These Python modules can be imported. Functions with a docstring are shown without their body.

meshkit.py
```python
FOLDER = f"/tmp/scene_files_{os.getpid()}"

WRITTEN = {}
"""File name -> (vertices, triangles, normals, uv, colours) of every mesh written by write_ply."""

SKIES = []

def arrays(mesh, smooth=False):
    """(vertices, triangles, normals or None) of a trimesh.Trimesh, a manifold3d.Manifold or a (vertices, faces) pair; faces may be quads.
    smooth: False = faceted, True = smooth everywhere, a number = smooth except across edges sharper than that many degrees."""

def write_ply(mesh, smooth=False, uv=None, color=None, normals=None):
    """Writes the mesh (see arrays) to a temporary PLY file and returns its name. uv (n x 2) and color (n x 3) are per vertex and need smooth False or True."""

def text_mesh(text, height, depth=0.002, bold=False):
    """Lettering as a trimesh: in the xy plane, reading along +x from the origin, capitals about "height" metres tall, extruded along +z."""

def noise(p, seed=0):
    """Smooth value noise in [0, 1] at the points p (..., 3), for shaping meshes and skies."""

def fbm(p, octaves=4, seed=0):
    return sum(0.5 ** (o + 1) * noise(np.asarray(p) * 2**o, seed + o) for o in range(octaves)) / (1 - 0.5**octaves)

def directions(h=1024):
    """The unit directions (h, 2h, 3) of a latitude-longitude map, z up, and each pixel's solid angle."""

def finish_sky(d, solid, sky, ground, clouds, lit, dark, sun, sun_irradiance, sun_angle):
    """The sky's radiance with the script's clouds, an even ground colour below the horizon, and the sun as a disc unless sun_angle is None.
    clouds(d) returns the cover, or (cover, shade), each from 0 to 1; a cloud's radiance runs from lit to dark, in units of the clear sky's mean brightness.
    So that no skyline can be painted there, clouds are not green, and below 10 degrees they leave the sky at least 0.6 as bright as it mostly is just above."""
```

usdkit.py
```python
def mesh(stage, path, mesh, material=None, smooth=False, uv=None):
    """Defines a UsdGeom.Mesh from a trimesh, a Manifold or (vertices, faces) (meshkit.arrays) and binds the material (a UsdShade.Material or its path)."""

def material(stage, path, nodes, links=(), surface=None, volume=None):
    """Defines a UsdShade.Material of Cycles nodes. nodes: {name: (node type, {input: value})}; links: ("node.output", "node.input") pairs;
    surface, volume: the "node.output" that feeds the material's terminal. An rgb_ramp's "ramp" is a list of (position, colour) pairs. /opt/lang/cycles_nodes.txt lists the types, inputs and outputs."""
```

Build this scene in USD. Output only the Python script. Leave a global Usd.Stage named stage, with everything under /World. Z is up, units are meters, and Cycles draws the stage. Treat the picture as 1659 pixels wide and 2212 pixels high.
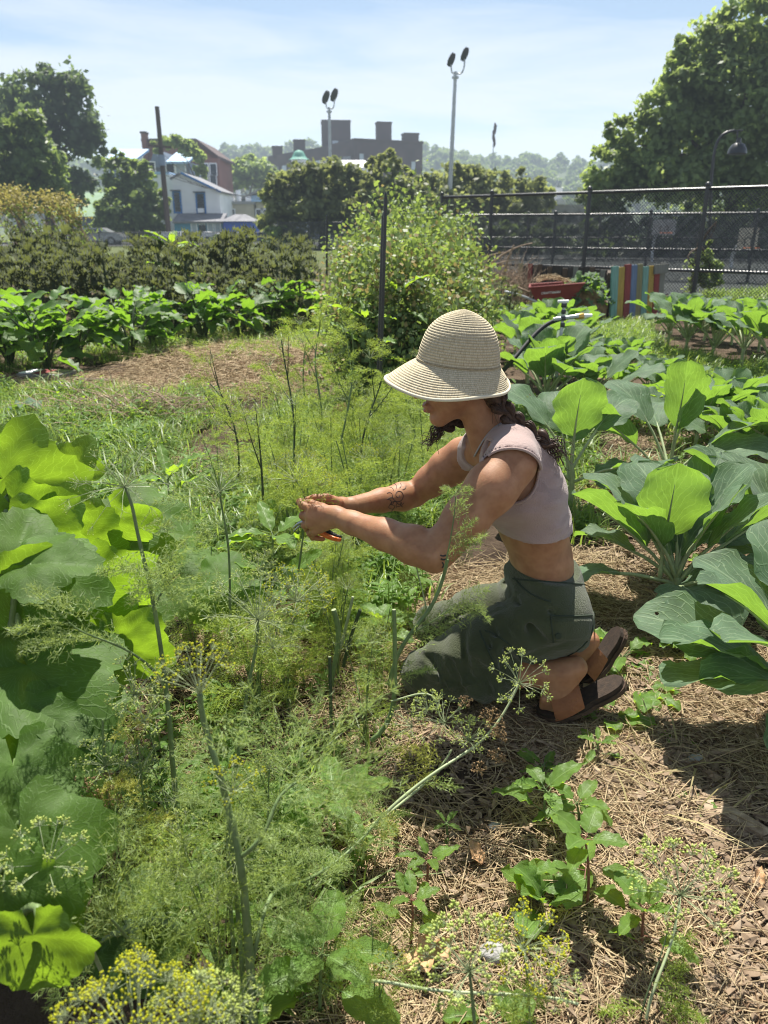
import math, random, numpy as np, trimesh, usdkit, meshkit
from pxr import Usd, UsdGeom, UsdLux, UsdShade, Gf, Sdf, Vt
from scipy import ndimage
from shapely.geometry import Polygon, Point
import shapely

stage = Usd.Stage.CreateInMemory()
stage.SetDefaultPrim(UsdGeom.Xform.Define(stage, '/World').GetPrim())
UsdGeom.Scope.Define(stage, '/World/Looks')

# ------------------------------------------------------------------ camera, sky, sun, exposure
EYE, PITCH = 1.2, math.radians(20.2)
cam = UsdGeom.Camera.Define(stage, '/World/camera')
cam.CreateFocalLengthAttr(26.0); cam.CreateHorizontalApertureAttr(26.0)
cam.CreateFStopAttr(5.0); cam.CreateFocusDistanceAttr(2.0)
cam.CreateClippingRangeAttr((0.02, 5000.0))
cam.AddTranslateOp().Set((0, 0, EYE)); cam.AddRotateXOp().Set(90 - math.degrees(PITCH))
cam.CreateExposureAttr(1.2)
SUN_ELEV, SUN_AZ = math.radians(63.5), math.radians(-1)          # azimuth from +y towards +x
SKY_STRENGTH, SUN_INTENSITY = 0.05, 1.25
sun = UsdLux.DistantLight.Define(stage, '/World/sun')
sun.CreateIntensityAttr(SUN_INTENSITY); sun.CreateAngleAttr(0.55); sun.CreateNormalizeAttr(True); sun.CreateColorAttr((1.0, 0.95, 0.86))
sun.AddRotateZOp().Set(-math.degrees(SUN_AZ)); sun.AddRotateXOp().Set(-(90 - math.degrees(SUN_ELEV)))
sky_mat = usdkit.material(stage, '/World/Looks/sky_air', {
    'sky': ('sky_texture', {'sky_type': 'single_scattering', 'sun_disc': False, 'sun_elevation': SUN_ELEV, 'sun_rotation': SUN_AZ, 'altitude': 100.0, 'air_density': 1.0, 'aerosol_density': 0.45, 'ozone_density': 1.0}),
    'tc': ('texture_coordinate', {}),
    'sep': ('separate_xyz', {}),
    'zc': ('math', {'math_type': 'maximum', 'value2': 0.0}),
    'zz': ('math', {'math_type': 'add', 'value2': 0.06}),
    'dx': ('math', {'math_type': 'divide'}), 'dy': ('math', {'math_type': 'divide'}),
    'flat': ('combine_xyz', {'z': 0.0}),
    'map': ('mapping', {'scale': (0.35, 0.6, 1.0), 'rotation': (0, 0, -0.3), 'location': (5.2, 1.1, 0.0)}),
    'n1': ('noise_texture', {'scale': 1.15, 'detail': 7.0, 'roughness': 0.56, 'distortion': 0.5}),
    'r1': ('rgb_ramp', {'ramp': [(0.0, (0, 0, 0)), (0.37, (0, 0, 0)), (0.46, (0.55, 0.55, 0.55)), (0.56, (1, 1, 1)), (1.0, (1, 1, 1))]}),
    'hi': ('map_range', {'from_min': 0.24, 'from_max': 0.55, 'to_min': 1.0, 'to_max': 0.22, 'clamp': True}), 'r1h': ('math', {'math_type': 'multiply'}),
    'low': ('map_range', {'from_min': 0.0, 'from_max': 0.17, 'to_min': 0.62, 'to_max': 0.0, 'clamp': True}),
    'mx': ('math', {'math_type': 'add', 'use_clamp': True}),
    'cov': ('math', {'math_type': 'multiply', 'value2': 0.9}),
    'mix': ('mix', {'mix_type': 'mix', 'color2': (6.8, 7.4, 8.1)}),
    'bg': ('background_shader', {'strength': SKY_STRENGTH})},
    [('tc.generated', 'sep.vector'), ('sep.z', 'zc.value1'), ('zc.value', 'zz.value1'), ('sep.x', 'dx.value1'), ('zz.value', 'dx.value2'),
     ('sep.y', 'dy.value1'), ('zz.value', 'dy.value2'), ('dx.value', 'flat.x'), ('dy.value', 'flat.y'), ('flat.vector', 'map.vector'),
     ('map.vector', 'n1.vector'), ('n1.fac', 'r1.fac'), ('sep.z', 'low.value'), ('r1.color', 'r1h.value1'), ('sep.z', 'hi.value'), ('hi.result', 'r1h.value2'), ('r1h.value', 'mx.value1'), ('low.result', 'mx.value2'), ('mx.value', 'cov.value1'),
     ('cov.value', 'mix.fac'), ('sky.color', 'mix.color1'), ('mix.color', 'bg.color')], surface='bg.background')
sky = UsdLux.DomeLight.Define(stage, '/World/sky')
UsdShade.MaterialBindingAPI.Apply(sky.GetPrim()).Bind(sky_mat)
sky.GetPrim().SetCustomDataByKey('kind', 'structure')

# ------------------------------------------------------------------ places: a sight line of the photograph (1659 x 2212) to a point of the garden
CP, SP = math.cos(PITCH), math.sin(PITCH)
def ray(u, v):
    r, d = (u - 829.5) / 1659.0, (v - 1106.0) / 1659.0
    return np.array([r, CP - d * SP, -SP - d * CP])
def W(u, v, y):
    d = ray(u, v); return np.array([0, 0, EYE]) + d * (y / d[1])
def G(u, v, z=0.0):
    d = ray(u, v); return np.array([0, 0, EYE]) + d * ((z - EYE) / d[2])
def px(y, v=1106):                                                # metres per photo pixel at distance y
    d = (v - 1106.0) / 1659.0
    return y / (CP - d * SP) / 1659.0

# ------------------------------------------------------------------ naming and prims
_used, AT = {}, {}
def numbered(parent, name):
    k = (parent, name); n = _used.get(k, 0); _used[k] = n + 1
    return name if n == 0 else f'{name}_{n:03d}'
def path_of(p): return '/World' if p is None else str(p.GetPath())
def setdata(prim, label=None, cat=None, group=None, kind=None):
    for k, v in (('label', label), ('category', cat), ('group', group), ('kind', kind)):
        if v: prim.SetCustomDataByKey(k, v)
    return prim
def thing(name, label, cat, loc=(0, 0, 0), rz=0.0, scale=None, group=None, kind=None):
    x = UsdGeom.Xform.Define(stage, '/World/' + numbered(None, name))
    x.AddTranslateOp().Set(tuple(float(c) for c in loc))
    if rz: x.AddRotateZOp().Set(math.degrees(rz))
    if scale: x.AddScaleOp().Set((scale,) * 3 if np.ndim(scale) == 0 else tuple(scale))
    p = x.GetPrim(); AT[str(p.GetPath())] = np.array(loc, float)
    return setdata(p, label, cat, group, kind)
def obj(name, m, mat, parent=None, smooth=True, label=None, cat=None, group=None, kind=None):
    uv = None
    if isinstance(m, MB): v, f, uv = m.get()
    elif isinstance(m, trimesh.Trimesh): v, f = m.vertices, m.faces
    elif hasattr(m, 'to_mesh'): v, f, _ = meshkit.arrays(m)
    else:
        v, f = np.asarray(m[0], float), np.asarray(m[1]); uv = m[2] if len(m) > 2 else None
    if parent is not None:                                      # parts are written in the thing's own frame; builders give world points
        v = v - AT.get('/'.join(str(parent.GetPath()).split('/')[:3]), 0.0)
    s = smooth
    if uv is not None and smooth not in (True, False): s = True
    p = usdkit.mesh(stage, path_of(parent) + '/' + numbered(path_of(parent) if parent else None, name), (v, f), M[mat], smooth=s, uv=uv).GetPrim()
    if np.min(f.shape) and M2.get(mat): UsdGeom.Mesh(p).CreateDoubleSidedAttr(True)
    return setdata(p, label, cat, group, kind)
def dup(src, loc, rz=0.0, scale=None, label=None, group=None):
    d = src.GetCustomData()
    name = src.GetName(); base = name[:-4] if name[-4:-3] == '_' and name[-3:].isdigit() else name
    x = UsdGeom.Xform.Define(stage, '/World/' + numbered(None, base))
    x.GetPrim().GetReferences().AddInternalReference(src.GetPath())
    x.ClearXformOpOrder()
    ops = [UsdGeom.XformOp(x.GetPrim().GetAttribute(a)) for a in ()]
    t = x.AddTranslateOp(opSuffix='put'); t.Set(tuple(float(c) for c in loc))
    r = x.AddRotateZOp(opSuffix='put'); r.Set(math.degrees(rz))
    sc = x.AddScaleOp(opSuffix='put'); s = 1.0 if scale is None else scale
    sc.Set((s,) * 3 if np.ndim(s) == 0 else tuple(s))
    x.SetXformOpOrder([t, r, sc])
    p = x.GetPrim(); p.SetInstanceable(True)
    return setdata(p, label or d.get('label'), d.get('category'), group or d.get('group'))
def proto_in_place(src, loc, rz, scale, label=None, group=None):   # puts the first of a kind where it stands
    x = UsdGeom.Xformable(src); x.ClearXformOpOrder()
    t = x.AddTranslateOp(opSuffix='put'); t.Set(tuple(float(c) for c in loc))
    r = x.AddRotateZOp(opSuffix='put'); r.Set(math.degrees(rz))
    sc = x.AddScaleOp(opSuffix='put'); s = 1.0 if scale is None else scale
    sc.Set((s,) * 3 if np.ndim(s) == 0 else tuple(s)); x.SetXformOpOrder([t, r, sc])
    return setdata(src, label, None, group)
_placed = set()
def place(src, loc, rz=0.0, scale=1.0, label=None, group=None):
    k = str(src.GetPath())
    if k in _placed: return dup(src, loc, rz, scale, label, group)
    _placed.add(k); return proto_in_place(src, loc, rz, scale, label, group)
def scatter(name, protos, pos, yaw, scale, idx, kind='stuff', label=None, cat=None, tilt=None):
    """ONE PointInstancer of uncountable stuff; protos: [(name, mesh, material)]"""
    pi = UsdGeom.PointInstancer.Define(stage, '/World/' + numbered(None, name))
    paths = []
    for n, m, mat in protos:
        paths.append(obj(n, m, mat, pi.GetPrim()).GetPath())
    pi.CreatePrototypesRel().SetTargets(paths)
    n = len(pos); yaw = np.asarray(yaw); scale = np.asarray(scale)
    pi.CreateProtoIndicesAttr(Vt.IntArray.FromNumpy(np.asarray(idx, np.int32)))
    pi.CreatePositionsAttr(Vt.Vec3fArray.FromNumpy(np.asarray(pos, np.float32)))
    q = np.zeros((n, 4)); q[:, 0] = np.cos(yaw / 2); q[:, 3] = np.sin(yaw / 2)
    pi.CreateOrientationsAttr(Vt.QuathArray([Gf.Quath(float(a), float(b), float(c), float(d)) for a, b, c, d in q]))
    if scale.ndim == 1: scale = np.repeat(scale[:, None], 3, 1)
    pi.CreateScalesAttr(Vt.Vec3fArray.FromNumpy(scale.astype(np.float32)))
    return setdata(pi.GetPrim(), label, cat, None, kind)

# ------------------------------------------------------------------ mesh building
class MB:
    def __init__(s): s.v, s.f, s.u, s.n = [], [], [], 0
    def add(s, v, f, uv=None):
        v = np.asarray(v, float); f = np.asarray(f, int)
        if f.shape[1] == 4: f = np.vstack([f[:, [0, 1, 2]], f[:, [0, 2, 3]]])
        s.v.append(v); s.f.append(f + s.n); s.u.append(np.zeros((len(v), 2)) if uv is None else np.asarray(uv, float)); s.n += len(v)
        return s
    def merge(s, o, T=None):
        v, f, u = o.get() if isinstance(o, MB) else o
        if T is not None: v = v @ T[:3, :3].T + T[:3, 3]
        return s.add(v, f, u)
    def get(s): return np.vstack(s.v), np.vstack(s.f), np.vstack(s.u)
    def box(s, lo, hi, R=None, o=None):
        b = trimesh.creation.box(bounds=[lo, hi]); v = np.array(b.vertices)
        if R is not None: v = v @ R.T
        if o is not None: v = v + o
        # faceted: split vertices
        f = np.array(b.faces); return s.add(v[f].reshape(-1, 3), np.arange(len(f) * 3).reshape(-1, 3))
def norm(a, axis=-1): return a / np.maximum(np.linalg.norm(a, axis=axis, keepdims=True), 1e-12)
def bez(pts, n):
    """smooth curve through the points (Catmull-Rom)"""
    p = np.asarray(pts, float)
    if len(p) == 2: return p[0] + (p[1] - p[0]) * np.linspace(0, 1, n)[:, None]
    from scipy.interpolate import CubicSpline
    d = np.r_[0, np.cumsum(np.maximum(np.linalg.norm(np.diff(p, axis=0), axis=1), 1e-9) ** 0.6)]
    return CubicSpline(d, p)(np.linspace(0, d[-1], n))
def tube(pts, r, n=6, cap=True):
    pts = np.asarray(pts, float); k = len(pts); r = np.broadcast_to(np.asarray(r, float), (k,)) if np.ndim(r) == 0 or len(np.atleast_1d(r)) == k else np.interp(np.linspace(0, 1, k), np.linspace(0, 1, len(r)), r)
    t = norm(np.gradient(pts, axis=0))
    up = np.array([0, 0, 1.0]) if abs(t[0, 2]) < 0.9 else np.array([1.0, 0, 0])
    x = norm(np.cross(up, t[0])); X = []
    for i in range(k):
        x = norm(x - t[i] * np.dot(x, t[i])); X.append(x)
    X = np.array(X); Y = np.cross(t, X)
    a = np.linspace(0, 2 * np.pi, n, endpoint=False)
    v = (pts[:, None] + r[:, None, None] * (np.cos(a)[None, :, None] * X[:, None] + np.sin(a)[None, :, None] * Y[:, None])).reshape(-1, 3)
    i, j = np.meshgrid(np.arange(k - 1), np.arange(n), indexing='ij'); j2 = (j + 1) % n
    f = np.stack([i * n + j, i * n + j2, (i + 1) * n + j2, (i + 1) * n + j], -1).reshape(-1, 4)
    f = np.vstack([f[:, [0, 1, 2]], f[:, [0, 2, 3]]])
    if cap:
        v = np.vstack([v, pts[:1], pts[-1:]]); c0, c1 = k * n, k * n + 1; jj = np.arange(n); j2 = (jj + 1) % n
        f = np.vstack([f, np.stack([np.full(n, c0), j2, jj], 1), np.stack([np.full(n, c1), (k - 1) * n + jj, (k - 1) * n + j2], 1)])
    return v, f
def perp(d, rng):
    r = rng.normal(size=d.shape); r -= d * (r * d).sum(-1, keepdims=True); return norm(r)
def threads(A, B, w, rng):
    """fine threads: one long thin triangle each"""
    s = perp(norm(B - A), rng) * np.broadcast_to(np.asarray(w), (len(A),))[:, None] / 2
    v = np.stack([A - s, A + s, B], 1).reshape(-1, 3)
    return v, np.arange(len(v)).reshape(-1, 3)
def prisms(A, B, r0, r1, rng, n=3):
    """many straight thin rods of n sides"""
    d = norm(B - A); x = perp(d, rng); y = np.cross(d, x); k = len(A)
    a = np.linspace(0, 2 * np.pi, n, endpoint=False)
    ring = np.cos(a)[None, :, None] * x[:, None] + np.sin(a)[None, :, None] * y[:, None]
    r0 = np.broadcast_to(r0, (k,))[:, None, None]; r1 = np.broadcast_to(r1, (k,))[:, None, None]
    v = np.concatenate([A[:, None] + ring * r0, B[:, None] + ring * r1], 1).reshape(-1, 3)
    j = np.arange(n); j2 = (j + 1) % n
    f = np.stack([j, j2, n + j2, n + j], 1)[None] + (np.arange(k) * 2 * n)[:, None, None]
    f = f.reshape(-1, 4); return v, np.vstack([f[:, [0, 1, 2]], f[:, [0, 2, 3]]])
_OCT = np.array([[1, 0, 0], [0, 1, 0], [-1, 0, 0], [0, -1, 0], [0, 0, 1], [0, 0, -1]], float)
_OCTF = np.array([[0, 1, 4], [1, 2, 4], [2, 3, 4], [3, 0, 4], [1, 0, 5], [2, 1, 5], [3, 2, 5], [0, 3, 5]])
def seeds(C, D, r, L, rng):
    d = norm(D); x = perp(d, rng); y = np.cross(d, x); k = len(C)
    r = np.broadcast_to(r, (k,)); L = np.broadcast_to(L, (k,))
    v = C[:, None] + _OCT[None, :, :1] * (x * r[:, None])[:, None] + _OCT[None, :, 1:2] * (y * r[:, None])[:, None] + _OCT[None, :, 2:] * (d * L[:, None])[:, None]
    f = _OCTF[None] + (np.arange(k) * 6)[:, None, None]
    return v.reshape(-1, 3), f.reshape(-1, 3)
def frame(direction, up=(0, 0, 1), roll=0.0):
    """columns x (along), y (side), z (normal)"""
    x = norm(np.asarray(direction, float)); z = np.asarray(up, float); z = z - x * (z @ x)
    if np.linalg.norm(z) < 1e-6: z = np.array([0, 1.0, 0]) - x * x[1]
    z = norm(z); y = np.cross(z, x)
    c, s = math.cos(roll), math.sin(roll)
    return np.stack([x, c * y + s * z, c * z - s * y], 1)
def T4(R, o):
    T = np.eye(4); T[:3, :3] = R; T[:3, 3] = o; return T
def rotz(a):
    c, s = math.cos(a), math.sin(a); return np.array([[c, -s, 0], [s, c, 0], [0, 0, 1.0]])
def fn(p, s=1.0, seed=0, o=3): return meshkit.fbm(np.asarray(p, float) * s, o, seed) * 2 - 1

# ------------------------------------------------------------------ materials
M, M2 = {}, {}
def hexrgb(h): return tuple(((int(h[i:i + 2], 16) / 255) ** 2.2) for i in (0, 2, 4))
def mat(name, c1, c2=None, scale=8.0, rough=0.6, bump=0.0, bscale=None, metal=0.0, spec=0.4, detail=4.0, stretch=None, sub=0.0, coat=0.0, sheen=0.0, c3=None):
    nodes = {'g': ('texture_coordinate', {}), 'mp': ('mapping', {'scale': stretch or (1, 1, 1)}),
             'n': ('noise_texture', {'scale': scale, 'detail': detail, 'roughness': 0.6}),
             'r': ('rgb_ramp', {'ramp': [(0.3, c1), (0.5, tuple((a + b) / 2 for a, b in zip(c1, c2 or c1)) if c3 is None else c3), (0.7, c2 or c1)]}),
             'p': ('principled_bsdf', {'roughness': rough, 'metallic': metal, 'specular_ior_level': spec, 'subsurface_weight': sub, 'subsurface_scale': 0.01, 'coat_weight': coat, 'sheen_weight': sheen})}
    links = [('g.object', 'mp.vector'), ('mp.vector', 'n.vector'), ('n.fac', 'r.fac'), ('r.color', 'p.base_color')]
    if bump:
        nodes['nb'] = ('noise_texture', {'scale': bscale or scale * 4, 'detail': 5.0, 'roughness': 0.65}); nodes['b'] = ('bump', {'strength': min(1.0, bump), 'distance': 0.02 if bump <= 1 else 0.02 * bump})
        links += [('mp.vector', 'nb.vector'), ('nb.fac', 'b.height'), ('b.normal', 'p.normal')]
    M[name] = usdkit.material(stage, '/World/Looks/' + name, nodes, links, surface='p.BSDF')
def leafmat(name, top, glow, rough=0.45, spec=0.35, fac=0.42, vein=None, nlat=6.0, vw=0.035, var=0.25, nscale=9.0, radial=False, veinmix=0.6, bump=0.3, dark=None, nv=0.35, sheen=0.0, slope=0.9, holes=0.0):
    """leaf: gloss on top, light through it; veins from the leaf's own st coordinates (x across -1..1, y along 0..1)"""
    dark = dark or tuple(c * (1 - var) for c in top); lite = tuple(min(1, c * (1 + var)) for c in top)
    nodes = {'g': ('geometry', {}), 'n': ('noise_texture', {'scale': nscale, 'detail': 3.0, 'roughness': 0.6}), 'oi': ('object_info', {}),
             'r': ('rgb_ramp', {'ramp': [(0.32, dark), (0.68, lite)]}),
             'rg': ('rgb_ramp', {'ramp': [(0.3, tuple(c * 0.72 for c in glow)), (0.7, glow)]}),
             'p': ('principled_bsdf', {'roughness': rough, 'specular_ior_level': spec, 'sheen_weight': sheen}), 't': ('translucent_bsdf', {}), 'm': ('mix_closure', {'fac': fac})}
    links = [('g.position', 'n.vector'), ('n.fac', 'r.fac'), ('n.fac', 'rg.fac')]
    if vein:
        nodes.update({'uv': ('uvmap', {'attribute': 'st'}), 's': ('separate_xyz', {}), 'au': ('math', {'math_type': 'absolute'}),
                      'wob': ('noise_texture', {'scale': 3.2, 'detail': 2.0}), 'wb': ('math', {'math_type': 'multiply', 'value2': nv}),
                      'mid': ('map_range', {'from_min': vw * 0.7, 'from_max': vw * 1.7, 'to_min': 1.0, 'to_max': 0.0, 'clamp': True}),
                      'ph0': ('math', {'math_type': 'multiply', 'value2': -slope}), 'ph1': ('math', {'math_type': 'add'}), 'ph1b': ('math', {'math_type': 'add'}), 'ph2': ('math', {'math_type': 'multiply', 'value2': nlat}),
                      'fr': ('math', {'math_type': 'pingpong', 'value2': 0.5}),
                      'lat': ('map_range', {'from_min': 0.03, 'from_max': 0.10, 'to_min': 1.0, 'to_max': 0.0, 'clamp': True}),
                      'vo': ('voronoi_texture', {'feature': 'distance_to_edge', 'scale': nlat * 1.1, 'dimensions': '2D'}),
                      'net': ('map_range', {'from_min': 0.0, 'from_max': 0.05, 'to_min': 0.55, 'to_max': 0.0, 'clamp': True}),
                      'mx': ('math', {'math_type': 'maximum'}), 'mx2': ('math', {'math_type': 'maximum'}), 'vm': ('math', {'math_type': 'multiply', 'value2': veinmix}),
                      'cv': ('mix', {'mix_type': 'mix', 'color2': vein}), 'cg': ('mix', {'mix_type': 'mix', 'color2': tuple(min(1, c * 1.25) for c in glow)}),
                      'hb': ('math', {'math_type': 'multiply_add', 'value2': 0.6}), 'b': ('bump', {'strength': bump, 'distance': 0.006})})
        links += [('uv.UV', 's.vector'), ('uv.UV', 'wob.vector'), ('s.x', 'au.value1'), ('au.value', 'mid.value'), ('wob.fac', 'wb.value1'),
                  ('au.value', 'ph0.value1'), ('ph0.value', 'ph1.value1'), ('s.y', 'ph1.value2'), ('ph1.value', 'ph1b.value1'), ('wb.value', 'ph1b.value2'), ('ph1b.value', 'ph2.value1'), ('ph2.value', 'fr.value1'), ('fr.value', 'lat.value'),
                  ('uv.UV', 'vo.vector'), ('vo.distance', 'net.value'),
                  ('mid.result', 'mx.value1'), ('lat.result', 'mx.value2'), ('mx.value', 'mx2.value1'), ('net.result', 'mx2.value2'), ('mx2.value', 'vm.value1'),
                  ('vm.value', 'cv.fac'), ('r.color', 'cv.color1'), ('cv.color', 'p.base_color'), ('vm.value', 'cg.fac'), ('rg.color', 'cg.color1'), ('cg.color', 't.color'),
                  ('n.fac', 'hb.value1'), ('vm.value', 'hb.value3'), ('hb.value', 'b.height'), ('b.normal', 'p.normal')]
    else:
        links += [('r.color', 'p.base_color'), ('rg.color', 't.color')]
    links += [('p.BSDF', 'm.closure1'), ('t.BSDF', 'm.closure2')]; out = 'm.closure'
    if holes:                                                     # insect holes
        nodes.update({'hv': ('voronoi_texture', {'scale': 17.0, 'randomness': 1.0}), 'hn': ('noise_texture', {'scale': 7.0, 'detail': 1.0}), 'hr': ('map_range', {'from_min': 0.5, 'from_max': 0.75, 'to_min': 0.0, 'to_max': holes, 'clamp': True}), 'hl': ('math', {'math_type': 'less_than'}), 'tr': ('transparent_bsdf', {}), 'm2': ('mix_closure', {})})
        links += [('g.position', 'hv.vector'), ('g.position', 'hn.vector'), ('hn.fac', 'hr.value'), ('hv.distance', 'hl.value1'), ('hr.result', 'hl.value2'), ('hl.value', 'm2.fac'), ('m.closure', 'm2.closure1'), ('tr.BSDF', 'm2.closure2')]; out = 'm2.closure'
    M[name] = usdkit.material(stage, '/World/Looks/' + name, nodes, links, surface=out); M2[name] = True
# ------------------------------------------------------------------ plain materials
mat('soil', (0.055, 0.036, 0.024), (0.20, 0.145, 0.095), scale=5.5, rough=0.95, bump=1.6, bscale=70, spec=0.1, detail=9.0, c3=(0.115, 0.078, 0.05))
mat('straw', (0.27, 0.19, 0.10), (0.50, 0.40, 0.25), scale=30, rough=0.75, spec=0.25)
mat('straw_brown', (0.11, 0.066, 0.036), (0.27, 0.175, 0.10), scale=30, rough=0.8, spec=0.2)
mat('wood_chip', (0.16, 0.11, 0.07), (0.38, 0.30, 0.215), scale=40, rough=0.85, spec=0.15)
mat('wood_chip_dark', (0.12, 0.08, 0.05), (0.30, 0.225, 0.155), scale=40, rough=0.85, spec=0.15)
mat('bark', (0.05, 0.036, 0.025), (0.13, 0.10, 0.075), scale=6, rough=0.9, bump=0.8, bscale=30, spec=0.1, stretch=(1, 1, 0.25))
mat('dry_stem', (0.22, 0.15, 0.10), (0.42, 0.33, 0.24), scale=20, rough=0.85, spec=0.15)
mat('stone', (0.22, 0.21, 0.20), (0.42, 0.41, 0.39), scale=25, rough=0.8, bump=0.5)
mat('dry_leaf', (0.30, 0.16, 0.07), (0.55, 0.36, 0.19), scale=14, rough=0.7, bump=0.3)
mat('asphalt', (0.045, 0.046, 0.05), (0.07, 0.07, 0.073), scale=3, rough=0.9)
mat('court', (0.04, 0.045, 0.045), (0.06, 0.066, 0.064), scale=0.6, rough=1.0, spec=0.02)
mat('galvanised', (0.36, 0.38, 0.39), (0.46, 0.48, 0.49), scale=5, rough=0.45, metal=0.4)
mat('black_metal', (0.012, 0.013, 0.014), (0.022, 0.024, 0.026), scale=8, rough=0.35, spec=0.6)
mat('black_rubber', (0.012, 0.013, 0.015), (0.022, 0.023, 0.026), scale=20, rough=0.65, spec=0.25)
mat('old_pole_wood', (0.045, 0.033, 0.027), (0.10, 0.075, 0.06), scale=2, rough=0.9, stretch=(1, 1, 0.1))
mat('white_paint', (0.70, 0.71, 0.73), (0.80, 0.81, 0.82), scale=0.7, rough=0.7)
mat('blue_trim', (0.02, 0.13, 0.36), (0.03, 0.17, 0.42), scale=2, rough=0.6)
mat('blue_wall', (0.05, 0.22, 0.36), (0.07, 0.27, 0.42), scale=1.0, rough=0.7)
mat('garage_blue', (0.015, 0.07, 0.42), (0.02, 0.09, 0.50), scale=1.0, rough=0.6)
mat('pale_blue_metal', (0.26, 0.42, 0.62), (0.36, 0.52, 0.70), scale=0.5, rough=0.5)
mat('grey_blue_siding', (0.13, 0.17, 0.24), (0.18, 0.23, 0.30), scale=0.5, rough=0.8)
mat('grey_shingle', (0.14, 0.14, 0.155), (0.22, 0.22, 0.235), scale=1.2, rough=0.9)
mat('brown_shingle', (0.055, 0.035, 0.035), (0.09, 0.06, 0.058), scale=1.2, rough=0.9)
mat('green_roof', (0.15, 0.24, 0.15), (0.21, 0.31, 0.20), scale=0.6, rough=0.85)
mat('beige_wall', (0.42, 0.38, 0.28), (0.52, 0.47, 0.36), scale=0.5, rough=0.85)
mat('copper_green', (0.07, 0.24, 0.19), (0.12, 0.33, 0.26), scale=1.5, rough=0.7)
mat('concrete', (0.26, 0.26, 0.25), (0.36, 0.355, 0.34), scale=0.8, rough=0.9)
mat('dark_glass', (0.012, 0.016, 0.022), (0.03, 0.036, 0.045), scale=0.3, rough=0.1, spec=0.8)
mat('pale_glass', (0.25, 0.31, 0.38), (0.40, 0.46, 0.52), scale=0.3, rough=0.2, spec=0.8)
mat('car_silver', (0.40, 0.42, 0.44), (0.46, 0.48, 0.50), scale=1, rough=0.25, metal=0.5, coat=0.6)
mat('car_white', (0.72, 0.73, 0.74), (0.78, 0.79, 0.80), scale=1, rough=0.25, coat=0.6)
mat('car_dark', (0.05, 0.06, 0.075), (0.07, 0.08, 0.10), scale=1, rough=0.25, coat=0.6)
def brickmat(name, a, b, mortar, s=1.0):
    M[name] = usdkit.material(stage, '/World/Looks/' + name, {
        'g': ('texture_coordinate', {}), 'sp': ('separate_xyz', {}), 'ad': ('math', {'math_type': 'add'}), 'cb': ('combine_xyz', {}),
        'bt': ('brick_texture', {'scale': s, 'color1': a, 'color2': b, 'mortar': mortar, 'mortar_size': 0.012, 'brick_width': 0.24, 'row_height': 0.08}),
        'n': ('noise_texture', {'scale': 0.35, 'detail': 3.0}), 'r': ('rgb_ramp', {'ramp': [(0.35, (0.8, 0.8, 0.8)), (0.65, (1.15, 1.1, 1.1))]}),
        'm': ('mix', {'mix_type': 'multiply', 'fac': 1.0}), 'p': ('principled_bsdf', {'roughness': 0.9, 'specular_ior_level': 0.2})},
        [('g.object', 'sp.vector'), ('sp.x', 'ad.value1'), ('sp.y', 'ad.value2'), ('ad.value', 'cb.x'), ('sp.z', 'cb.y'), ('cb.vector', 'bt.vector'), ('g.object', 'n.vector'), ('n.fac', 'r.fac'),
         ('bt.color', 'm.color1'), ('r.color', 'm.color2'), ('m.color', 'p.base_color')], surface='p.BSDF')
brickmat('purple_brick', (0.062, 0.042, 0.048), (0.085, 0.055, 0.058), (0.10, 0.085, 0.088))
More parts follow.
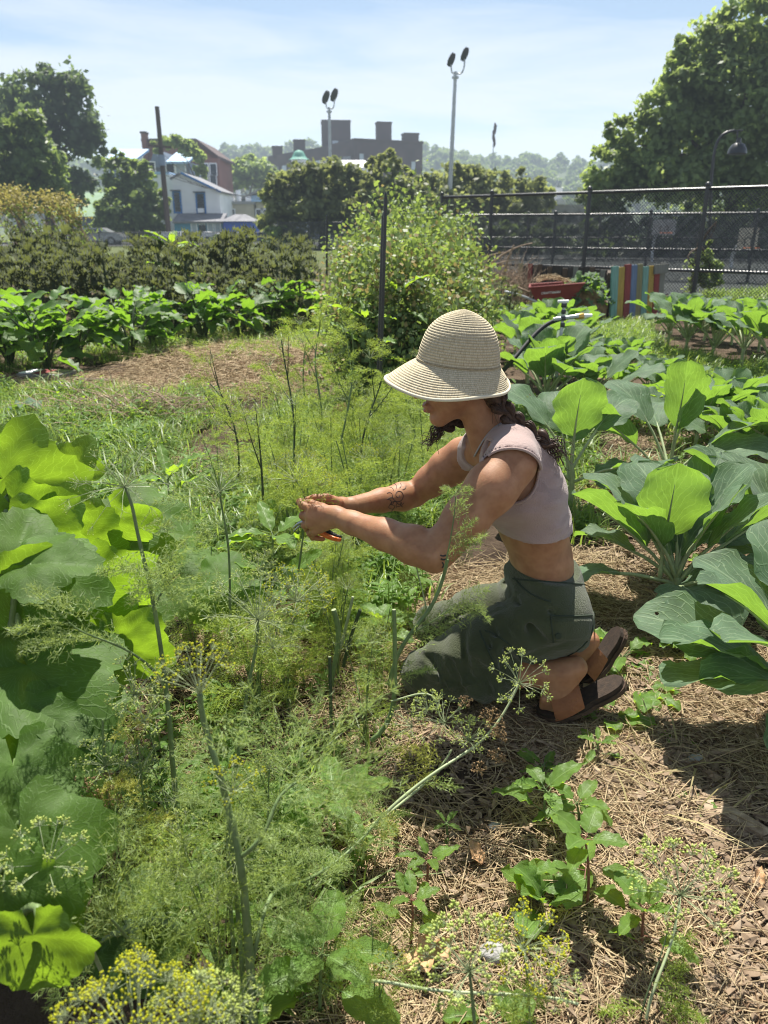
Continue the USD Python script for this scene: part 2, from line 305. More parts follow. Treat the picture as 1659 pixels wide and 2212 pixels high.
brickmat('red_brick', (0.17, 0.06, 0.05), (0.21, 0.08, 0.06), (0.2, 0.15, 0.13))

# foliage
leafmat('collard_leaf', (0.085, 0.145, 0.085), (0.27, 0.47, 0.045), rough=0.58, spec=0.22, veinmix=0.42, fac=0.42, vein=(0.32, 0.42, 0.25), nlat=5.5, vw=0.028, nscale=14, sheen=0.15, bump=0.5)
leafmat('collard_leaf_eaten', (0.085, 0.145, 0.085), (0.27, 0.47, 0.045), holes=0.34, rough=0.58, spec=0.22, veinmix=0.42, fac=0.42, vein=(0.32, 0.42, 0.25), nlat=5.5, vw=0.028, nscale=14, sheen=0.15, bump=0.5)
leafmat('squash_leaf', (0.070, 0.132, 0.026), (0.36, 0.58, 0.03), rough=0.55, spec=0.2, fac=0.46, vein=(0.20, 0.30, 0.12), nlat=6.5, vw=0.022, nscale=10, bump=0.35, veinmix=0.4)
leafmat('eggplant_leaf', (0.07, 0.14, 0.035), (0.27, 0.50, 0.035), rough=0.5, fac=0.42, vein=(0.14, 0.2, 0.08), nlat=5, nscale=7)
leafmat('kale_leaf', (0.07, 0.085, 0.045), (0.20, 0.23, 0.06), rough=0.8, spec=0.12, fac=0.34, nscale=6, var=0.45)
leafmat('weed_leaf', (0.12, 0.22, 0.045), (0.44, 0.66, 0.04), rough=0.45, fac=0.42, vein=(0.2, 0.3, 0.1), nlat=7, vw=0.05, nscale=20, bump=0.7)
leafmat('pea_leaf', (0.17, 0.235, 0.10), (0.42, 0.56, 0.10), rough=0.5, fac=0.38, nscale=3.0, var=0.35)
leafmat('pea_leaf_yellow', (0.30, 0.24, 0.11), (0.42, 0.34, 0.12), rough=0.6, fac=0.38, nscale=4.0)
leafmat('dill_green', (0.22, 0.30, 0.07), (0.50, 0.62, 0.08), rough=0.5, fac=0.45, nscale=6.0, var=0.3)
leafmat('dill_blue', (0.24, 0.32, 0.12), (0.48, 0.60, 0.13), rough=0.5, fac=0.45, nscale=6.0, var=0.3)
leafmat('dill_yellow', (0.36, 0.38, 0.09), (0.58, 0.58, 0.10), rough=0.5, fac=0.4, nscale=8.0, var=0.3)
leafmat('dill_dry', (0.34, 0.24, 0.11), (0.46, 0.34, 0.14), rough=0.7, fac=0.35, nscale=8.0, var=0.3)
leafmat('umbel_seed', (0.42, 0.50, 0.13), (0.65, 0.72, 0.14), rough=0.45, fac=0.3, nscale=40.0, var=0.25)
leafmat('umbel_flower', (0.50, 0.52, 0.02), (0.72, 0.74, 0.04), rough=0.5, fac=0.35, nscale=30.0, var=0.2)
leafmat('umbel_brown', (0.36, 0.24, 0.12), (0.45, 0.32, 0.15), rough=0.6, fac=0.3, nscale=40.0, var=0.3)
leafmat('grass_blade', (0.14, 0.215, 0.06), (0.42, 0.56, 0.08), rough=0.42, fac=0.4, nscale=5.0, var=0.4)
leafmat('grass_dry', (0.36, 0.31, 0.15), (0.5, 0.42, 0.16), rough=0.6, fac=0.35, nscale=6.0, var=0.3)
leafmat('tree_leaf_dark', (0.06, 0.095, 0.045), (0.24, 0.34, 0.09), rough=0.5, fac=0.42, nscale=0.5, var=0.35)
leafmat('tree_leaf_mid', (0.095, 0.145, 0.055), (0.36, 0.48, 0.10), rough=0.5, fac=0.45, nscale=0.5, var=0.35)
leafmat('tree_leaf_bright', (0.14, 0.195, 0.08), (0.52, 0.66, 0.16), rough=0.5, fac=0.46, nscale=0.6, var=0.35)
leafmat('tree_leaf_olive', (0.13, 0.155, 0.07), (0.42, 0.47, 0.13), rough=0.55, fac=0.45, nscale=0.6, var=0.35)
leafmat('yellow_bush_leaf', (0.36, 0.31, 0.11), (0.46, 0.42, 0.12), rough=0.6, fac=0.35, nscale=2.0, var=0.3)
leafmat('plant_stem', (0.15, 0.215, 0.085), (0.28, 0.38, 0.09), rough=0.45, fac=0.12, nscale=30, var=0.25)
leafmat('pale_stem', (0.34, 0.40, 0.22), (0.40, 0.46, 0.2), rough=0.45, fac=0.15, nscale=30, var=0.2)
leafmat('red_stem', (0.20, 0.09, 0.06), (0.3, 0.14, 0.06), rough=0.5, fac=0.1, nscale=30, var=0.2)
leafmat('dark_stem', (0.05, 0.075, 0.03), (0.1, 0.14, 0.04), rough=0.5, fac=0.1, nscale=30, var=0.2)

# ------------------------------------------------------------------ the ground
def gz(x, y):
    x = np.asarray(x, float); y = np.asarray(y, float)
    p = np.stack([x, y, 0 * x], -1)
    near = np.clip((22 - y) / 10, 0, 1) * np.clip((12 - np.abs(x)) / 4, 0, 1)
    h = 0.035 * fn(p, 1.3, 1) + 0.016 * fn(p, 6.0, 2) + 0.007 * fn(p, 22.0, 3, 2)
    mound = 0.13 * np.exp(-(((x + 0.75) / 0.75) ** 2 + ((y - 6.6) / 0.9) ** 2)) + 0.08 * np.exp(-(((x + 1.6) / 0.9) ** 2 + ((y - 7.6) / 0.7) ** 2))
    ridge = -0.03 * np.exp(-((x - 0.62 - 0.12 * y) / 0.16) ** 2) * np.clip((4 - y) / 2, 0, 1)
    flat = 1 - np.exp(-(((x - 0.28) / 0.35) ** 2 + ((y - 1.85) / 0.3) ** 2))            # level where the woman kneels
    return near * (h * flat + mound + ridge)
def grow(a, b, d0, q):
    out, d = [a], d0
    while out[-1] < b: out.append(out[-1] + d); d *= q
    return np.array(out)
gx = np.r_[-grow(1.3, 560, 0.02, 1.10)[::-1], np.arange(-1.28, 1.79, 0.02), grow(1.8, 560, 0.02, 1.10)]
gy = np.r_[-grow(-0.35, 60, 0.04, 1.35)[::-1], np.arange(0.37, 2.8, 0.02), grow(2.8, 950, 0.02, 1.022)]
XX, YY = np.meshgrid(gx, gy, indexing='ij')
gv = np.stack([XX, YY, gz(XX, YY)], -1).reshape(-1, 3)
nx, ny = XX.shape
i, j = np.meshgrid(np.arange(nx - 1), np.arange(ny - 1), indexing='ij')
gf = np.stack([i * ny + j, (i + 1) * ny + j, (i + 1) * ny + j + 1, i * ny + j + 1], -1).reshape(-1, 4)
gf = np.vstack([gf[:, [0, 1, 2]], gf[:, [0, 2, 3]]])
M['garden_soil'] = usdkit.material(stage, '/World/Looks/garden_soil', {
    'g': ('geometry', {}), 'n': ('noise_texture', {'scale': 2.3, 'detail': 8.0, 'roughness': 0.62}),
    'r': ('rgb_ramp', {'ramp': [(0.30, (0.034, 0.023, 0.016)), (0.45, (0.07, 0.048, 0.034)), (0.58, (0.125, 0.09, 0.063)), (0.72, (0.20, 0.15, 0.105))]}),
    'nb': ('noise_texture', {'scale': 55.0, 'detail': 6.0, 'roughness': 0.7}), 'b': ('bump', {'strength': 1.0, 'distance': 0.03}),
    'sp': ('separate_xyz', {}), 'far': ('map_range', {'from_min': 16.0, 'from_max': 30.0, 'to_min': 0.0, 'to_max': 1.0, 'clamp': True}),
    'gr': ('rgb_ramp', {'ramp': [(0.4, (0.06, 0.085, 0.03)), (0.6, (0.11, 0.12, 0.05))]}), 'mx': ('mix', {}),
    'p': ('principled_bsdf', {'roughness': 0.95, 'specular_ior_level': 0.12})},
    [('g.position', 'n.vector'), ('n.fac', 'r.fac'), ('g.position', 'nb.vector'), ('nb.fac', 'b.height'), ('b.normal', 'p.normal'), ('g.position', 'sp.vector'), ('sp.y', 'far.value'),
     ('n.fac', 'gr.fac'), ('far.result', 'mx.fac'), ('r.color', 'mx.color1'), ('gr.color', 'mx.color2'), ('mx.color', 'p.base_color')], surface='p.BSDF')
obj('ground', (gv, gf), 'garden_soil', kind='structure')
# ------------------------------------------------------------------ hills and the far wood
def hill_v(u): return np.interp(u, [-900, -200, 300, 470, 545, 600, 690, 760, 920, 960, 1020, 1100, 1300, 1700, 2600], [400, 372, 358, 352, 336, 344, 334, 330, 328, 342, 350, 352, 366, 368, 400])
rs = np.random.default_rng(11)
hy = np.r_[np.linspace(300, 520, 12), np.linspace(560, 900, 6)]
hx = np.linspace(-420, 480, 91)
def hz(x, y):
    u = 829.5 + 1659 * x / 505.0
    top = -7.5 + (EYE + (495 - hill_v(u)) / 1659 * 505)
    return -2 + top * np.clip((y - 300) / 190, 0, 1) ** 1.2 * np.clip((1000 - y) / 350, 0, 1) + 2.5 * fn(np.stack([x, y, 0 * x], -1), 0.02, 5)
HX, HY = np.meshgrid(hx, hy, indexing='ij')
hv = np.stack([HX, HY, hz(HX, HY)], -1).reshape(-1, 3)
i, j = np.meshgrid(np.arange(90), np.arange(len(hy) - 1), indexing='ij'); n_ = len(hy)
hf = np.stack([i * n_ + j, (i + 1) * n_ + j, (i + 1) * n_ + j + 1, i * n_ + j + 1], -1).reshape(-1, 4)
mat('hill_floor', (0.04, 0.06, 0.025), (0.07, 0.09, 0.035), scale=0.05, rough=1.0)
obj('hills', (hv, hf), 'hill_floor', kind='structure')

def leaf_cards(C, N, size, rng, asp=0.62):
    """four-sided leaf faces at points C with normals about N"""
    d = perp(N, rng); s = np.cross(N, d)
    L = (np.broadcast_to(size, (len(C),)) * rng.uniform(0.7, 1.3, len(C)))[:, None]
    v = np.stack([C - d * L * .5, C + s * L * asp * .5 - d * L * .05, C + d * L * .5, C - s * L * asp * .5 - d * L * .05], 1).reshape(-1, 3)
    f = np.arange(len(v)).reshape(-1, 4); return v, np.vstack([f[:, [0, 1, 2]], f[:, [0, 2, 3]]])
def crown(ells, nblob, nleaf, leaf, rng, blob=(0.18, 0.36), gap=0.0):
    """leaves over uneven clumps spread through ellipsoids (centre, radii)"""
    vol = np.array([np.prod(r) ** (2 / 3) for _, r in ells]); pick = rng.choice(len(ells), nblob, p=vol / vol.sum())
    mb = MB(); per = max(6, nleaf // nblob)
    for k in pick:
        c, r = np.array(ells[k][0]), np.array(ells[k][1])
        d = norm(rng.normal(size=3)); q = c + d * r * rng.uniform(0.35, 1.0) ** 0.6
        b = rng.uniform(*blob) * r.mean() * np.array([1.15, 1.15, 0.8])
        n = norm(rng.normal(size=(per, 3)) + np.array([0, 0, 0.25])); rad = rng.uniform(0.35, 1.15, (per, 1))
        P = q + n * b * rad; lo_ = rng.random(per) < .07; P[lo_] = c + norm(rng.normal(size=(lo_.sum(), 3))) * r * rng.uniform(.75, 1.06, (lo_.sum(), 1))
        N = norm(n + 0.9 * rng.normal(size=(per, 3)) + np.array([0, 0, 0.5]))
        mb.add(*leaf_cards(P, N, leaf, rng))
    return mb
# far wood on the hills: three crown shapes scattered by the hundred
protos = []
for q in range(3):
    e = [((0, 0, 5.0), (3.6, 3.6, 3.4)), ((1.2, 0.4, 7.0), (2.4, 2.4, 2.4)), ((-1.4, 0.3, 6.3), (2.4, 2.2, 2.2))]
    c = crown(e, 34, 620, 1.5, rs, (0.3, 0.5)); c.add(*tube([(0, 0, -1), (0, 0, 5)], [0.4, 0.25], 5))
    protos.append(('far_tree', c, ['tree_leaf_dark', 'tree_leaf_mid', 'tree_leaf_mid'][q]))
px_, py_ = rs.uniform(-330, 400, 2600), rs.uniform(330, 560, 2600)
pz_ = hz(px_, py_) - 0.5
scatter('far_wood', protos, np.stack([px_, py_, pz_], 1), rs.uniform(0, 6.3, 2600), rs.uniform(0.55, 1.0, 2600), rs.integers(0, 3, 2600), label='hazy wood of round green trees covering the far hills', cat='wood')

# ------------------------------------------------------------------ summer haze
M['haze_air'] = usdkit.material(stage, '/World/Looks/haze_air', {'v': ('principled_volume', {'color': (0.72, 0.86, 1.0), 'density': 0.0007, 'anisotropy': 0.35})}, [], volume='v.volume')
hb_ = trimesh.creation.box(bounds=[(-600, -75, -14), (600, 1020, 75)]); obj('haze', hb_, 'haze_air', kind='stuff', smooth=False)
# ------------------------------------------------------------------ buildings
def quad_prism(mb, poly_xz, y0, y1):
    """extrude an outline in x,z along y"""
    p = trimesh.creation.extrude_polygon(Polygon(poly_xz), y1 - y0, engine='earcut')
    v = np.array(p.vertices); v = np.stack([v[:, 0], y1 - v[:, 2], v[:, 1]], 1); f = np.array(p.faces)
    mb.add(v[f].reshape(-1, 3), np.arange(len(f) * 3).reshape(-1, 3))
def facade_box(A, B, depth, z0, z1):
    """box whose near long face runs from A to B (xy), going back by depth"""
    A, B = np.array(A[:2]), np.array(B[:2]); L = np.linalg.norm(B - A); d = (B - A) / L; n = np.array([-d[1], d[0]])
    if n[1] < 0: n = -n
    R = np.array([[d[0], n[0], 0], [d[1], n[1], 0], [0, 0, 1.0]])
    return R, np.array([A[0], A[1], 0.0]), L, MB().box((0, 0, z0), (L, depth, z1), R, np.array([A[0], A[1], 0.0]))
def window(parent, R, o, s, z, w, h, glass='dark_glass', frame_mat='concrete', d=0.0, fw=0.12):
    m = MB()
    m.box((s - w / 2 - fw, d - 0.06, z - h / 2 - fw), (s + w / 2 + fw, d + 0.05, z - h / 2), R, o); m.box((s - w / 2 - fw, d - 0.06, z + h / 2), (s + w / 2 + fw, d + 0.05, z + h / 2 + fw), R, o)
    m.box((s - w / 2 - fw, d - 0.06, z - h / 2), (s - w / 2, d + 0.05, z + h / 2), R, o); m.box((s + w / 2, d - 0.06, z - h / 2), (s + w / 2 + fw, d + 0.05, z + h / 2), R, o)
    f = obj('window', m, frame_mat, parent, smooth=False)
    obj('pane', MB().box((s - w / 2, d - 0.03, z - h / 2), (s + w / 2, d + 0.04, z + h / 2), R, o), glass, f, smooth=False)
I3 = np.eye(3)
# brick apartment block
a0, a1, a2 = W(766, 303, 160), W(913, 310, 166), W(578, 335, 192); ztop = a0[2]
apt = thing('apartment_building', 'long purple-brown brick apartment block with square rooftop towers', 'building', (a0[0], a0[1], 0))
R1, o1, L1, b1 = facade_box(a0, a1, 16, -1, ztop)
obj('wall', b1, 'purple_brick', apt, smooth=False)
d_ = norm((a2 - a0)[:2]); Lw = np.linalg.norm((a2 - a0)[:2]); nn = np.array([-d_[1], d_[0]]); nn = nn if nn[1] > 0 else -nn
R2 = np.array([[d_[0], nn[0], 0], [d_[1], nn[1], 0], [0, 0, 1.0]]); o2 = np.array([a0[0], a0[1], 0.0])
obj('wall', MB().box((0.3, 0.05, -1), (Lw, 14, ztop - 0.15), R2, o2), 'purple_brick', apt, smooth=False)
m = MB(); m.box((-0.1, -0.2, ztop), (L1 + 0.1, 16.2, ztop + 0.35), R1, o1); obj('parapet', m, 'brown_shingle', apt, smooth=False)
for k in range(9):
    for zz in (ztop - 3.4, ztop - 6.6, ztop - 9.8): window(apt, R2, o2, 3 + k * (Lw - 5) / 8.6, zz, 2.3 if k % 3 else 3.2, 1.7, 'dark_glass' if (k + int(zz)) % 4 else 'pale_glass', 'purple_brick', d=0.0)
for s, zz in ((1.4, ztop - 3), (L1 - 2.0, ztop - 4), (L1 - 2.0, ztop - 7.5), (5.0, ztop - 6), (L1 * .52, ztop - 9), (L1 - 2, ztop - 11)): window(apt, R1, o1, s, zz, 0.9, 1.5, 'pale_glass', 'purple_brick')
for (u0, u1, vt, Y, dz) in ((695, 757, 262, 176, 0), (816, 846, 266, 172, 0), (873, 905, 290, 172, 0), (636, 659, 304, 184, 0), (590, 610, 318, 188, 0)):
    p, q = W(u0, vt, Y), W(u1, vt, Y + 0.6)
    R, o, L, b = facade_box(p, q, (q[0] - p[0]) * 0.8, ztop - 0.5, p[2]); t_ = obj('roof_tower', b, 'purple_brick', apt, smooth=False)
    obj('coping', MB().box((-0.1, -0.1, p[2] + .002), (L + 0.1, L * 0.8 + 0.1, p[2] + 0.3), R, o), 'brown_shingle', t_, smooth=False)
    if u1 - u0 > 25: obj('louvre', MB().box((L * .35, -0.08, p[2] - 5.2), (L * .35 + 1.3, 0.1, p[2] - 3.6), R, o), 'pale_glass', t_, smooth=False)

# red brick building with brown gable roof and chimney
Y = 118; rb = thing('brick_house', 'red brick building with brown pitched roof and tall chimney behind the white house', 'building', W(450, 400, Y) * [1, 1, 0])
p0, p1, pe, pw = W(312, 300, Y), W(424, 300, Y), W(466, 341, Y), W(472, 410, Y)
m = MB(); quad_prism(m, [(p0[0], -1), (pe[0], -1), (pe[0], pe[2]), (p1[0] - 0.4, p1[2] - 0.4), (p0[0], p0[2] - 0.4)], Y, Y + 12); obj('wall', m, 'red_brick', rb, smooth=False)
m = MB(); quad_prism(m, [(p0[0] - .4, p0[2] - 0.35), (p1[0] - .4, p1[2] - 0.35), (pe[0] + .4, pe[2] - 0.1), (pe[0] + .4, pe[2] + 0.25), (p1[0], p1[2]), (p0[0] - .4, p0[2])], Y - 0.4, Y + 12.4); obj('roof', m, 'brown_shingle', rb, smooth=False)
m = MB().box((W(432, 341, Y - 2)[0], Y - 2, -1), (W(471, 341, Y - 2)[0], Y - .01, W(450, 341, Y - 2)[2])); obj('wall', m, 'red_brick', rb, smooth=False)
c0, c1 = W(304, 288, Y - 1), W(313, 288, Y - 1); ch = obj('chimney', MB().box((c0[0], Y - 1, 8), (c1[0], Y + 0.5, c0[2])), 'red_brick', rb, smooth=False)
obj('chimney_cap', MB().box((c0[0] - .1, Y - 1.1, c0[2] + .002), (c1[0] + .1, Y + 0.6, c0[2] + .25)), 'brown_shingle', ch, smooth=False)
for (u, v) in ((443, 366), (461, 366), (443, 392), (461, 392)):
    q = W(u, v, Y - 2); window(rb, I3, np.array([0, Y - 2, 0.0]), q[0], q[2], 0.8, 1.4, 'dark_glass', 'white_paint')

# blue-grey house behind
Y = 104; gh = thing('grey_house', 'blue-grey sided house with pale blue metal roof behind the white house', 'house', W(360, 400, Y) * [1, 1, 0])
L_, R_ = W(323, 326, Y), W(409, 348, Y)
obj('wall', MB().box((L_[0], Y, -1), (R_[0], Y + 9, W(0, 350, Y)[2])), 'grey_blue_siding', gh, smooth=False)
g0, g1, gp = W(323, 352, Y), W(352, 352, Y), W(337, 322, Y)
m = MB(); quad_prism(m, [(g0[0], g0[2] - .5), (g1[0], g0[2] - .5), (gp[0], gp[2])], Y - .6, Y + 8); obj('gable', m, 'grey_blue_siding', gh, smooth=False)
r0, r1 = W(358, 349, Y - .8), W(408, 326, Y)
m = MB().add([(r0[0], Y - .8, r0[2]), (r1[0], Y - .8, r0[2]), (r1[0], Y + 5, r1[2] + .3), (r0[0], Y + 5, r1[2] + .3), (r0[0], Y - .8, r0[2] - .25), (r1[0], Y - .8, r0[2] - .25), (r1[0], Y + 5, r1[2]), (r0[0], Y + 5, r1[2])],
              [(0, 1, 2, 3), (4, 7, 6, 5), (0, 4, 5, 1), (1, 5, 6, 2), (3, 2, 6, 7), (0, 3, 7, 4)]); obj('roof', m, 'pale_blue_metal', gh, smooth=False)
r0, r1 = W(226, 342, Y + 3), W(322, 322, Y + 9)
m = MB().add([(r0[0], Y + 3, r0[2]), (r1[0], Y + 3, r0[2]), (r1[0], Y + 9, r1[2]), (r0[0], Y + 9, r1[2]), (r0[0], Y + 3, r0[2] - .3), (r1[0], Y + 3, r0[2] - .3), (r1[0], Y + 9, r1[2] - .3), (r0[0], Y + 9, r1[2] - .3)],
              [(0, 1, 2, 3), (4, 7, 6, 5), (0, 4, 5, 1), (1, 5, 6, 2), (3, 2, 6, 7), (0, 3, 7, 4)]); obj('roof', m, 'pale_blue_metal', gh, smooth=False)
obj('wall', MB().box((r0[0] + .3, Y + 3.4, -1), (r1[0] - .05, Y + 9, r0[2] - .31)), 'grey_blue_siding', gh, smooth=False)
for u, v, w, h in ((368, 362, .9, 1.2), (390, 362, 1.1, 1.4), (330, 362, .8, 1.1)):
    q = W(u, v, Y); window(gh, I3, np.array([0, Y - (.6 if u < 352 else 0), 0.0]), q[0], q[2], w, h, 'pale_glass' if u > 380 else 'dark_glass', 'white_paint')

# white house with blue trim
Y = 88; wh = thing('white_house', 'white sided house with blue gable trim and blue porch', 'house', W(420, 510, Y) * [1, 1, 0])
l, rr, ap, le = W(372, 387, Y), W(474, 416, Y), W(391, 376, Y), W(372, 387, Y)
zpor = W(0, 465, Y)[2]
m = MB(); quad_prism(m, [(l[0], zpor), (rr[0], zpor), (rr[0], rr[2]), (ap[0], ap[2]), (l[0], le[2])], Y, Y + 9); w0 = obj('wall', m, 'white_paint', wh, smooth=False)
for k in range(12):                                           # lap boards
    z = zpor + 0.25 + k * 0.33
    xr = rr[0] if z < rr[2] else np.interp(z, [rr[2], ap[2]], [rr[0], ap[0]])
    if z < le[2]: obj('clapboard', MB().box((l[0] + .01, Y - 0.03, z), (xr - .02, Y - .003, z + 0.05)), 'white_paint', wh, smooth=False)
def sloped(mb, p, q, y0, y1, th):
    d = norm(np.array([q[0] - p[0], q[2] - p[2]])); n = np.array([-d[1], d[0]]) * th
    if n[1] < 0: n = -n
    quad_prism(mb, [(p[0], p[2]), (q[0], q[2]), (q[0] + n[0], q[2] + n[1]), (p[0] + n[0], p[2] + n[1])], y0, y1)
m = MB(); sloped(m, ap + [0, 0, .02], W(478, 417.5, Y) + [0, 0, .02], Y - .3, Y + 9.4, 0.16); rf_ = obj('roof', m, 'grey_shingle', wh, smooth=False); m = MB(); sloped(m, ap + [0, 0, .02], W(478, 417.5, Y) + [0, 0, .02], Y - .42, Y - .303, 0.2); obj('fascia', m, 'blue_trim', rf_, smooth=False)
m = MB(); sloped(m, W(369, 389, Y) + [0, 0, .02], ap + [-.02, 0, .02], Y - .3, Y + 9.4, 0.16); obj('roof', m, 'grey_shingle', wh, smooth=False)
s0, s1 = W(329, 377, Y + 2), W(371.8, 377, Y + 2)
obj('wall', MB().box((s0[0], Y + 2, 0), (s1[0], Y + 9, s0[2])), 'white_paint', wh, smooth=False)
obj('roof', MB().box((s0[0] - .2, Y + 1.8, s0[2] + .002), (s1[0] - .3, Y + 9, s0[2] + .25)), 'pale_blue_metal', wh, smooth=False)
for (u, v, w, h, ac) in ((383, 437, .62, 1.9, 0), (434, 440, .75, 1.9, 1)):
    q = W(u, v, Y); window(wh, I3, np.array([0, Y, 0.0]), q[0], q[2], w, h, 'dark_glass', 'blue_trim', fw=.16)
    obj('window_hood', MB().box((q[0] - w / 2 - .3, Y - .35, q[2] + h / 2 + .14), (q[0] + w / 2 + .2, Y - .07, q[2] + h / 2 + .24)), 'black_metal', wh, smooth=False)
    if ac: obj('air_conditioner', MB().box((q[0] - .3, Y - .45, q[2] - .9), (q[0] + .3, Y - .07, q[2] - .45)), 'white_paint', wh, smooth=False)
p0, p1 = W(373, 478, Y - 2.4), W(482, 478, Y - 2.4); zt = W(0, 463, Y)[2]
m = MB().add([(p0[0], Y - 2.6, p0[2]), (p1[0], Y - 2.6, p0[2]), (p1[0], Y - .01, zt + .1), (p0[0], Y - .01, zt + .1), (p0[0], Y - 2.6, p0[2] - .2), (p1[0], Y - 2.6, p0[2] - .2), (p1[0], Y - .01, p0[2] - .2), (p0[0], Y - .01, p0[2] - .2)],
             [(0, 1, 2, 3), (4, 7, 6, 5), (0, 4, 5, 1), (1, 5, 6, 2), (3, 2, 6, 7), (0, 3, 7, 4)]); obj('porch_roof', m, 'grey_shingle', wh, smooth=False)
po = np.array([0, Y - 2.3, 0.0]); z0_ = p0[2] - .21
obj('porch_wall', MB().box((p0[0] + .1, Y - 2.3, 0), (p1[0] - .1, Y - .01, z0_)), 'blue_wall', wh, smooth=False)
obj('door', MB().box((W(391, 0, Y - 2.3)[0], Y - 2.36, 0), (W(408, 0, Y - 2.3)[0], Y - 2.31, z0_ - .15)), 'dark_glass', wh, smooth=False)
for u in (420, 437, 455, 471):
    q = W(u, 495, Y - 2.3); window(wh, I3, po, q[0], q[2], .5, 1.1, 'pale_glass', 'white_paint', fw=.1)
obj('wall', MB().box((l[0], Y + .02, 0), (rr[0], Y + 9, zpor - .003)), 'white_paint', wh, smooth=False)

# blue garage, beige shed row, green roofed shed, grey gable hall with cupola
Y = 84; ga = thing('garage', 'bright blue garage with grey hipped roof beside the white house', 'garage', W(512, 510, Y) * [1, 1, 0])
q0, q1 = W(482, 478, Y), W(543, 478, Y)
obj('wall', MB().box((q0[0], Y, 0), (q1[0], Y + 5, q0[2])), 'garage_blue', ga, smooth=False)
obj('door', MB().box((q0[0] + .35, Y - .06, 0), (q1[0] - .35, Y - .003, q0[2] - .3)), 'garage_blue', ga, smooth=False)
for k in range(1, 5): obj('door_rib', MB().box((q0[0] + .35, Y - .09, k * .42), (q1[0] - .35, Y - .062, k * .42 + .05)), 'blue_trim', ga, smooth=False)
t0_ = W(500, 462, Y)
m = MB().add([(q0[0] - .3, Y - .4, q0[2]), (q1[0] + .3, Y - .4, q0[2]), (q1[0] + .3, Y + 5.4, q0[2]), (q0[0] - .3, Y + 5.4, q0[2]), (q0[0] + .9, Y + 2, t0_[2]), (q1[0] - .9, Y + 2, t0_[2])], [(0, 1, 5, 5), (0, 5, 4, 4), (1, 2, 5, 5), (2, 3, 4, 4), (2, 4, 5, 5), (3, 0, 4, 4), (0, 3, 2, 1)])
obj('roof', m, 'grey_shingle', ga, smooth=False)
Y = 95; bs = thing('beige_building', 'low beige building with flat roof and vent pipe right of the white house', 'building', W(515, 480, Y) * [1, 1, 0])
q0, q1 = W(475, 441, Y), W(548, 441, Y)
obj('wall', MB().box((q0[0], Y, 0), (q1[0], Y + 7, q0[2])), 'beige_wall', bs, smooth=False)
obj('roof', MB().box((q0[0] - .2, Y - .2, q0[2] + .002), (q1[0] + .2, Y + 7, q0[2] + .3)), 'concrete', bs, smooth=False)
q2 = W(511, 410, Y); obj('vent_pipe', tube([(q2[0], Y + 1, q0[2]), (q2[0], Y + 1, q2[2])], .28, 8), 'white_paint', bs)
q3, q4 = W(530, 424, Y + 1), W(551, 424, Y + 1); obj('rooftop_unit', MB().box((q3[0], Y + 1, q0[2] + .3), (q4[0], Y + 3, q3[2])), 'white_paint', bs, smooth=False)
q3, q4 = W(549, 423, Y + 2), W(598, 423, Y + 2); obj('roof', MB().box((q3[0], Y - .3, W(0, 436, Y)[2]), (q4[0], Y + 3, W(0, 425, Y + 2)[2])), 'pale_blue_metal', bs, smooth=False)
obj('wall', MB().box((q1[0] + .22, Y + .2, 0), (W(600, 0, Y)[0], Y + 6, W(0, 436, Y)[2] - .003)), 'beige_wall', bs, smooth=False)
for u in (487, 500, 560, 572): q = W(u, 462, Y); window(bs, I3, np.array([0, Y + (.2 if u > 548 else 0), 0.0]), q[0], q[2], .7, .9, 'dark_glass', 'white_paint')
Y = 80; gs = thing('shed', 'low shed with pale green roof beside the left trees', 'shed', W(195, 470, Y) * [1, 1, 0])
q0, q1 = W(140, 468, Y), W(250, 468, Y); qt = W(0, 416, Y + 5)[2]
obj('wall', MB().box((q0[0], Y, 0), (q1[0], Y + 8, q0[2])), 'grey_blue_siding', gs, smooth=False)
m = MB().add([(q0[0] - .3, Y - .3, q0[2] + .002), (q1[0] + .3, Y - .3, q0[2] + .002), (q1[0] + .3, Y + 5, qt), (q0[0] - .3, Y + 5, qt), (q0[0] - .3, Y + 10, q0[2]), (q1[0] + .3, Y + 10, q0[2])], [(0, 1, 2, 3), (3, 2, 5, 4), (0, 4, 5, 1)]); obj('roof', m, 'green_roof', gs, smooth=False)
obj('door', MB().box((q0[0] + 2, Y - .06, 0), (q0[0] + 3, Y - .003, 1.4)), 'dark_glass', gs, smooth=False)
Y = 108; hall = thing('gabled_hall', 'grey shingled hall whose roof carries a white cupola with green copper top', 'building', W(650, 450, Y) * [1, 1, 0])
e0, apx, e1 = W(474, 452, Y), W(668, 360, Y), W(862, 452, Y)
m = MB(); quad_prism(m, [(e0[0] + .5, -1), (e1[0] - .5, -1), (e1[0] - .5, e1[2]), (apx[0], apx[2] - .4), (e0[0] + .5, e0[2])], Y, Y + 22); obj('wall', m, 'grey_blue_siding', hall, smooth=False)
for a_, b_ in ((e0, apx), (apx, e1)):
    m = MB(); sloped(m, a_ - [0, 0, .2], b_ - [0, 0, .2], Y - .6, Y + 22.5, 0.3); obj('roof', m, 'grey_shingle', hall, smooth=False)
m = MB(); sloped(m, W(478, 449, Y - .7), W(530, 412, Y - .7), Y - .9, Y - .62, .35); obj('roof_edge', m, 'concrete', hall, smooth=False)
c0, c1, cz, ct = W(629, 344, Y + 3), W(660, 344, Y + 3), W(0, 385, Y + 3)[2], W(0, 322, Y + 3)[2]
cx, hw = (c0[0] + c1[0]) / 2, (c1[0] - c0[0]) / 2
cu = obj('cupola', MB().box((cx - hw, Y + 3, cz), (cx + hw, Y + 3 + 2 * hw, c0[2])), 'white_paint', hall, smooth=False)
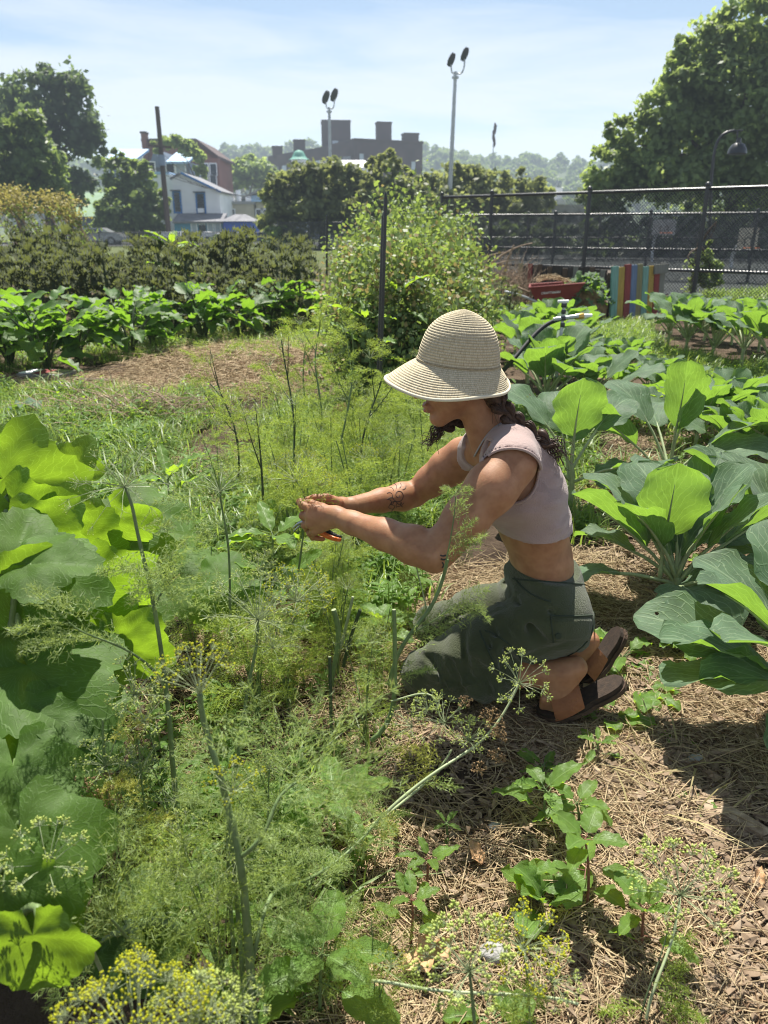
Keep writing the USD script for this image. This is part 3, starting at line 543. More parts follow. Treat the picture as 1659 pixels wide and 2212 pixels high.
obj('louvre', MB().box((cx - .3, Y + 2.93, c0[2] - 1.6), (cx + .35, Y + 3.1, c0[2] - .35)), 'grey_blue_siding', cu, smooth=False)
prof = [(1.45, 0), (1.35, .08), (1.05, .28), (.88, .6), (.75, .95), (.5, 1.25), (.1, 1.38), (.0, 1.42)]
rv = trimesh.creation.revolve(np.array([(r * hw, h * (ct - c0[2]) / 1.42) for r, h in [(0, 0)] + prof]), sections=12); rv.apply_translation((cx, Y + 3 + hw, c0[2] + .002)); obj('dome', rv, 'copper_green', cu, smooth=40)
Y = 132; ws = thing('white_roof_building', 'white roofed building half hidden behind the middle trees', 'building', W(770, 400, Y) * [1, 1, 0])
q0, q1 = W(735, 362, Y), W(812, 362, Y); qt = W(0, 346, Y + 8)[2]
obj('wall', MB().box((q0[0], Y, 0), (q1[0], Y + 10, q0[2])), 'white_paint', ws, smooth=False)
m = MB().add([(q0[0] - .3, Y - .3, q0[2] + .01), (q1[0] + .3, Y - .3, q0[2] + .01), (q1[0] - 2, Y + 8, qt), (q0[0] - .3, Y + 8, qt)], [(0, 1, 2, 3)]); obj('roof', m, 'white_paint', ws, smooth=False)
Y = 62; gw = thing('grey_building', 'low grey building with white rooftop box behind the black fence', 'building', W(1210, 480, Y) * [1, 1, 0])
q0, q1 = W(1180, 442, Y), W(1290, 442, Y)
obj('wall', MB().box((q0[0], Y, 0), (q1[0], Y + 6, q0[2])), 'concrete', gw, smooth=False)
obj('parapet', MB().box((q0[0] - .15, Y - .1, q0[2] + .002), (q0[0] + 1.4, Y + 5, q0[2] + .35)), 'white_paint', gw, smooth=False)
q2, q3 = W(1199, 405, Y + 1), W(1216, 405, Y + 1); obj('rooftop_box', MB().box((q2[0], Y + 1, q0[2]), (q3[0], Y + 1.6, q2[2])), 'white_paint', gw, smooth=False)
obj('vent_cap', tube([(q2[0] + .3, Y + 1.3, q2[2]), (q2[0] + .3, Y + 1.3, q2[2] + .5)], .22, 8), 'galvanised', gw)
for u in (1205, 1235, 1265): q = W(u, 470, Y); window(gw, I3, np.array([0, Y, 0.0]), q[0], q[2], 1.0, .7, 'dark_glass', 'concrete')
Y = 47; cw = thing('concrete_wall', 'long low concrete wall behind the black fence and trees', 'wall', W(1150, 520, Y) * [1, 1, 0])
q0, q1 = W(960, 470, Y), W(1330, 470, Y)
for k in range(10):
    a_, b_ = q0[0] + (q1[0] - q0[0]) * k / 10, q0[0] + (q1[0] - q0[0]) * (k + 1) / 10
    obj('panel', MB().box((a_ + .015, Y, -.2), (b_ - .015, Y + .25, q0[2] - .3)), 'concrete', cw, smooth=False)
    obj('pier', MB().box((b_ - .12, Y - .08, -.2), (b_ + .12, Y - .003, q0[2] - .2)), 'concrete', cw, smooth=False)

# ------------------------------------------------------------------ roads and court
def sheet(name, pts, z, mt): v = np.array([(x, y, z) for x, y in pts], float); obj(name, (v, [[0, 1, 2], [0, 2, 3]] if len(v) == 4 else None), mt, kind='structure', smooth=False)
sheet('road', [(-60, 62), (2, 62), (2, 80), (-60, 80)], 0.02, 'asphalt')
sheet('court', [(3.2, 17.2), (14, 8.2), (70, 20), (1, 46)], 0.03, 'court')

# ------------------------------------------------------------------ poles and wires
Y = 70; b, t = W(365, 512, Y) * [1, 1, 0], W(339, 230, Y)
tp = thing('telephone_pole', 'weathered dark wooden telephone pole leaning left beside the white house', 'utility pole', b)
obj('pole', tube(np.linspace(b, t, 8), [.24, .17], 10), 'old_pole_wood', tp)
obj('crossarm', MB().box((-1.1, -.06, -.08), (1.1, .06, .08), rotz(.9), b + (t - b) * .72 + [0, -.2, 0]), 'old_pole_wood', tp, smooth=False)
obj('transformer', trimesh.creation.cylinder(.27, .8, transform=T4(I3, b + (t - b) * .62 + [.1, -.48, 0])), 'grey_blue_siding', tp, smooth=40)
for k, (f_, u, v, yy) in enumerate(((.55, 640, 421, 104), (.52, 760, 438, 100), (.57, -120, 395, 80), (.6, 470, 408, 88))):
    p, q = b + (t - b) * f_, W(u, v, yy); s = np.linspace(0, 1, 14)[:, None]
    wq = p + (q - p) * s; wq[:, 2] -= (np.linalg.norm(q - p) * .03 * 4 * s * (1 - s))[:, 0]
    setdata(obj('overhead_wire', tube(wq, .022, 4), 'black_rubber'), ['sagging wire from the telephone pole to the cupola hall', 'lower sagging wire from the telephone pole towards the middle trees', 'wire from the telephone pole to the left edge over the shed', 'short service wire from the telephone pole to the white house gable'][k], 'wire')
def light_pole(u, vb, ut, vt, Y, lamps, label):
    b, t = W(u, 500, Y) * [1, 1, 0], W(ut, vt, Y)
    p = thing('floodlight_pole', label, 'light pole', b)
    obj('pole', tube(np.linspace(b, t, 6), [.17, .10], 10), 'galvanised', p)
    for (lu, lv) in lamps:
        q = W(lu, lv, Y); q0 = t + [0, 0, 0]
        dz = q[2] - t[2]
        pts = bez([t - [0, 0, .05], t + [(q[0] - t[0]) * .75, 0, -.05 + .02], np.array([q[0], Y, t[2] + dz * .45]), q - [0, 0, .25]], 14)
        obj('arm', tube(pts, .05, 6), 'galvanised', p)
        hd = MB(); R = frame((0.35, -0.35, 0.8), (-0.2, 1, -0.4)); s_ = px(Y)
        h = trimesh.creation.box(bounds=[(-11 * s_, -5.5 * s_, -4 * s_), (11 * s_, 5.5 * s_, 4 * s_)]).subdivide().subdivide()
        v = np.array(h.vertices); v[:, 1:] *= (1 - .45 * np.abs(v[:, :1] / (11 * s_)) ** 3)
        lam = obj('lamp_head', (v @ R.T + q, h.faces), 'black_metal', p, smooth=30)
        obj('lens', MB().box((-8 * s_, -4 * s_, 4.0 * s_), (8 * s_, 4 * s_, 4.4 * s_), R, q), 'pale_glass', lam, smooth=False)
    obj('collar', trimesh.creation.cylinder(.2, .12, transform=T4(I3, t - [0, 0, .3])), 'galvanised', p, smooth=40)
light_pole(716, 512, 711, 232, 66, [(704, 210), (722, 205)], 'pale floodlight pole on the left, seen against the brick apartment block')
light_pole(967, 446, 984, 155, 52, [(975, 129), (1004, 117)], 'taller floodlight pole on the right with two dark lamp heads')
Y = 150; b, t = W(1064, 400, Y) * [1, 1, 0], W(1067, 273, Y)
fp = thing('flagpole', 'thin distant flagpole with a furled flag above the middle trees', 'flagpole', b)
obj('pole', tube([b, t], [.14, .08], 6), 'galvanised', fp); q = W(1066, 300, Y)
fl = MB(); g = np.linspace(0, 1, 9); fl.add(*tube([q + [.1, 0, 2 * .8 - 4 * x + 1] + [.15 * math.sin(9 * x), 0, 0] for x in g], [.05, .3, .22, .35, .2, .3, .25, .2, .05], 7)); obj('flag', fl, 'brown_shingle', fp)

# ------------------------------------------------------------------ trees
def tree(name, label, Y, ells, leaf, n, mt, seed, trunk_u, blobs=None, trunk_r=.25, dep=0.8, group=None):
    rg = np.random.default_rng(seed); E = []
    for (u, v, du, dv) in ells:
        c = W(u, v, Y); s = Y / 1659.0 * 1.02
        E.append((c + [0, rg.uniform(-.4, .4) * du * s * dep, 0], (du * s * .93, du * s * dep, dv * s * .93)))
    for k in range(2 * len(ells)):                                # ragged sprays past the lobes
        c, r = E[int(rg.integers(len(ells)))]; a = rg.uniform(.0, math.pi); q = np.array([math.cos(a), rg.uniform(-.6, .6), math.sin(a)]) * r * rg.uniform(.85, 1.05); f_ = rg.uniform(.16, .34); E.append((c + q, np.array(r) * f_ * [1, 1, 1.25]))
    base = W(trunk_u, 500, Y) * [1, 1, 0]
    t = thing(name, label, 'tree', base, group=group)
    tr = MB(); top = np.mean([e[0] for e in E], 0); mid = np.array([base[0], Y, max(1.0, top[2] * .55)])
    tr.add(*tube(bez([base - [0, 0, .3], mid, top], 8), [trunk_r, trunk_r * .35], 8))
    for e in E[:len(ells)]:
        tr.add(*tube(bez([mid + (top - mid) * rg.uniform(0, .5), (mid + e[0]) / 2 + rg.normal(size=3) * .3, e[0]], 6), [trunk_r * .4, trunk_r * .08], 5))
    obj('trunk', tr, 'bark', t)
    obj('crown', crown(E, blobs or max(30, n // 90), n, leaf, rg), mt, t)
    return t
tree('broadleaf_tree', 'large dark tree at the left edge rising behind the paler one', 78, [(135, 185, 55, 52), (85, 225, 75, 62), (175, 255, 52, 62), (60, 300, 90, 80), (150, 330, 72, 80), (10, 260, 70, 70), (110, 400, 90, 50), (200, 300, 28, 40), (-40, 330, 80, 100)], .62, 17000, 'tree_leaf_dark', 21, 110, trunk_r=.5, blobs=300)
tree('broadleaf_tree', 'paler green tree at the left edge in front of the dark tree', 58, [(60, 300, 48, 52), (15, 330, 60, 62), (95, 370, 55, 50), (40, 410, 80, 45), (115, 420, 40, 30), (-40, 380, 60, 80)], .5, 12000, 'tree_leaf_mid', 22, 50, trunk_r=.35, blobs=210)
tree('broadleaf_tree', 'bushy young tree in front of the white house beside the telephone pole', 72, [(262, 385, 38, 45), (300, 405, 38, 50), (285, 455, 62, 48), (240, 470, 32, 38), (335, 465, 32, 35), (345, 440, 20, 25)], .5, 10000, 'tree_leaf_mid', 23, 290, blobs=190)
tree('broadleaf_tree', 'olive green tree right of the cupola behind the left floodlight pole', 52, [(650, 400, 55, 38), (705, 390, 60, 42), (615, 440, 50, 45), (690, 450, 85, 48), (760, 410, 55, 48), (595, 485, 36, 28), (770, 470, 60, 40)], .4, 14000, 'tree_leaf_olive', 24, 690, blobs=240)
tree('broadleaf_tree', 'olive green tree between the two floodlight poles', 50, [(835, 385, 40, 45), (850, 430, 60, 50), (815, 460, 60, 45), (890, 420, 45, 40), (870, 365, 14, 18)], .38, 9000, 'tree_leaf_olive', 25, 850, blobs=160)
tree('broadleaf_tree', 'olive green tree left of the flagpole behind the fence', 54, [(960, 405, 55, 42), (1010, 395, 50, 38), (990, 445, 80, 38), (930, 440, 50, 38)], .4, 9000, 'tree_leaf_olive', 26, 985, blobs=160)
tree('broadleaf_tree', 'dense olive tree right of the flagpole behind the fence', 56, [(1075, 405, 50, 38), (1110, 420, 55, 42), (1060, 450, 70, 40), (1155, 430, 40, 42), (1130, 470, 60, 40)], .4, 9500, 'tree_leaf_olive', 27, 1100, blobs=160)
tree('broadleaf_tree', 'rounded light green tree on the slope left of the apartment block', 150, [(540, 368, 45, 26), (510, 385, 32, 26), (572, 385, 26, 20)], 1.1, 3500, 'tree_leaf_bright', 28, 540, blobs=90)
tree('broadleaf_tree', 'tall bright green tree filling the right edge behind the fence', 40, [(1620, 85, 85, 78), (1530, 125, 70, 85), (1590, 210, 120, 110), (1482, 195, 56, 66), (1432, 252, 58, 54), (1660, 300, 120, 130), (1520, 320, 105, 75), (1375, 312, 64, 56), (1326, 366, 60, 52), (1440, 385, 110, 52), (1600, 420, 130, 70), (1330, 410, 70, 34), (1490, 110, 26, 34), (1300, 425, 52, 38), (1680, 60, 60, 60)], .31, 52000, 'tree_leaf_bright', 29, 1560, trunk_r=.4, blobs=560)
tree('climbing_vine', 'yellow-green vine arching over the brick building behind the telephone pole', 100, [(340, 315, 16, 14), (375, 308, 26, 10), (410, 325, 18, 16), (430, 350, 14, 24), (436, 380, 10, 16)], .7, 1800, 'tree_leaf_bright', 30, 436, trunk_r=.12, blobs=60)
for k, (u, v, du, dv, Y, lb) in enumerate(((500, 530, 60, 14, 60, 'low hedge in front of the blue garage'), (350, 502, 26, 10, 76, 'small bush at the foot of the telephone pole'), (620, 520, 50, 30, 50, 'dark shrub under the olive tree beside the left floodlight pole'), (1515, 590, 42, 48, 14.2, 'leafy shrub growing through the black fence beside the coloured slats'))):
    tree('shrub', lb, Y, [(u - du * .4, v, du * .6, dv), (u + du * .4, v + 4, du * .6, dv * .8), (u, v - dv * .3, du * .5, dv * .8)], .32 if Y > 20 else .075, 2500, 'tree_leaf_mid' if Y > 20 else 'tree_leaf_bright', 40 + k, u, blobs=60, trunk_r=.05)
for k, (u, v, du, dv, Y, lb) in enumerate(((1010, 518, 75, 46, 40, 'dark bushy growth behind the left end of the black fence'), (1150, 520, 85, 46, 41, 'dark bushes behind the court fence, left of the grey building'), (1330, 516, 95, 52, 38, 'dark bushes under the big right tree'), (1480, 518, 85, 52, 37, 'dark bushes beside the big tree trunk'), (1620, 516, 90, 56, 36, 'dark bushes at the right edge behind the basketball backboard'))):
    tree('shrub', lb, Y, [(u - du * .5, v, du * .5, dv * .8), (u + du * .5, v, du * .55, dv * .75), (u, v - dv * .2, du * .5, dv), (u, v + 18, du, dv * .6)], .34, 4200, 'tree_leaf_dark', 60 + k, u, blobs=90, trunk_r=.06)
# yellow flowering bush at the left edge
rg = np.random.default_rng(50); Y = 17.5
yb = thing('flowering_bush', 'tall bush with dull yellow flower heads at the left edge', 'bush', W(70, 500, Y) * [1, 1, 0])
st, hd, lf = MB(), MB(), MB()
for k in range(46):
    u = rg.uniform(-40, 175); vt = 412 + 0.0016 * (u - 40) ** 2 + rg.uniform(-6, 40); t = W(u, vt, Y + rg.uniform(-.5, .5)); b = np.array([t[0] * .9 + rg.normal() * .1, t[1], 0])
    st.add(*tube(bez([b, (b + t) / 2 + rg.normal(size=3) * .06, t], 5), [.012, .005], 4))
    c = t + rg.normal(size=(40, 3)) * [.09, .09, .07]; hd.add(*leaf_cards(c, norm(rg.normal(size=(40, 3)) + [0, 0, .7]), .06, rg, .9))
    s = rg.uniform(.35, .95, 30)[:, None]; c = b + (t - b) * s + rg.normal(size=(30, 3)) * .09; lf.add(*leaf_cards(c, norm(rg.normal(size=(30, 3))), .1, rg, .4))
obj('stems', st, 'dry_stem', yb); obj('flower_heads', hd, 'yellow_bush_leaf', yb); obj('foliage', lf, 'tree_leaf_mid', yb)

# ------------------------------------------------------------------ parked cars
def car(label, u0, u1, vroof, Y, mt, kind):
    a, b_ = W(u0, vroof, Y), W(u1, vroof, Y); H = a[2]; L = {'suv': 4.6, 'pickup': 5.4, 'sedan': 4.5}[kind]; x0 = a[0] if kind != 'suv' else b_[0] - L
    prof = {'suv': [(0, .35), (0, .95), (.15, 1.05), (.45, H - .06), (.8, H), (2.9, H), (3.5, 1.02), (4.4, .85), (4.6, .6), (4.6, .35)],
            'pickup': [(0, .4), (0, 1.02), (2.1, 1.04), (2.25, H - .05), (2.5, H), (3.5, H), (4.2, 1.05), (5.2, .92), (5.4, .7), (5.4, .4)],
            'sedan': [(0, .35), (0, .85), (.5, .95), (1.2, H - .04), (1.5, H), (2.6, H), (3.3, .95), (4.3, .8), (4.5, .55), (4.5, .35)]}[kind]
    c = thing('parked_car', label, 'car', (x0 + L / 2, Y + .85, 0))
    body = trimesh.creation.extrude_polygon(Polygon(prof).buffer(.05).buffer(-.05), 1.7, engine='earcut'); v = np.array(body.vertices); v = np.stack([v[:, 0] + x0, Y + 1.7 - v[:, 2], v[:, 1]], 1)
    mid = np.array([0, Y + .85]); hi = np.clip((v[:, 2] - .95) / max(.3, H - .95), 0, 1); v[:, 1] = mid[1] + (v[:, 1] - mid[1]) * (1 - .17 * hi)
    obj('body', (v, body.faces), mt, c, smooth=25)
    wl = {'suv': [(.55, 1.6), (1.7, 2.75)], 'pickup': [(2.35, 3.35)], 'sedan': [(1.25, 1.95), (2.05, 2.75)]}[kind]
    for s0, s1 in wl:
        zt = H - .12
        yb_, yt_ = Y - .012, Y + .85 - .85 * (1 - .17 * (zt - .95) / max(.3, H - .95)) - .012
        g = np.array([(x0 + s0, yb_ + .01, 1.0), (x0 + s1 + .25 * (s1 > 2.6), yb_ + .01, 1.0), (x0 + s1, yt_, zt), (x0 + s0 + .05, yt_, zt)]); g2 = g + [0, .02, 0]
        obj('window', (np.vstack([g, g2]), [[0, 1, 2], [0, 2, 3], [4, 6, 5], [4, 7, 6], [0, 4, 5], [0, 5, 1], [2, 6, 7], [2, 7, 3]]), 'dark_glass', c, smooth=False)
    for s in (.85, L - .95):
        for yy in (Y - .02, Y + 1.52):
            w = trimesh.creation.cylinder(.33, .2, sections=16, transform=trimesh.transformations.rotation_matrix(math.pi / 2, [1, 0, 0])); w.apply_translation((x0 + s, yy + .1, .33))
            ww = obj('wheel', w, 'black_rubber', c, smooth=40)
            r_ = trimesh.creation.cylinder(.2, .215, sections=12, transform=trimesh.transformations.rotation_matrix(math.pi / 2, [1, 0, 0])); r_.apply_translation((x0 + s, yy + .1, .33)); obj('rim', r_, 'galvanised', ww, smooth=40)
car('silver estate car parked at the left beside the yellow bush', 172, 262, 492, 66, 'car_silver', 'suv')
car('white pickup truck parked below the white house', 329, 440, 507, 66, 'car_white', 'pickup')
car('dark car with pale roof parked in front of the blue garage', 500, 572, 518, 62, 'car_silver', 'sedan')
# ------------------------------------------------------------------ leaves
def wf_round(t): return 2.0 * t ** 0.58 * (1 - t) ** 0.47 + 0.015
def wf_ovate(t): return 1.75 * t ** 0.5 * (1 - t) ** 0.72 + 0.01
def wf_lance(t): return 1.9 * t ** 0.75 * (1 - t) ** 0.75 + 0.01
def leaf_surface(L, Wd, rng, wf=wf_round, nt=14, ns=10, curl=-0.6, fold=0.25, wave=0.03, wf_freq=3.0, lobes=0.0, nlobe=4, crinkle=0.004, holes=0):
    t = np.linspace(0.0, 1.0, nt + 1); s = np.linspace(-1, 1, ns + 1)
    tt = np.clip(t, 0.001, 0.9985)
    ang = curl * t ** 1.4; dx = np.cos(ang); dz = np.sin(ang)
    X = np.r_[0, np.cumsum((dx[1:] + dx[:-1]) / 2)] * L / nt; Z = np.r_[0, np.cumsum((dz[1:] + dz[:-1]) / 2)] * L / nt
    w = wf(tt) * Wd / 2 * (1 + lobes * np.cos(2 * np.pi * nlobe * t)) 
    ph = rng.uniform(0, 6.28, 4)
    T, S = np.meshgrid(np.arange(nt + 1), s, indexing='ij'); tv = t[T]
    a = np.abs(S); side = np.where(S > 0, 0, 1)
    ew = 1 + 0.07 * np.sin(2 * np.pi * wf_freq * 1.7 * tv + ph[2 * (side > 0).astype(int)])
    y = w[T] * S * np.cos(fold * a) * ew
    up = w[T] * a * np.sin(fold) + wave * a ** 2 * np.sin(2 * np.pi * wf_freq * tv + ph[side]) * np.minimum(1, 4 * tv)
    up = up + crinkle * np.sin(2 * np.pi * 5.5 * (tv - .6 * a * Wd / L)) * a
    nxv, nzv = -np.sin(ang)[T], np.cos(ang)[T]
    P = np.stack([X[T] + nxv * up, y, Z[T] + nzv * up], -1).reshape(-1, 3)
    uv = np.stack([S, tv], -1).reshape(-1, 2)
    i, j = np.meshgrid(np.arange(nt), np.arange(ns), indexing='ij'); q = ns + 1
    f = np.stack([i * q + j, (i + 1) * q + j, (i + 1) * q + j + 1, i * q + j + 1], -1).reshape(-1, 4)
    if holes:
        keep = np.ones(len(f), bool)
        for _ in range(holes):
            k = rng.integers(2, nt - 1) * ns + rng.integers(0, ns); keep[k] = False
            if rng.random() < .4 and k + 1 < len(f): keep[k + 1] = False
        f = f[keep]
    return P, f, uv
def wl(V, R, o): return V @ R.T + np.asarray(o)
def put_leaf(parent, base, az, el, pet, L, Wd, rng, leafm='collard_leaf', stalkm='pale_stem', roll=0.0, r=0.006, sag=0.15, name='leaf', **kw):
    """stalk from the base at azimuth az and elevation el, then the blade"""
    d = np.array([math.cos(az) * math.cos(el), math.sin(az) * math.cos(el), math.sin(el)])
    e2 = el - sag; d2 = np.array([math.cos(az) * math.cos(e2), math.sin(az) * math.cos(e2), math.sin(e2)])
    base = np.asarray(base, float); mid = base + d * pet * .5; tip = mid + norm(d + d2) * pet * .5
    R = frame(d2, (0, 0, 1), roll)
    V, f, uv = leaf_surface(L, Wd, rng, **kw)
    lf = obj(name, MB().add(wl(V, R, tip), f, uv), leafm, parent)
    ns = kw.get('ns', 10); nt = kw.get('nt', 14)
    rib = wl(V.reshape(nt + 1, ns + 1, 3)[:int(nt * .8), ns // 2], R, tip) - R[:, 2] * r * .55
    pts = np.vstack([bez([base, mid, tip], 6)[:-1], rib])
    obj('stalk', tube(pts, np.interp(np.linspace(0, 1, len(pts)), [0, .35, 1], [r, r * .75, r * .12]), 6), stalkm, lf)
    return lf
# ---- collards
def collard(name, label, rng, n=15, size=1.0, height=0.12, loc=(0, 0, 0), spec=None, group=None):
    p = thing(name, label, 'vegetable plant', loc, group=group); o = np.array(loc, float)
    obj('stem', tube(bez([o - [0, 0, .03], o + [.01, .0, height * .6], o + [0, 0, height]], 6), [.017, .012], 8), 'pale_stem', p)
    if spec is None:
        spec = []
        for k in range(n):
            q = k / (n - 1); spec.append((math.degrees(k * 2.39996 + rng.uniform(-.3, .3)), 86 - 50 * q ** 1.1 + rng.uniform(-8, 8), size * (.15 + .12 * q) * rng.uniform(.8, 1.25), size * (.17 + .10 * math.sin(q * 2.6)) * rng.uniform(.8, 1.15), size * (.125 + .08 * math.sin(q * 2.6)) * rng.uniform(.85, 1.15), -.2 - .75 * q * rng.uniform(.4, 1.4), rng.uniform(-.1, .5)))
    for k, s in enumerate(spec):
        az, el, pet, L, Wd, curl, fold = s[:7]
        put_leaf(p, o + [s[8] if len(s) > 8 else 0, 0, height * rng.uniform(.55, 1.0)], math.radians(az), math.radians(el), pet, L, Wd, rng, leafm=('collard_leaf_eaten' if k % 4 == 1 else 'collard_leaf'), roll=(s[7] if len(s) > 7 else rng.uniform(-.4, .4)), r=.0075 * size, curl=curl, fold=fold * .7, wave=.011 * size, wf_freq=rng.uniform(1.6, 2.6), crinkle=.003 * size, holes=0)
    return p
rc = np.random.default_rng(101)
hero = G(1452, 1305)
collard('collard_plant', 'large collard plant right behind the kneeling woman, its front leaf round and glowing green', rc, loc=hero, height=.10, spec=[
    (-97, 93, .15, .27, .235, -.15, -.25, .05, -.055), (-42, 76, .15, .26, .19, -.3, .2, .2), (172, 52, .17, .32, .19, -.4, .55, .5), (108, 66, .19, .28, .24, -.9, .2), (70, 76, .16, .24, .17, -.6, .4), (50, 60, .2, .28, .2, -.5, .2),
    (12, 42, .22, .36, .20, -.35, .5, -.6), (-8, 14, .2, .32, .22, -.7, .2), (183, 16, .2, .26, .20, -.8, .15), (-96, 28, .12, .30, .27, -1.9, .25, 0.0), (150, 30, .16, .22, .13, -.7, .5), (140, 58, .2, .3, .2, -.7, .2), (25, 25, .22, .3, .22, -.9, .2), (-60, 35, .13, .16, .12, -.8, .3), (90, 45, .2, .3, .24, -.9, .2), (95, 82, .14, .27, .2, -.4, .2), (135, 80, .12, .25, .18, -.5, .3), (60, 86, .1, .22, .17, -.3, .3), (22, 72, .18, .3, .2, -.5, .3), (-12, 64, .18, .3, .19, -.5, .3), (200, 62, .15, .26, .17, -.5, .4)])
hero2 = G(1435, 1085)
collard('collard_plant', 'collard plant with tall dark leaves behind the large glowing-leaved one', rc, loc=hero2, height=.16, spec=[
    (-100, 80, .24, .36, .20, -.3, .35, -.5), (175, 50, .24, .42, .20, -.9, .35, .7), (-60, 86, .2, .29, .24, -.3, -.15), (0, 48, .24, .34, .22, -1.0, .25), (-30, 42, .18, .30, .24, -1.1, .3, .3), (130, 60, .25, .3, .22, -.8, .2), (60, 60, .25, .3, .22, -.8, .2),
    (-125, 40, .18, .26, .19, -.9, .3), (-150, 22, .2, .26, .2, -1.2, .2), (20, 20, .25, .3, .22, -.9, .2), (-80, 24, .18, .25, .22, -1.5, .2), (90, 40, .25, .3, .24, -.9, .2)])
collard('collard_plant', 'collard plant half hidden by the woman\'s back, one round backlit leaf at her braid', rc, loc=G(1225, 1105), height=.22, spec=[
    (-85, 92, .20, .27, .25, -.2, -.2, .1), (160, 60, .22, .28, .2, -.8, .2), (100, 62, .24, .26, .2, -.8, .2), (30, 55, .22, .26, .2, -.9, .2), (-20, 30, .2, .24, .2, -1.0, .2), (-150, 35, .2, .25, .2, -1.0, .2), (70, 75, .2, .2, .16, -.5, .3)])
collard('collard_plant', 'collard plant at the right edge with one long pale blue leaf hanging left', rc, loc=G(1712, 1290), height=.12, spec=[
    (158, 34, .16, .32, .2, -1.0, .3), (190, 10, .16, .3, .22, -.8, .2), (120, 60, .2, .32, .22, -.6, .3), (75, 62, .2, .32, .24, -.6, .3), (145, 55, .22, .36, .22, -.5, .5), (20, 40, .2, .3, .2, -.8, .2), (-70, 30, .2, .3, .22, -.9, .2), (215, 34, .14, .22, .18, -1.0, .3)])
collard('collard_plant', 'collard plant at the lower right edge, pale blue-green leaves with insect holes', rc, loc=G(1765, 1600), height=.15, spec=[
    (166, 54, .18, .28, .17, -.5, .5, .35), (176, 38, .17, .30, .18, -.5, .45, .1), (184, 22, .17, .27, .18, -.4, .35, .25), (196, 30, .15, .24, .15, -.6, .5, -.3), (205, 48, .2, .3, .2, -.6, .3), (160, 30, .2, .3, .2, -.5, .3), (140, 52, .16, .3, .2, -.6, .3), (100, 60, .18, .3, .22, -.6, .3), (60, 50, .18, .3, .22, -.8, .3), (230, 20, .14, .2, .16, -.9, .3), (-40, 30, .2, .3, .2, -.8, .2)])
cA = collard('collard_plant', 'collard plant', rc, 17, 1.0, .17); cB = collard('collard_plant', 'collard plant', rc, 15, 1.05, .12); cC = collard('collard_plant', 'collard plant', rc, 13, .95, .22)
cP = [cA, cB, cC]
g_row = 'collards of the row left of the woodchip path'
for k, (u, v, s, lb) in enumerate(((1175, 918, 1.12, 'collard plant with tall upright stalks just right of the straw hat'), (1262, 905, .95, 'collard plant beside the thin stake, right of the one at the hat'), (1140, 830, 1.1, 'collard plant behind the black hose'), (1225, 815, 1.0, None), (1110, 770, 1.0, None), (1185, 762, 1.05, None), (1240, 768, .9, None))):
    place(cP[k % 3], G(u, v), k * 1.7, s, lb or 'collard plant of the row between the hose and the wheelbarrow', g_row)
g_mid = 'low collards along the woodchip path'
for k, (u, v, s) in enumerate(((1330, 868, .62), (1400, 885, .66), (1345, 830, .6), (1450, 905, .72), (1560, 960, .85), (1500, 980, .8), (1625, 985, .85), (1660, 1060, .9), (1590, 1045, .75), (1420, 850, .6), (1300, 800, .55), (1360, 800, .55), (1540, 930, .7))):
    place(cP[(k + 1) % 3], G(u, v), k * 2.1, s, 'low blue-green collard plant of the patch between the two woodchip paths', g_mid)
g_far = 'tall collards of the back row at the right'
for k, (u, v, s) in enumerate(((1440, 752, 1.1), (1480, 770, 1.1), (1540, 775, 1.1), (1600, 800, 1.15), (1655, 815, 1.15), (1520, 735, 1.0), (1580, 745, 1.0), (1640, 760, 1.0), (1450, 722, .9), (1700, 780, 1.1), (1490, 712, .8))):
    place(cP[(k + 2) % 3], G(u, v), k * 1.3, s, 'tall collard plant of the back row at the right, before the black fence', g_far)

# ---- squash
def squash_surface(R, rng, lobe=0.13, droop=0.25, fold=0.15, nr=11, na=72):
    th = np.linspace(-np.pi * .93, np.pi * .93, na); ph = rng.uniform(0, 6.28, 3)
    r = R * (0.66 + 0.26 * np.cos(th) + lobe * np.cos(5.0 * th) * (1 - .3 * np.abs(th) / np.pi)) * (1 + .03 * np.sin(23 * th + ph[0]) + .02 * rng.normal(size=na))
    k = np.linspace(0, 1, nr)
    K, TH = np.meshgrid(k, np.arange(na), indexing='ij'); rr = r[TH] * K; t = th[TH]
    x, y = rr * np.cos(t), rr * np.sin(t)
    vth = np.array([0, 1.257, -1.257, 2.4, -2.4]); du = np.abs(((t[..., None] - vth + np.pi) % (2 * np.pi)) - np.pi); u = np.clip(du.min(-1) / .63, 0, 1)
    z = -droop * (rr ** 2) / R + fold * np.abs(y) * .6 + R * .035 * (1 - u) ** 2 * K * -1 + R * .05 * K ** 3 * np.sin(6 * t + ph[1]) + R * .03 * fn(np.stack([x / R, y / R, 0 * x], -1), 5, int(rng.integers(99)), 2)
    P = np.stack([x, y, z], -1).reshape(-1, 3); uv = np.stack([u, K], -1).reshape(-1, 2)
    i, j = np.meshgrid(np.arange(nr - 1), np.arange(na - 1), indexing='ij')
    f = np.stack([i * na + j, (i + 1) * na + j, (i + 1) * na + j + 1, i * na + j + 1], -1).reshape(-1, 4)
    return P, f, uv
rq = np.random.default_rng(202)
sq_base = np.array([-0.78, 1.18, 0.0])
sq = thing('squash_plant', 'big squash plant at the left edge with lobed leaves, bright where the sun shines through', 'vegetable plant', sq_base)
obj('stem', tube(bez([sq_base - [0, 0, .05], sq_base + [.03, .03, .06], sq_base + [.08, .1, .14]], 8), [.022, .018], 8), 'pale_stem', sq)
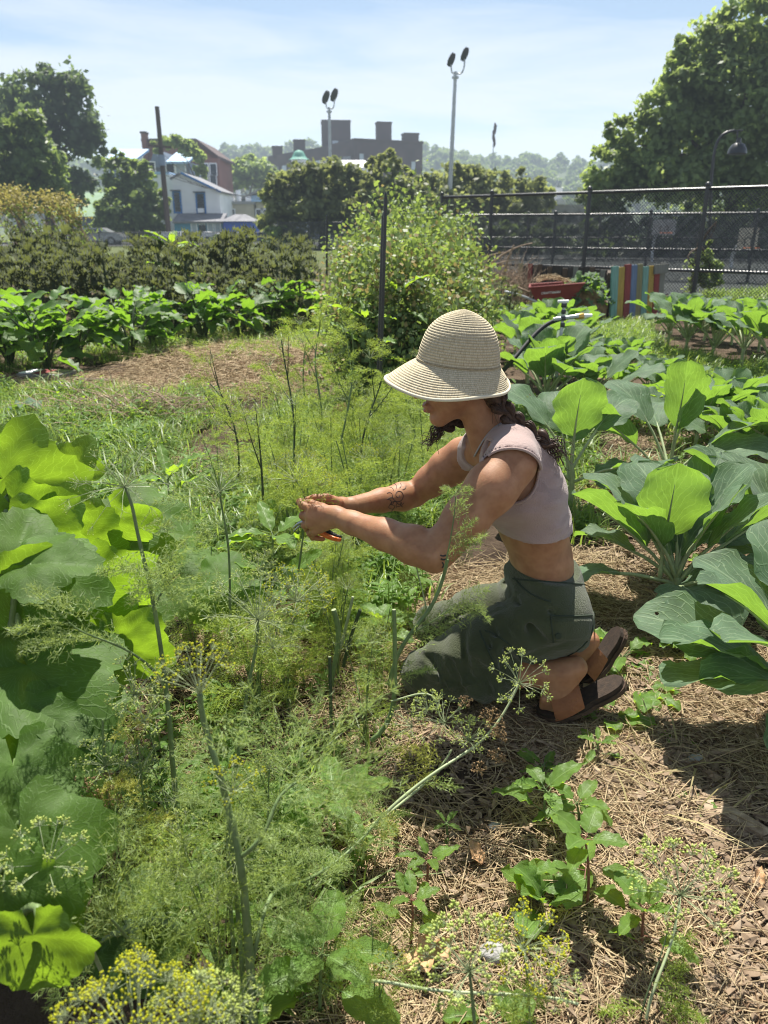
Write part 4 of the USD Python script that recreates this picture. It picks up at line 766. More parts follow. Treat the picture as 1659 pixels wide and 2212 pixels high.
def squash_leaf(u, v, Y, R, nrm, tip, lobe=.13, droop=.25, fold=.15, base=sq_base, parent=None):
    c = W(u, v, Y); z = norm(np.array(nrm, float)); x = np.array(tip, float); x = norm(x - z * (x @ z)); y = np.cross(z, x)
    Rm = np.stack([x, y, z], 1); P, f, uv = squash_surface(R, rq, lobe, droop, fold)
    o = c - x * R * .22                                            # petiole joint lies behind the blade's middle
    lf = obj('leaf', MB().add(wl(P, Rm, o), f, uv), 'squash_leaf', parent or sq)
    base = np.array([-.66, .78, .02]) if Y < 1.02 and parent is None else base; b = base + rq.normal(size=3) * [.03, .03, .0] + [.05, .06, .1]
    obj('stalk', tube(bez([b, (b + o) / 2 + [0, 0, .04], o - x * .02 - z * .025, o + x * .01 - z * .004], 12), [.011, .005], 7), 'plant_stem', lf)
SL = [  # u, v, Y, radius, normal, tip direction
    (50, 1035, 1.55, .165, (.15, -.95, .10), (.95, .1, -.1), .12), (5, 1000, 1.75, .125, (.1, -.95, .05), (.4, .2, .9), .12), (168, 1000, 1.9, .09, (.2, -.95, .1), (.5, .3, .9), .1),
    (40, 1120, 1.5, .15, (.25, -.95, .0), (.3, .1, -1), .12), (85, 1165, 1.45, .14, (.3, -.95, .05), (.8, .0, -.8), .12), (130, 1245, 1.35, .13, (.2, -.55, .8), (.9, -.2, -.1), .1),
    (40, 1180, 1.35, .13, (.3, -.6, .75), (.2, .3, 1), .1), (90, 1215, 1.3, .13, (-.1, -.35, .95), (1, .1, .0), .1), (235, 1260, 1.45, .135, (.1, -.95, .0), (.6, .1, -.9), .12), (210, 1330, 1.4, .14, (.1, -.95, .0), (.8, .2, -.6), .12),
    (300, 1105, 1.75, .16, (.05, -.35, .95), (1, .2, -.1), .1), (350, 1140, 1.8, .12, (.2, -.4, .9), (1, -.1, -.2), .1), (290, 1290, 1.5, .11, (.1, -.3, .95), (.9, -.3, 0), .1), (255, 1140, 1.65, .13, (.1, -.95, .0), (.3, .1, -1), .12),
    (90, 1470, 1.2, .21, (.1, -.22, .97), (.75, -.6, -.1), .09), (150, 1560, 1.15, .15, (.25, -.3, .92), (.8, -.5, -.2), .09), (30, 1580, 1.1, .16, (.1, -.4, .9), (.2, -.9, -.3), .1), (130, 1660, 1.07, .14, (.2, -.45, .85), (.7, -.5, -.4), .1), (30, 1700, 1.0, .16, (.15, -.5, .85), (.3, -.8, -.4), .1),
    (60, 1850, .86, .16, (.15, -.6, .75), (.4, -.4, -.8), .1), (78, 2050, .76, .105, (.1, -.97, .12), (.05, -.05, -1), .08), (10, 1960, .8, .13, (.2, -.8, .5), (.1, -.3, -1), .1), (60, 1365, 1.3, .17, (.1, -.3, .95), (.9, -.3, .1), .1), (280, 1400, 1.35, .12, (.2, -.95, .1), (.8, -.1, -.5), .1), (20, 1290, 1.3, .15, (.2, -.95, .05), (.7, .1, -.5), .12), (190, 1180, 1.6, .13, (.25, -.95, .0), (.8, .1, -.5), .1)]
for s in SL: squash_leaf(*s[:6], lobe=s[6], droop=rq.uniform(.1, .35), fold=rq.uniform(.05, .3))
sq2_base = G(440, 1330)
sq2 = thing('squash_plant', 'small squash plant with dark flat leaves in the dill left of the woman', 'vegetable plant', sq2_base)
for s in ((415, 1225, 2.02, .14, (.0, -.45, .9), (.5, .3, .4)), (490, 1240, 1.95, .13, (.1, -.4, .9), (1, .1, -.1)), (395, 1285, 1.9, .09, (.1, -.5, .85), (-.8, -.2, 0)), (520, 1290, 1.85, .10, (.1, -.6, .8), (.8, -.3, -.1)), (455, 1310, 1.8, .09, (0, -.8, .5), (.1, -.6, -.2))):
    squash_leaf(*s, lobe=.06, base=sq2_base - [.05, .06, .06], parent=sq2)
obj('stem', tube([sq2_base - [0, 0, .05], sq2_base + [0, 0, .07]], [.012, .009], 7), 'pale_stem', sq2)
sq3_base = G(330, 2130)
sq3 = thing('squash_plant', 'low squash plant with pale leaves under the dill at the lower left', 'vegetable plant', sq3_base)
for s in ((250, 2010, 1.02, .12, (.0, -.35, .95), (.7, .3, .1)), (320, 1945, 1.08, .10, (.1, -.4, .9), (.9, .2, .1)), (300, 2060, .97, .11, (-.1, -.4, .9), (.3, -.6, 0)), (370, 1975, 1.08, .07, (.2, -.4, .9), (1, 0, 0))):
    squash_leaf(*s, lobe=.07, base=sq3_base - [.05, .06, .08], parent=sq3)
obj('stem', tube([sq3_base - [0, 0, .05], sq3_base + [0, 0, .05]], [.012, .009], 7), 'pale_stem', sq3)

# ---- eggplants
def eggplant(rng, n=40):
    p = thing('eggplant_plant', 'eggplant', 'vegetable plant')
    st = MB(); ends = []
    for k in range(7):
        a = k * 2.4; e = np.array([.2 * math.cos(a), .2 * math.sin(a), .33 + .1 * rng.random()]) * rng.uniform(.7, 1.1); pts = bez([(0, 0, 0), e * [.4, .4, .6], e], 7); st.add(*tube(pts, [.011, .005], 5)); ends.append(pts)
    obj('stem', st, 'dark_stem', p)
    for k in range(n):
        q = ends[k % 7][int(rng.integers(2, 7))]; az = math.atan2(q[1], q[0]) + rng.normal() * .9; el = rng.uniform(-.1, .9)
        put_leaf(p, q, az, el, .07, rng.uniform(.16, .25), rng.uniform(.11, .16), rng, 'eggplant_leaf', 'dark_stem', r=.003, wf=wf_ovate, nt=8, ns=6, curl=rng.uniform(-.9, -.2), fold=rng.uniform(.15, .5), wave=.012, lobes=.07, nlobe=3, crinkle=.002, roll=rng.uniform(-.5, .5))
    return p
re_ = np.random.default_rng(303); eg = [eggplant(re_) for _ in range(3)]
for k, (u, v, s, lb) in enumerate(((25, 800, 1.0, 'eggplant plant at the left edge'), (105, 812, 1.08, 'eggplant plant above the painted board'), (170, 790, 1.0, 'eggplant plant right of the painted board'), (285, 775, 1.05, 'eggplant plant third from the left, just left of the bare straw mound'), (330, 752, .9, None), (440, 750, 1.1, 'eggplant plant behind the straw mound, tallest of the middle ones'), (520, 738, 1.0, None), (580, 722, .95, None), (625, 708, .95, None), (665, 700, .9, 'eggplant plant nearest the pea vines'), (380, 730, .9, None), (235, 740, .9, None), (60, 745, .9, None), (-40, 800, 1.0, None))):
    place(eg[k % 3], G(u, v), k * 2.3, s * 1.28, lb or 'leafy green eggplant plant in the row in front of the dark kale', 'eggplants in the row before the kale')
# ---- kale
def kale(rng, n=22):
    p = thing('kale_plant', 'kale', 'vegetable plant')
    obj('stem', tube(bez([(0, 0, 0), (.02, .01, .4), (0, 0, .85)], 6), [.018, .010], 6), 'dark_stem', p)
    for k in range(n):
        q = k / (n - 1); z = .22 + .62 * q; el = -.35 + 1.5 * q + rng.normal() * .2
        put_leaf(p, (0, 0, z), k * 2.4 + rng.normal() * .3, el, .10, rng.uniform(.16, .24), rng.uniform(.13, .19), rng, 'kale_leaf', 'dark_stem', r=.005, wf=wf_ovate, nt=12, ns=6, curl=-1.3, fold=.35, wave=.05, wf_freq=5.5, crinkle=.012, lobes=.1, nlobe=5)
    return p
rk = np.random.default_rng(404); ka = [kale(rk) for _ in range(3)]
k = 0
for Y, n, s, row in ((9.6, 17, .86, 'front row just'), (10.8, 18, .92, 'second row'), (12.2, 19, 1.0, 'middle row'), (13.6, 19, 1.05, 'fourth row'), (15.0, 19, 1.1, 'back row')):
    for q in range(n):
        x = -.5 * Y - .3 + (q + .5 + rk.uniform(-.25, .25)) * (.43 * Y) / n
        place(ka[k % 3], (x, Y + rk.uniform(-.25, .25), 0), rk.uniform(0, 6.3), s * rk.uniform(.72, 1.2), f'dark curly kale plant in the {row} behind the eggplants', f'curly kale, {row}'); k += 1
for (u, v, s) in ((1010, 690, .8), (1060, 700, .8), (1100, 690, .75), (1035, 660, .8), (1080, 655, .75)):
    place(ka[k % 3], G(u, v + 25), rk.uniform(0, 6.3), s * .75, 'small dark kale plant between the pea vines and the wheelbarrow', 'kale beside the wheelbarrow'); k += 1
# ---- leafy weeds, amaranth and the like
def weed(label, base, top, rng, nl=9, L=.07, Wd=None, stemm='plant_stem', whorl=4, name='weed_plant', cat='weed', leafm='weed_leaf', wf=wf_ovate, r=.0035, elr=(.1, .8)):
    base, top = np.asarray(base, float), np.asarray(top, float); H = np.linalg.norm(top - base); Wd = Wd or L * .6
    p = thing(name, label, cat, base)
    pts = bez([base - [0, 0, .02], base + (top - base) * .5 + rng.normal(size=3) * H * .03, top], 10); obj('stem', tube(pts, [r, r * .6], 6), stemm, p)
    az = rng.uniform(0, 6.3)
    for k in range(nl):
        q = .2 + .75 * k / max(1, nl - 1); a = base + (top - base) * q; az += 2.4 + rng.normal() * .2
        f = 0.6 + .5 * math.sin(q * 2.6)
        put_leaf(p, a, az, rng.uniform(*elr), L * .45 * f, L * f * rng.uniform(.85, 1.2), Wd * f * rng.uniform(.85, 1.2), rng, leafm, stemm, r=r * .35, wf=wf, nt=10, ns=6, curl=rng.uniform(-.9, -.1), fold=rng.uniform(.15, .45), wave=L * .05, crinkle=L * .03, roll=rng.normal() * .2)
    for k in range(whorl):
        az += 6.28 / max(1, whorl) + rng.normal() * .15
        put_leaf(p, top, az, rng.uniform(.3, .95), L * .2, L * rng.uniform(.8, 1.15), Wd * rng.uniform(.8, 1.15), rng, leafm, stemm, r=r * .35, wf=wf, nt=10, ns=6, curl=rng.uniform(-.8, -.1), fold=rng.uniform(.15, .4), wave=L * .04, crinkle=L * .03)
    return p
rw = np.random.default_rng(505)
def weed_px(label, ub, vb, ut, vt, **kw):
    b = G(ub, vb); return weed(label, b, W(ut, vt, b[1]), rw, **kw)
weed_px('tall amaranth with a star of pointed leaves right of the squash', 350, 1290, 363, 1035, nl=9, L=.12, Wd=.06, r=.005)
weed_px('amaranth with broad serrated leaves just below the woman\'s hands', 597, 1440, 590, 1160, nl=10, L=.11, Wd=.07, r=.005)
weed_px('leafy weed below the pruning shears', 690, 1330, 700, 1195, nl=6, L=.085, Wd=.055)
weed_px('weed with heart shaped leaves left of the woman\'s hands', 560, 1230, 600, 1110, nl=6, L=.09, Wd=.06)
weed_px('largest amaranth in the bare soil at the lower right', 1262, 1965, 1264, 1815, nl=7, L=.070, Wd=.050, r=.0035, stemm='red_stem')
weed_px('amaranth at the top of the weed row in the bare soil', 1180, 1790, 1178, 1705, nl=5, L=.075, Wd=.052)
weed_px('small pale amaranth right of the top one in the weed row', 1248, 1785, 1246, 1735, nl=3, L=.06, Wd=.04)
weed_px('lone red-stemmed amaranth seedling at the lower right', 1388, 2065, 1391, 1965, nl=4, L=.06, Wd=.042, stemm='red_stem')
weed_px('small seedling on dark soil left of the weed row', 922, 1925, 926, 1855, nl=4, L=.045, Wd=.025, stemm='red_stem')
weed_px('small seedling above the large dead leaf', 884, 2040, 890, 1945, nl=4, L=.045, Wd=.026, stemm='red_stem')
weed_px('tiny seedling at the edge of the woman\'s shadow', 966, 1805, 964, 1780, nl=2, L=.03, Wd=.014)
weed_px('small weed in the shade right of the sandals', 1290, 1640, 1291, 1605, nl=5, L=.045, Wd=.022)
weed_px('dark little weed in the woman\'s shadow', 1170, 1690, 1172, 1655, nl=7, L=.05, Wd=.02)
weed_px('broad leaved weed under the dill left of the bare soil', 700, 1830, 722, 1725, nl=6, L=.09, Wd=.06)
weed_px('broad leaved weed at the bottom edge beside the thick dill stalk', 690, 2180, 695, 2060, nl=6, L=.085, Wd=.07, elr=(0, .5))
weed_px('bright round leaved weed in front of the woman\'s knee', 815, 1420, 820, 1340, nl=7, L=.07, Wd=.065, elr=(.0, .6))
weed_px('tall weed with drooping leaves in front of the pea vines', 820, 900, 790, 690, nl=9, L=.2, Wd=.075, wf=wf_lance, r=.006)
weed_px('tall weed with long leaves left of the black stakes', 735, 870, 745, 655, nl=8, L=.24, Wd=.085, wf=wf_lance, r=.006)
weed_px('tall weed with long leaves right of the black stakes', 880, 880, 862, 640, nl=9, L=.22, Wd=.075, wf=wf_lance, r=.006)
weed_px('leafy stalk with bright leaves rising above the kale', 370, 700, 372, 530, nl=8, L=.3, Wd=.13, r=.01)
weed_px('weed growing between the low collards', 1470, 960, 1472, 870, nl=8, L=.16, Wd=.1)
# broad basal rosettes
def rosette(label, u, v, rng, n=9, L=.12, Wd=.07, el=(.3, 1.2), leafm='weed_leaf', name='weed_plant', cat='weed'):
    b = G(u, v); p = thing(name, label, cat, b)
    for k in range(n):
        put_leaf(p, b, k * 2.4 + rng.normal() * .3, rng.uniform(*el), L * .35, L * rng.uniform(.7, 1.2), Wd * rng.uniform(.7, 1.2), rng, leafm, 'plant_stem', r=.0022, wf=wf_round, nt=10, ns=6, curl=rng.uniform(-1.2, -.2), fold=rng.uniform(.1, .5), wave=L * .07, crinkle=L * .03)
    return p
rosette('broad leaved plantain at the foot of the weed row', 1180, 1965, rw, 10, .078, .055)
rosette('wilted pale green weed beside the near sandal', 1310, 1560, rw, 8, .085, .05, (-.1, .7))
rosette('bright pulled weed behind the far sandal', 1345, 1420, rw, 9, .10, .055, (-.1, .8))
rosette('limp pulled weed right of the sandals', 1375, 1490, rw, 9, .11, .05, (-.2, .6))
rosette('flat weed on the straw beside the wood chips', 1375, 1690, rw, 10, .055, .022, (-.1, .4))
rosette('flat weed with narrow leaves on the straw, lower of two', 1400, 1770, rw, 11, .06, .026, (-.1, .4))
rosette('green weed beside a pale wood chip at the right', 1490, 1755, rw, 8, .055, .03, (0, .5))
rosette('weed in the shade between the collard plants', 1480, 1400, rw, 12, .1, .035, (.2, 1.0))
rosette('weed in the shade under the cut-off collard plant', 1530, 1250, rw, 12, .1, .04, (.2, 1.0))
rosette('tiny weed in the straw at the right', 1465, 1605, rw, 6, .04, .02, (.2, .9))
rosette('bright weed at the bottom right corner', 1640, 2190, rw, 7, .05, .03, (.1, .8))
rosette('grey-green leaf tuft at the left edge above the squash', -6, 905, rw, 6, .3, .2, (.2, .9), 'collard_leaf')
rosette('young weed at the bottom edge below the umbels', 1060, 2205, rw, 6, .06, .045, (.1, .8))

# ---- pea vines
rp = np.random.default_rng(606)
PEA = ['pea vine at the near left corner of the tangled pea row', 'low pea vine at the foot of the black stakes', 'pea vine on the left flank above the near corner', 'pea vine climbing just right of the tallest black stake', 'pea vine just left of the straw hat\'s crown', 'pea vine behind the tallest black stake', 'pea vine in the middle of the row, yellowing at its waist', 'pea vine above the straw hat', 'pea vine at the right flank above the hat', 'pea vine at the far left of the row beside the kale', 'pea vine left of the tallest vine at the back', 'tallest pea vine at the back of the row', 'pea vine right of the tallest vine at the back', 'pea vine at the far right of the row beside the brush pile', 'short pea vine directly behind the hat brim', 'pea vine hidden low behind the crown of the straw hat', 'low pea vine between the straw hat and the black hose']
def pea_clump(c, w, h, n, seed):
    rg = np.random.default_rng(seed); p = thing('pea_vine', PEA[seed - 700], 'vine', (c[0], c[1], 0), group='pea vines on the black stakes')
    st, lf, ye = MB(), MB(), MB()
    for k in range(26):
        b = np.array([c[0] + rg.normal() * w * .42, c[1] + rg.normal() * w * .42, 0]); pts = [b]; hk = h * rg.choice([.55, .75, .9, 1.0, 1.14], p=[.12, .2, .28, .28, .12])
        for q in range(5): pts.append(b + np.array([rg.normal() * w * .25, rg.normal() * w * .25, 0]) + [0, 0, hk * (q + 1) / 5 * rg.uniform(.85, 1.08)])
        C = bez(pts, 26); st.add(*tube(C, [.004, .002], 3, cap=False))
        m = n // 26; s = rg.integers(2, 26, m); P = C[s] + rg.normal(size=(m, 3)) * [.07, .07, .05]
        v, f = leaf_cards(P, norm(rg.normal(size=(m, 3)) + [0, -.3, .5]), .038, rg, .85)
        yel = (rg.random(m) < .14 * np.exp(-((P[:, 2] - .85) / .45) ** 2) * 1.6)
        vv = v.reshape(-1, 4, 3)
        for a, b_ in ((lf, ~yel), (ye, yel)):
            if b_.any(): x = vv[b_].reshape(-1, 3); g = np.arange(len(x)).reshape(-1, 4); a.add(x, np.vstack([g[:, [0, 1, 2]], g[:, [0, 2, 3]]]))
        # tendrils
        t = C[s[:14]]; e = t + rg.normal(size=(14, 3)) * .08; st.add(*threads(t, e, .003, rg))
    obj('stems', st, 'pea_leaf', p); obj('foliage', lf, 'pea_leaf', p)
    if ye.n: obj('yellowed_foliage', ye, 'pea_leaf_yellow', p)
for k, (u, v, w, h) in enumerate(((770, 875, .2, .95), (810, 875, .18, 1.05), (765, 800, .26, 1.15), (840, 860, .22, 1.3), (900, 850, .22, 1.28), (805, 800, .26, 1.35), (880, 800, .26, 1.45), (945, 800, .26, 1.34), (990, 790, .26, 1.2), (755, 740, .3, 1.22), (815, 745, .3, 1.38), (890, 745, .32, 1.58), (950, 745, .32, 1.46), (985, 740, .28, 1.2), (930, 870, .18, .85), (985, 840, .2, .95), (1015, 800, .2, .9))):
    b = G(u, v); pea_clump((b[0], b[1]), w * 1.08, h * .93, 3000, 700 + k)
# ------------------------------------------------------------------ dill: threads of foliage, hollow stems, umbels of seed
def frond(L, rng, n1=10, n2=5, wdt=.0015, droop=.5, dens=.8):
    """a feathery leaf along +x, flat in x,y with some depth"""
    A, B, Wd = [], [], []
    t = np.linspace(0, 1, n1 + 1); R_ = np.stack([L * t, 0 * t, -droop * L * .5 * t ** 2], 1) + np.cumsum(rng.normal(size=(n1 + 1, 3)) * L * .008, 0)
    A.append(R_[:-1]); B.append(R_[1:]); Wd.append(np.full(n1, wdt * 2.0))
    for i in range(1, n1 + 1):
        q = i / n1; l2 = L * .46 * math.sin(min(1, .25 + q * .95) * math.pi) ** .8 * (1 - .3 * q) + .006
        for s in (-1, 1):
            d = norm(np.array([.75, s * (.75 + .2 * rng.normal()), rng.normal() * .35])); tt = np.linspace(0, 1, n2 + 1)[:, None]; P = R_[i] + d * l2 * tt + np.array([l2 * .15, 0, -l2 * .12]) * tt ** 2
            A.append(P[:-1]); B.append(P[1:]); Wd.append(np.full(n2, wdt * 1.2)); k = max(2, int(dens * 3))
            for q2 in range(1, n2 + 1):
                dd = norm(d * .8 + rng.normal(size=(k, 3)) * .75); ll = (L * .075 + .006) * rng.uniform(.6, 1.3, (k, 1)); e = P[q2] + dd * ll
                A.append(np.repeat(P[q2][None], k, 0)); B.append(e); Wd.append(np.full(k, wdt))
                m_ = (P[q2] + e) / 2; e2 = m_ + norm(dd + rng.normal(size=(k, 3)) * .8) * ll * .6; A.append(m_); B.append(e2); Wd.append(np.full(k, wdt * .85))
    return np.vstack(A), np.vstack(B), np.concatenate(Wd)
def fronds_at(mb, nodes, rng, n1=10, n2=5, wdt=.0015, dens=.8):
    """nodes: (point, azimuth, elevation, length)"""
    for p, az, el, L in nodes:
        A, B, w = frond(L, rng, n1, n2, wdt, rng.uniform(.1, .7), dens); d = (math.cos(az) * math.cos(el), math.sin(az) * math.cos(el), math.sin(el)); R = frame(d, (0, 0, 1), rng.normal() * .5)
        mb.add(*threads(wl(A, R, p), wl(B, R, p), w, rng))
def umbel(c, up, R, rng, nr=24, nl=13, seed_r=.0013, seed_l=.0026, cone=1.05, raysr=.0006, flat=.35, drop=0.0):
    """spokes from c about the direction up, each ending in a small cluster of stalked seeds"""
    F_ = frame(up, (0, -1, .2)); rays, sd, fine = MB(), MB(), MB(); k = np.arange(nr); th = cone * np.sqrt((k + .6) / nr); ph = k * 2.39996 + rng.normal(size=nr) * .15
    d = np.stack([np.cos(th), np.sin(th) * np.cos(ph), np.sin(th) * np.sin(ph)], 1); l = R * rng.uniform(.82, 1.08, nr)
    tip = (d * l[:, None] * np.array([1 - flat * .6, 1, 1])) @ F_.T; tip[:, 2] -= drop * (th / cone) ** 2 * R; mid = tip * .5 + (np.array([1., 0, 0]) @ F_.T) * R * .04 + (d @ F_.T) * R * .02
    C = np.repeat(c[None], nr, 0); rays.add(*prisms(C, c + mid, raysr * 1.3, raysr, rng)); rays.add(*prisms(c + mid, c + tip, raysr, raysr * .8, rng))
    out = norm(tip - mid); A = np.repeat(c + tip, nl, 0); dd = norm(np.repeat(out, nl, 0) * .75 + norm(rng.normal(size=(nr * nl, 3))) * .85); L2 = R * .17 * rng.uniform(.7, 1.1, nr * nl); E = A + dd * L2[:, None]
    fine.add(*prisms(A, E, raysr * .5, raysr * .45, rng)); rays.merge(fine); sd.add(*seeds(E + dd * seed_l * .5, dd, seed_r * rng.uniform(.7, 1.2, nr * nl), seed_l * rng.uniform(.7, 1.2, nr * nl), rng)); return rays, sd
def put_umbel(parent, c, up, R, rng, seedm='umbel_seed', raym='pale_stem', **kw):
    r, s = umbel(np.asarray(c, float), np.asarray(up, float), R, rng, **kw); u = obj('umbel', r, raym, parent); obj('seeds', s, seedm, u, kind='stuff'); return u
def stem_path(pts, n=24): return bez([W(u, v, y) for u, v, y in pts], n)
def dill(label, stems, fr=None, um=None, fm='dill_green', rng=None, group=None, base=None, sm='plant_stem', wdt=.0015):
    """stems: (points, r0, r1[, material]); fr: (stem, t, azimuth, elevation, length); um: (centre, up, radius, options)"""
    b = np.array(base if base is not None else stems[0][0][0], float); p = thing('dill_plant', label, 'herb plant', b, group=group); S = []
    for k, st in enumerate(stems):
        c = st[0]; r = np.interp(np.linspace(0, 1, len(c)), [0, 1], [st[1], st[2]]); 
        for q in (.3, .62):                                           # swollen joints
            i = int(q * len(c)); r[i] *= 1.18
        obj('stem', tube(c, r, 9), st[3] if len(st) > 3 else sm, p); S.append(c)
    if fr:
        mb = MB(); fronds_at(mb, [(S[s][int(t * (len(S[s]) - 1))], az, el, L) for s, t, az, el, L in fr], rng, wdt=wdt); obj('foliage', mb, fm, p)
    for c, up, R, kw in (um or []): put_umbel(p, c, up, R, rng, **kw)
    return p
def rfr(rng, s, n, L=(.10, .18), t=(.2, .95), el=(-.2, .8)): return [(s, rng.uniform(*t), rng.uniform(0, 6.28), rng.uniform(*el), rng.uniform(*L)) for _ in range(n)]
rd = np.random.default_rng(808)
YEL = dict(seedm='umbel_flower', seed_r=.0017, seed_l=.0018); BRN = dict(seedm='umbel_brown', raym='dill_dry', seed_r=.0016, seed_l=.003)
# --- the thick stalk nearest the lens
s1 = stem_path([(556, 2330, .83), (545, 2160, .84), (532, 1980, .86), (515, 1840, .88), (494, 1750, .90), (474, 1670, .91), (446, 1580, .93), (432, 1500, .94)], 30)
s2 = stem_path([(537, 2300, .86), (528, 2150, .88), (512, 1950, .91), (498, 1790, .93)], 16); s3 = stem_path([(512, 2220, .90), (505, 2060, .92), (492, 1830, .95), (495, 1760, .97)], 16)
s4 = stem_path([(521, 1850, .88), (548, 1828, .87), (575, 1790, .88), (592, 1745, .90), (640, 1690, .93)], 14); s5 = stem_path([(540, 2100, .85), (565, 1990, .88), (590, 1930, .93), (650, 1905, 1.0), (740, 1850, 1.08), (830, 1755, 1.15)], 20)
s6 = stem_path([(470, 1660, .91), (445, 1605, .93), (436, 1590, .94)], 8)
dill('tall dill with the thickest stalk, at the bottom edge left of centre', [(s1, .0078, .0042), (s2, .0048, .003), (s3, .0042, .0026), (s4, .0038, .0020), (s5, .0036, .0020)],
     rfr(rd, 0, 6, (.08, .14), (.6, .98), (-.3, .7)) + [(3, t, a, e, l) for t, a, e, l in ((.7, .2, .5, .18), (.8, 1.2, .6, .17), (.9, -.4, .3, .17), (1, .6, .9, .18), (1, -.8, .5, .16), (1, 2.4, .8, .16), (1, .1, .0, .16), (.55, -.3, .1, .15), (1, 1.6, .2, .15))] + rfr(rd, 4, 7, (.09, .14), (.3, .9)) + rfr(rd, 1, 3, (.1, .14), (.6, .95)) + rfr(rd, 2, 3, (.1, .14), (.6, .95)),
     [(s1[-1], (-.1, .1, 1), .075, dict(YEL, nr=18, nl=10, cone=.8)), (W(500, 1712, .89), (.1, -.1, 1), .05, dict(YEL, nr=14, nl=9, cone=.9))], 'dill_blue', rd, wdt=.0013)
# --- tall curved stem with upturned umbel over the squash
t1 = stem_path([(372, 1640, 1.20), (360, 1500, 1.22), (338, 1340, 1.24), (318, 1240, 1.25), (297, 1150, 1.27), (283, 1085, 1.28), (270, 1052, 1.29)], 26); t2 = stem_path([(352, 1480, 1.22), (318, 1435, 1.18), (255, 1395, 1.15), (190, 1370, 1.12), (150, 1345, 1.1)], 16); t3 = stem_path([(334, 1310, 1.24), (350, 1280, 1.25), (380, 1250, 1.27)], 8); t4 = stem_path([(372, 1640, 1.20), (385, 1760, 1.19), (398, 1850, 1.19)], 8)
dill('tall dill with a curved dark stem and open umbel before the squash leaves', [(t1, .0048, .0028), (t2, .003, .0012), (t3, .0025, .0012), (t4, .005, .0048)],
     [(1, t, a, e, l) for t, a, e, l in ((.5, 2.6, .3, .10), (.7, 3.4, .2, .1), (.85, 2.2, .4, .11), (1, 3.1, .0, .1), (1, 2.5, .5, .1), (.9, 3.9, .1, .09))] + rfr(rd, 2, 4, (.07, .11), (.5, 1)) + rfr(rd, 0, 5, (.06, .1), (.5, .9)),
     [(t1[-1], (-.15, -.1, 1), .10, dict(nr=26, nl=8, cone=1.35, seed_r=.0010, seed_l=.0018, drop=.5, raysr=.0005)), (W(292, 1500, 1.1), (.3, -.4, .8), .06, dict(nr=20, nl=11)), (W(310, 1560, 1.08), (.2, -.3, .8), .045, dict(nr=16, nl=10))], 'dill_blue', rd, base=t4[-1])
u1 = stem_path([(505, 1400, 1.68), (497, 1300, 1.69), (493, 1180, 1.70), (482, 1110, 1.71), (475, 1062, 1.71)], 18)
dill('slender dill with a pale umbel in the middle left, behind the curved stem', [(u1, .0035, .002)], rfr(rd, 0, 7, (.1, .15)), [(u1[-1], (0, -.1, 1), .075, dict(nr=24, nl=9, cone=1.2, seed_r=.001)), (W(560, 1230, 1.7), (.2, -.3, 1), .05, dict(nr=16, nl=9))], 'dill_blue', rd)
v1 = stem_path([(478, 1800, 1.24), (505, 1690, 1.28), (535, 1490, 1.32), (553, 1400, 1.34), (557, 1340, 1.35)], 20)
dill('dill with a wide yellow-green umbel left of the cut stalks', [(v1, .0045, .0028)], rfr(rd, 0, 9, (.1, .16)), [(v1[-1], (.1, -.25, 1), .105, dict(nr=34, nl=13, cone=1.25, seedm='umbel_seed')), (W(640, 1300, 1.42), (.2, -.2, 1), .08, dict(YEL, nr=26, nl=12, cone=1.2)), (W(590, 1400, 1.36), (.2, -.3, .9), .06, dict(nr=20, nl=12))], 'dill_green', rd)
# --- cut stalks in front of her knees
def stub(pts, r0, r1, label, m='plant_stem'):
    c = stem_path(pts, 16); p = thing('cut_stalk', label, 'plant stalk', c[0]); obj('stem', tube(c, [r0, r1], 10), m, p); d = norm(c[-1] - c[-2]); R = frame(d); t = trimesh.creation.cylinder(r1 * .93, .0012, sections=14); v = np.array(t.vertices)[:, [2, 0, 1]] @ R.T + c[-1] + d * .0008; f = t.faces; obj('cut_face', (v, f), 'pale_stem', p, smooth=False)
stub([(716, 1480, 1.60), (722, 1440, 1.60), (731, 1380, 1.60), (727, 1340, 1.60), (721, 1318, 1.60)], .0062, .0062, 'thick curved cut stalk with a pale end, left of the other cut stalks')
stub([(742, 1440, 1.66), (757, 1380, 1.66), (778, 1318, 1.66)], .0046, .0042, 'dark slanting cut stalk right of the thick curved one', 'dark_stem')
stub([(735, 1400, 1.72), (748, 1350, 1.72), (762, 1290, 1.72)], .004, .0035, 'thin pale cut stalk behind the slanting one', 'pale_stem')
stub([(802, 1600, 1.42), (845, 1540, 1.43), (853, 1470, 1.44), (853, 1390, 1.45), (851, 1318, 1.46)], .0058, .0042, 'long bent cut stalk in front of the near knee')
stub([(716, 1620, 1.42), (714, 1500, 1.44), (712, 1420, 1.46)], .004, .0038, 'dark upright cut stalk at the dill edge', 'dark_stem')
w1 = stem_path([(840, 1480, 1.50), (862, 1410, 1.51), (890, 1365, 1.52), (925, 1320, 1.53), (950, 1270, 1.54), (967, 1208, 1.55)], 22); w2 = stem_path([(955, 1250, 1.54), (968, 1190, 1.54), (980, 1120, 1.55), (984, 1072, 1.55)], 14); w3 = stem_path([(885, 1372, 1.52), (930, 1345, 1.50), (985, 1305, 1.49)], 10)
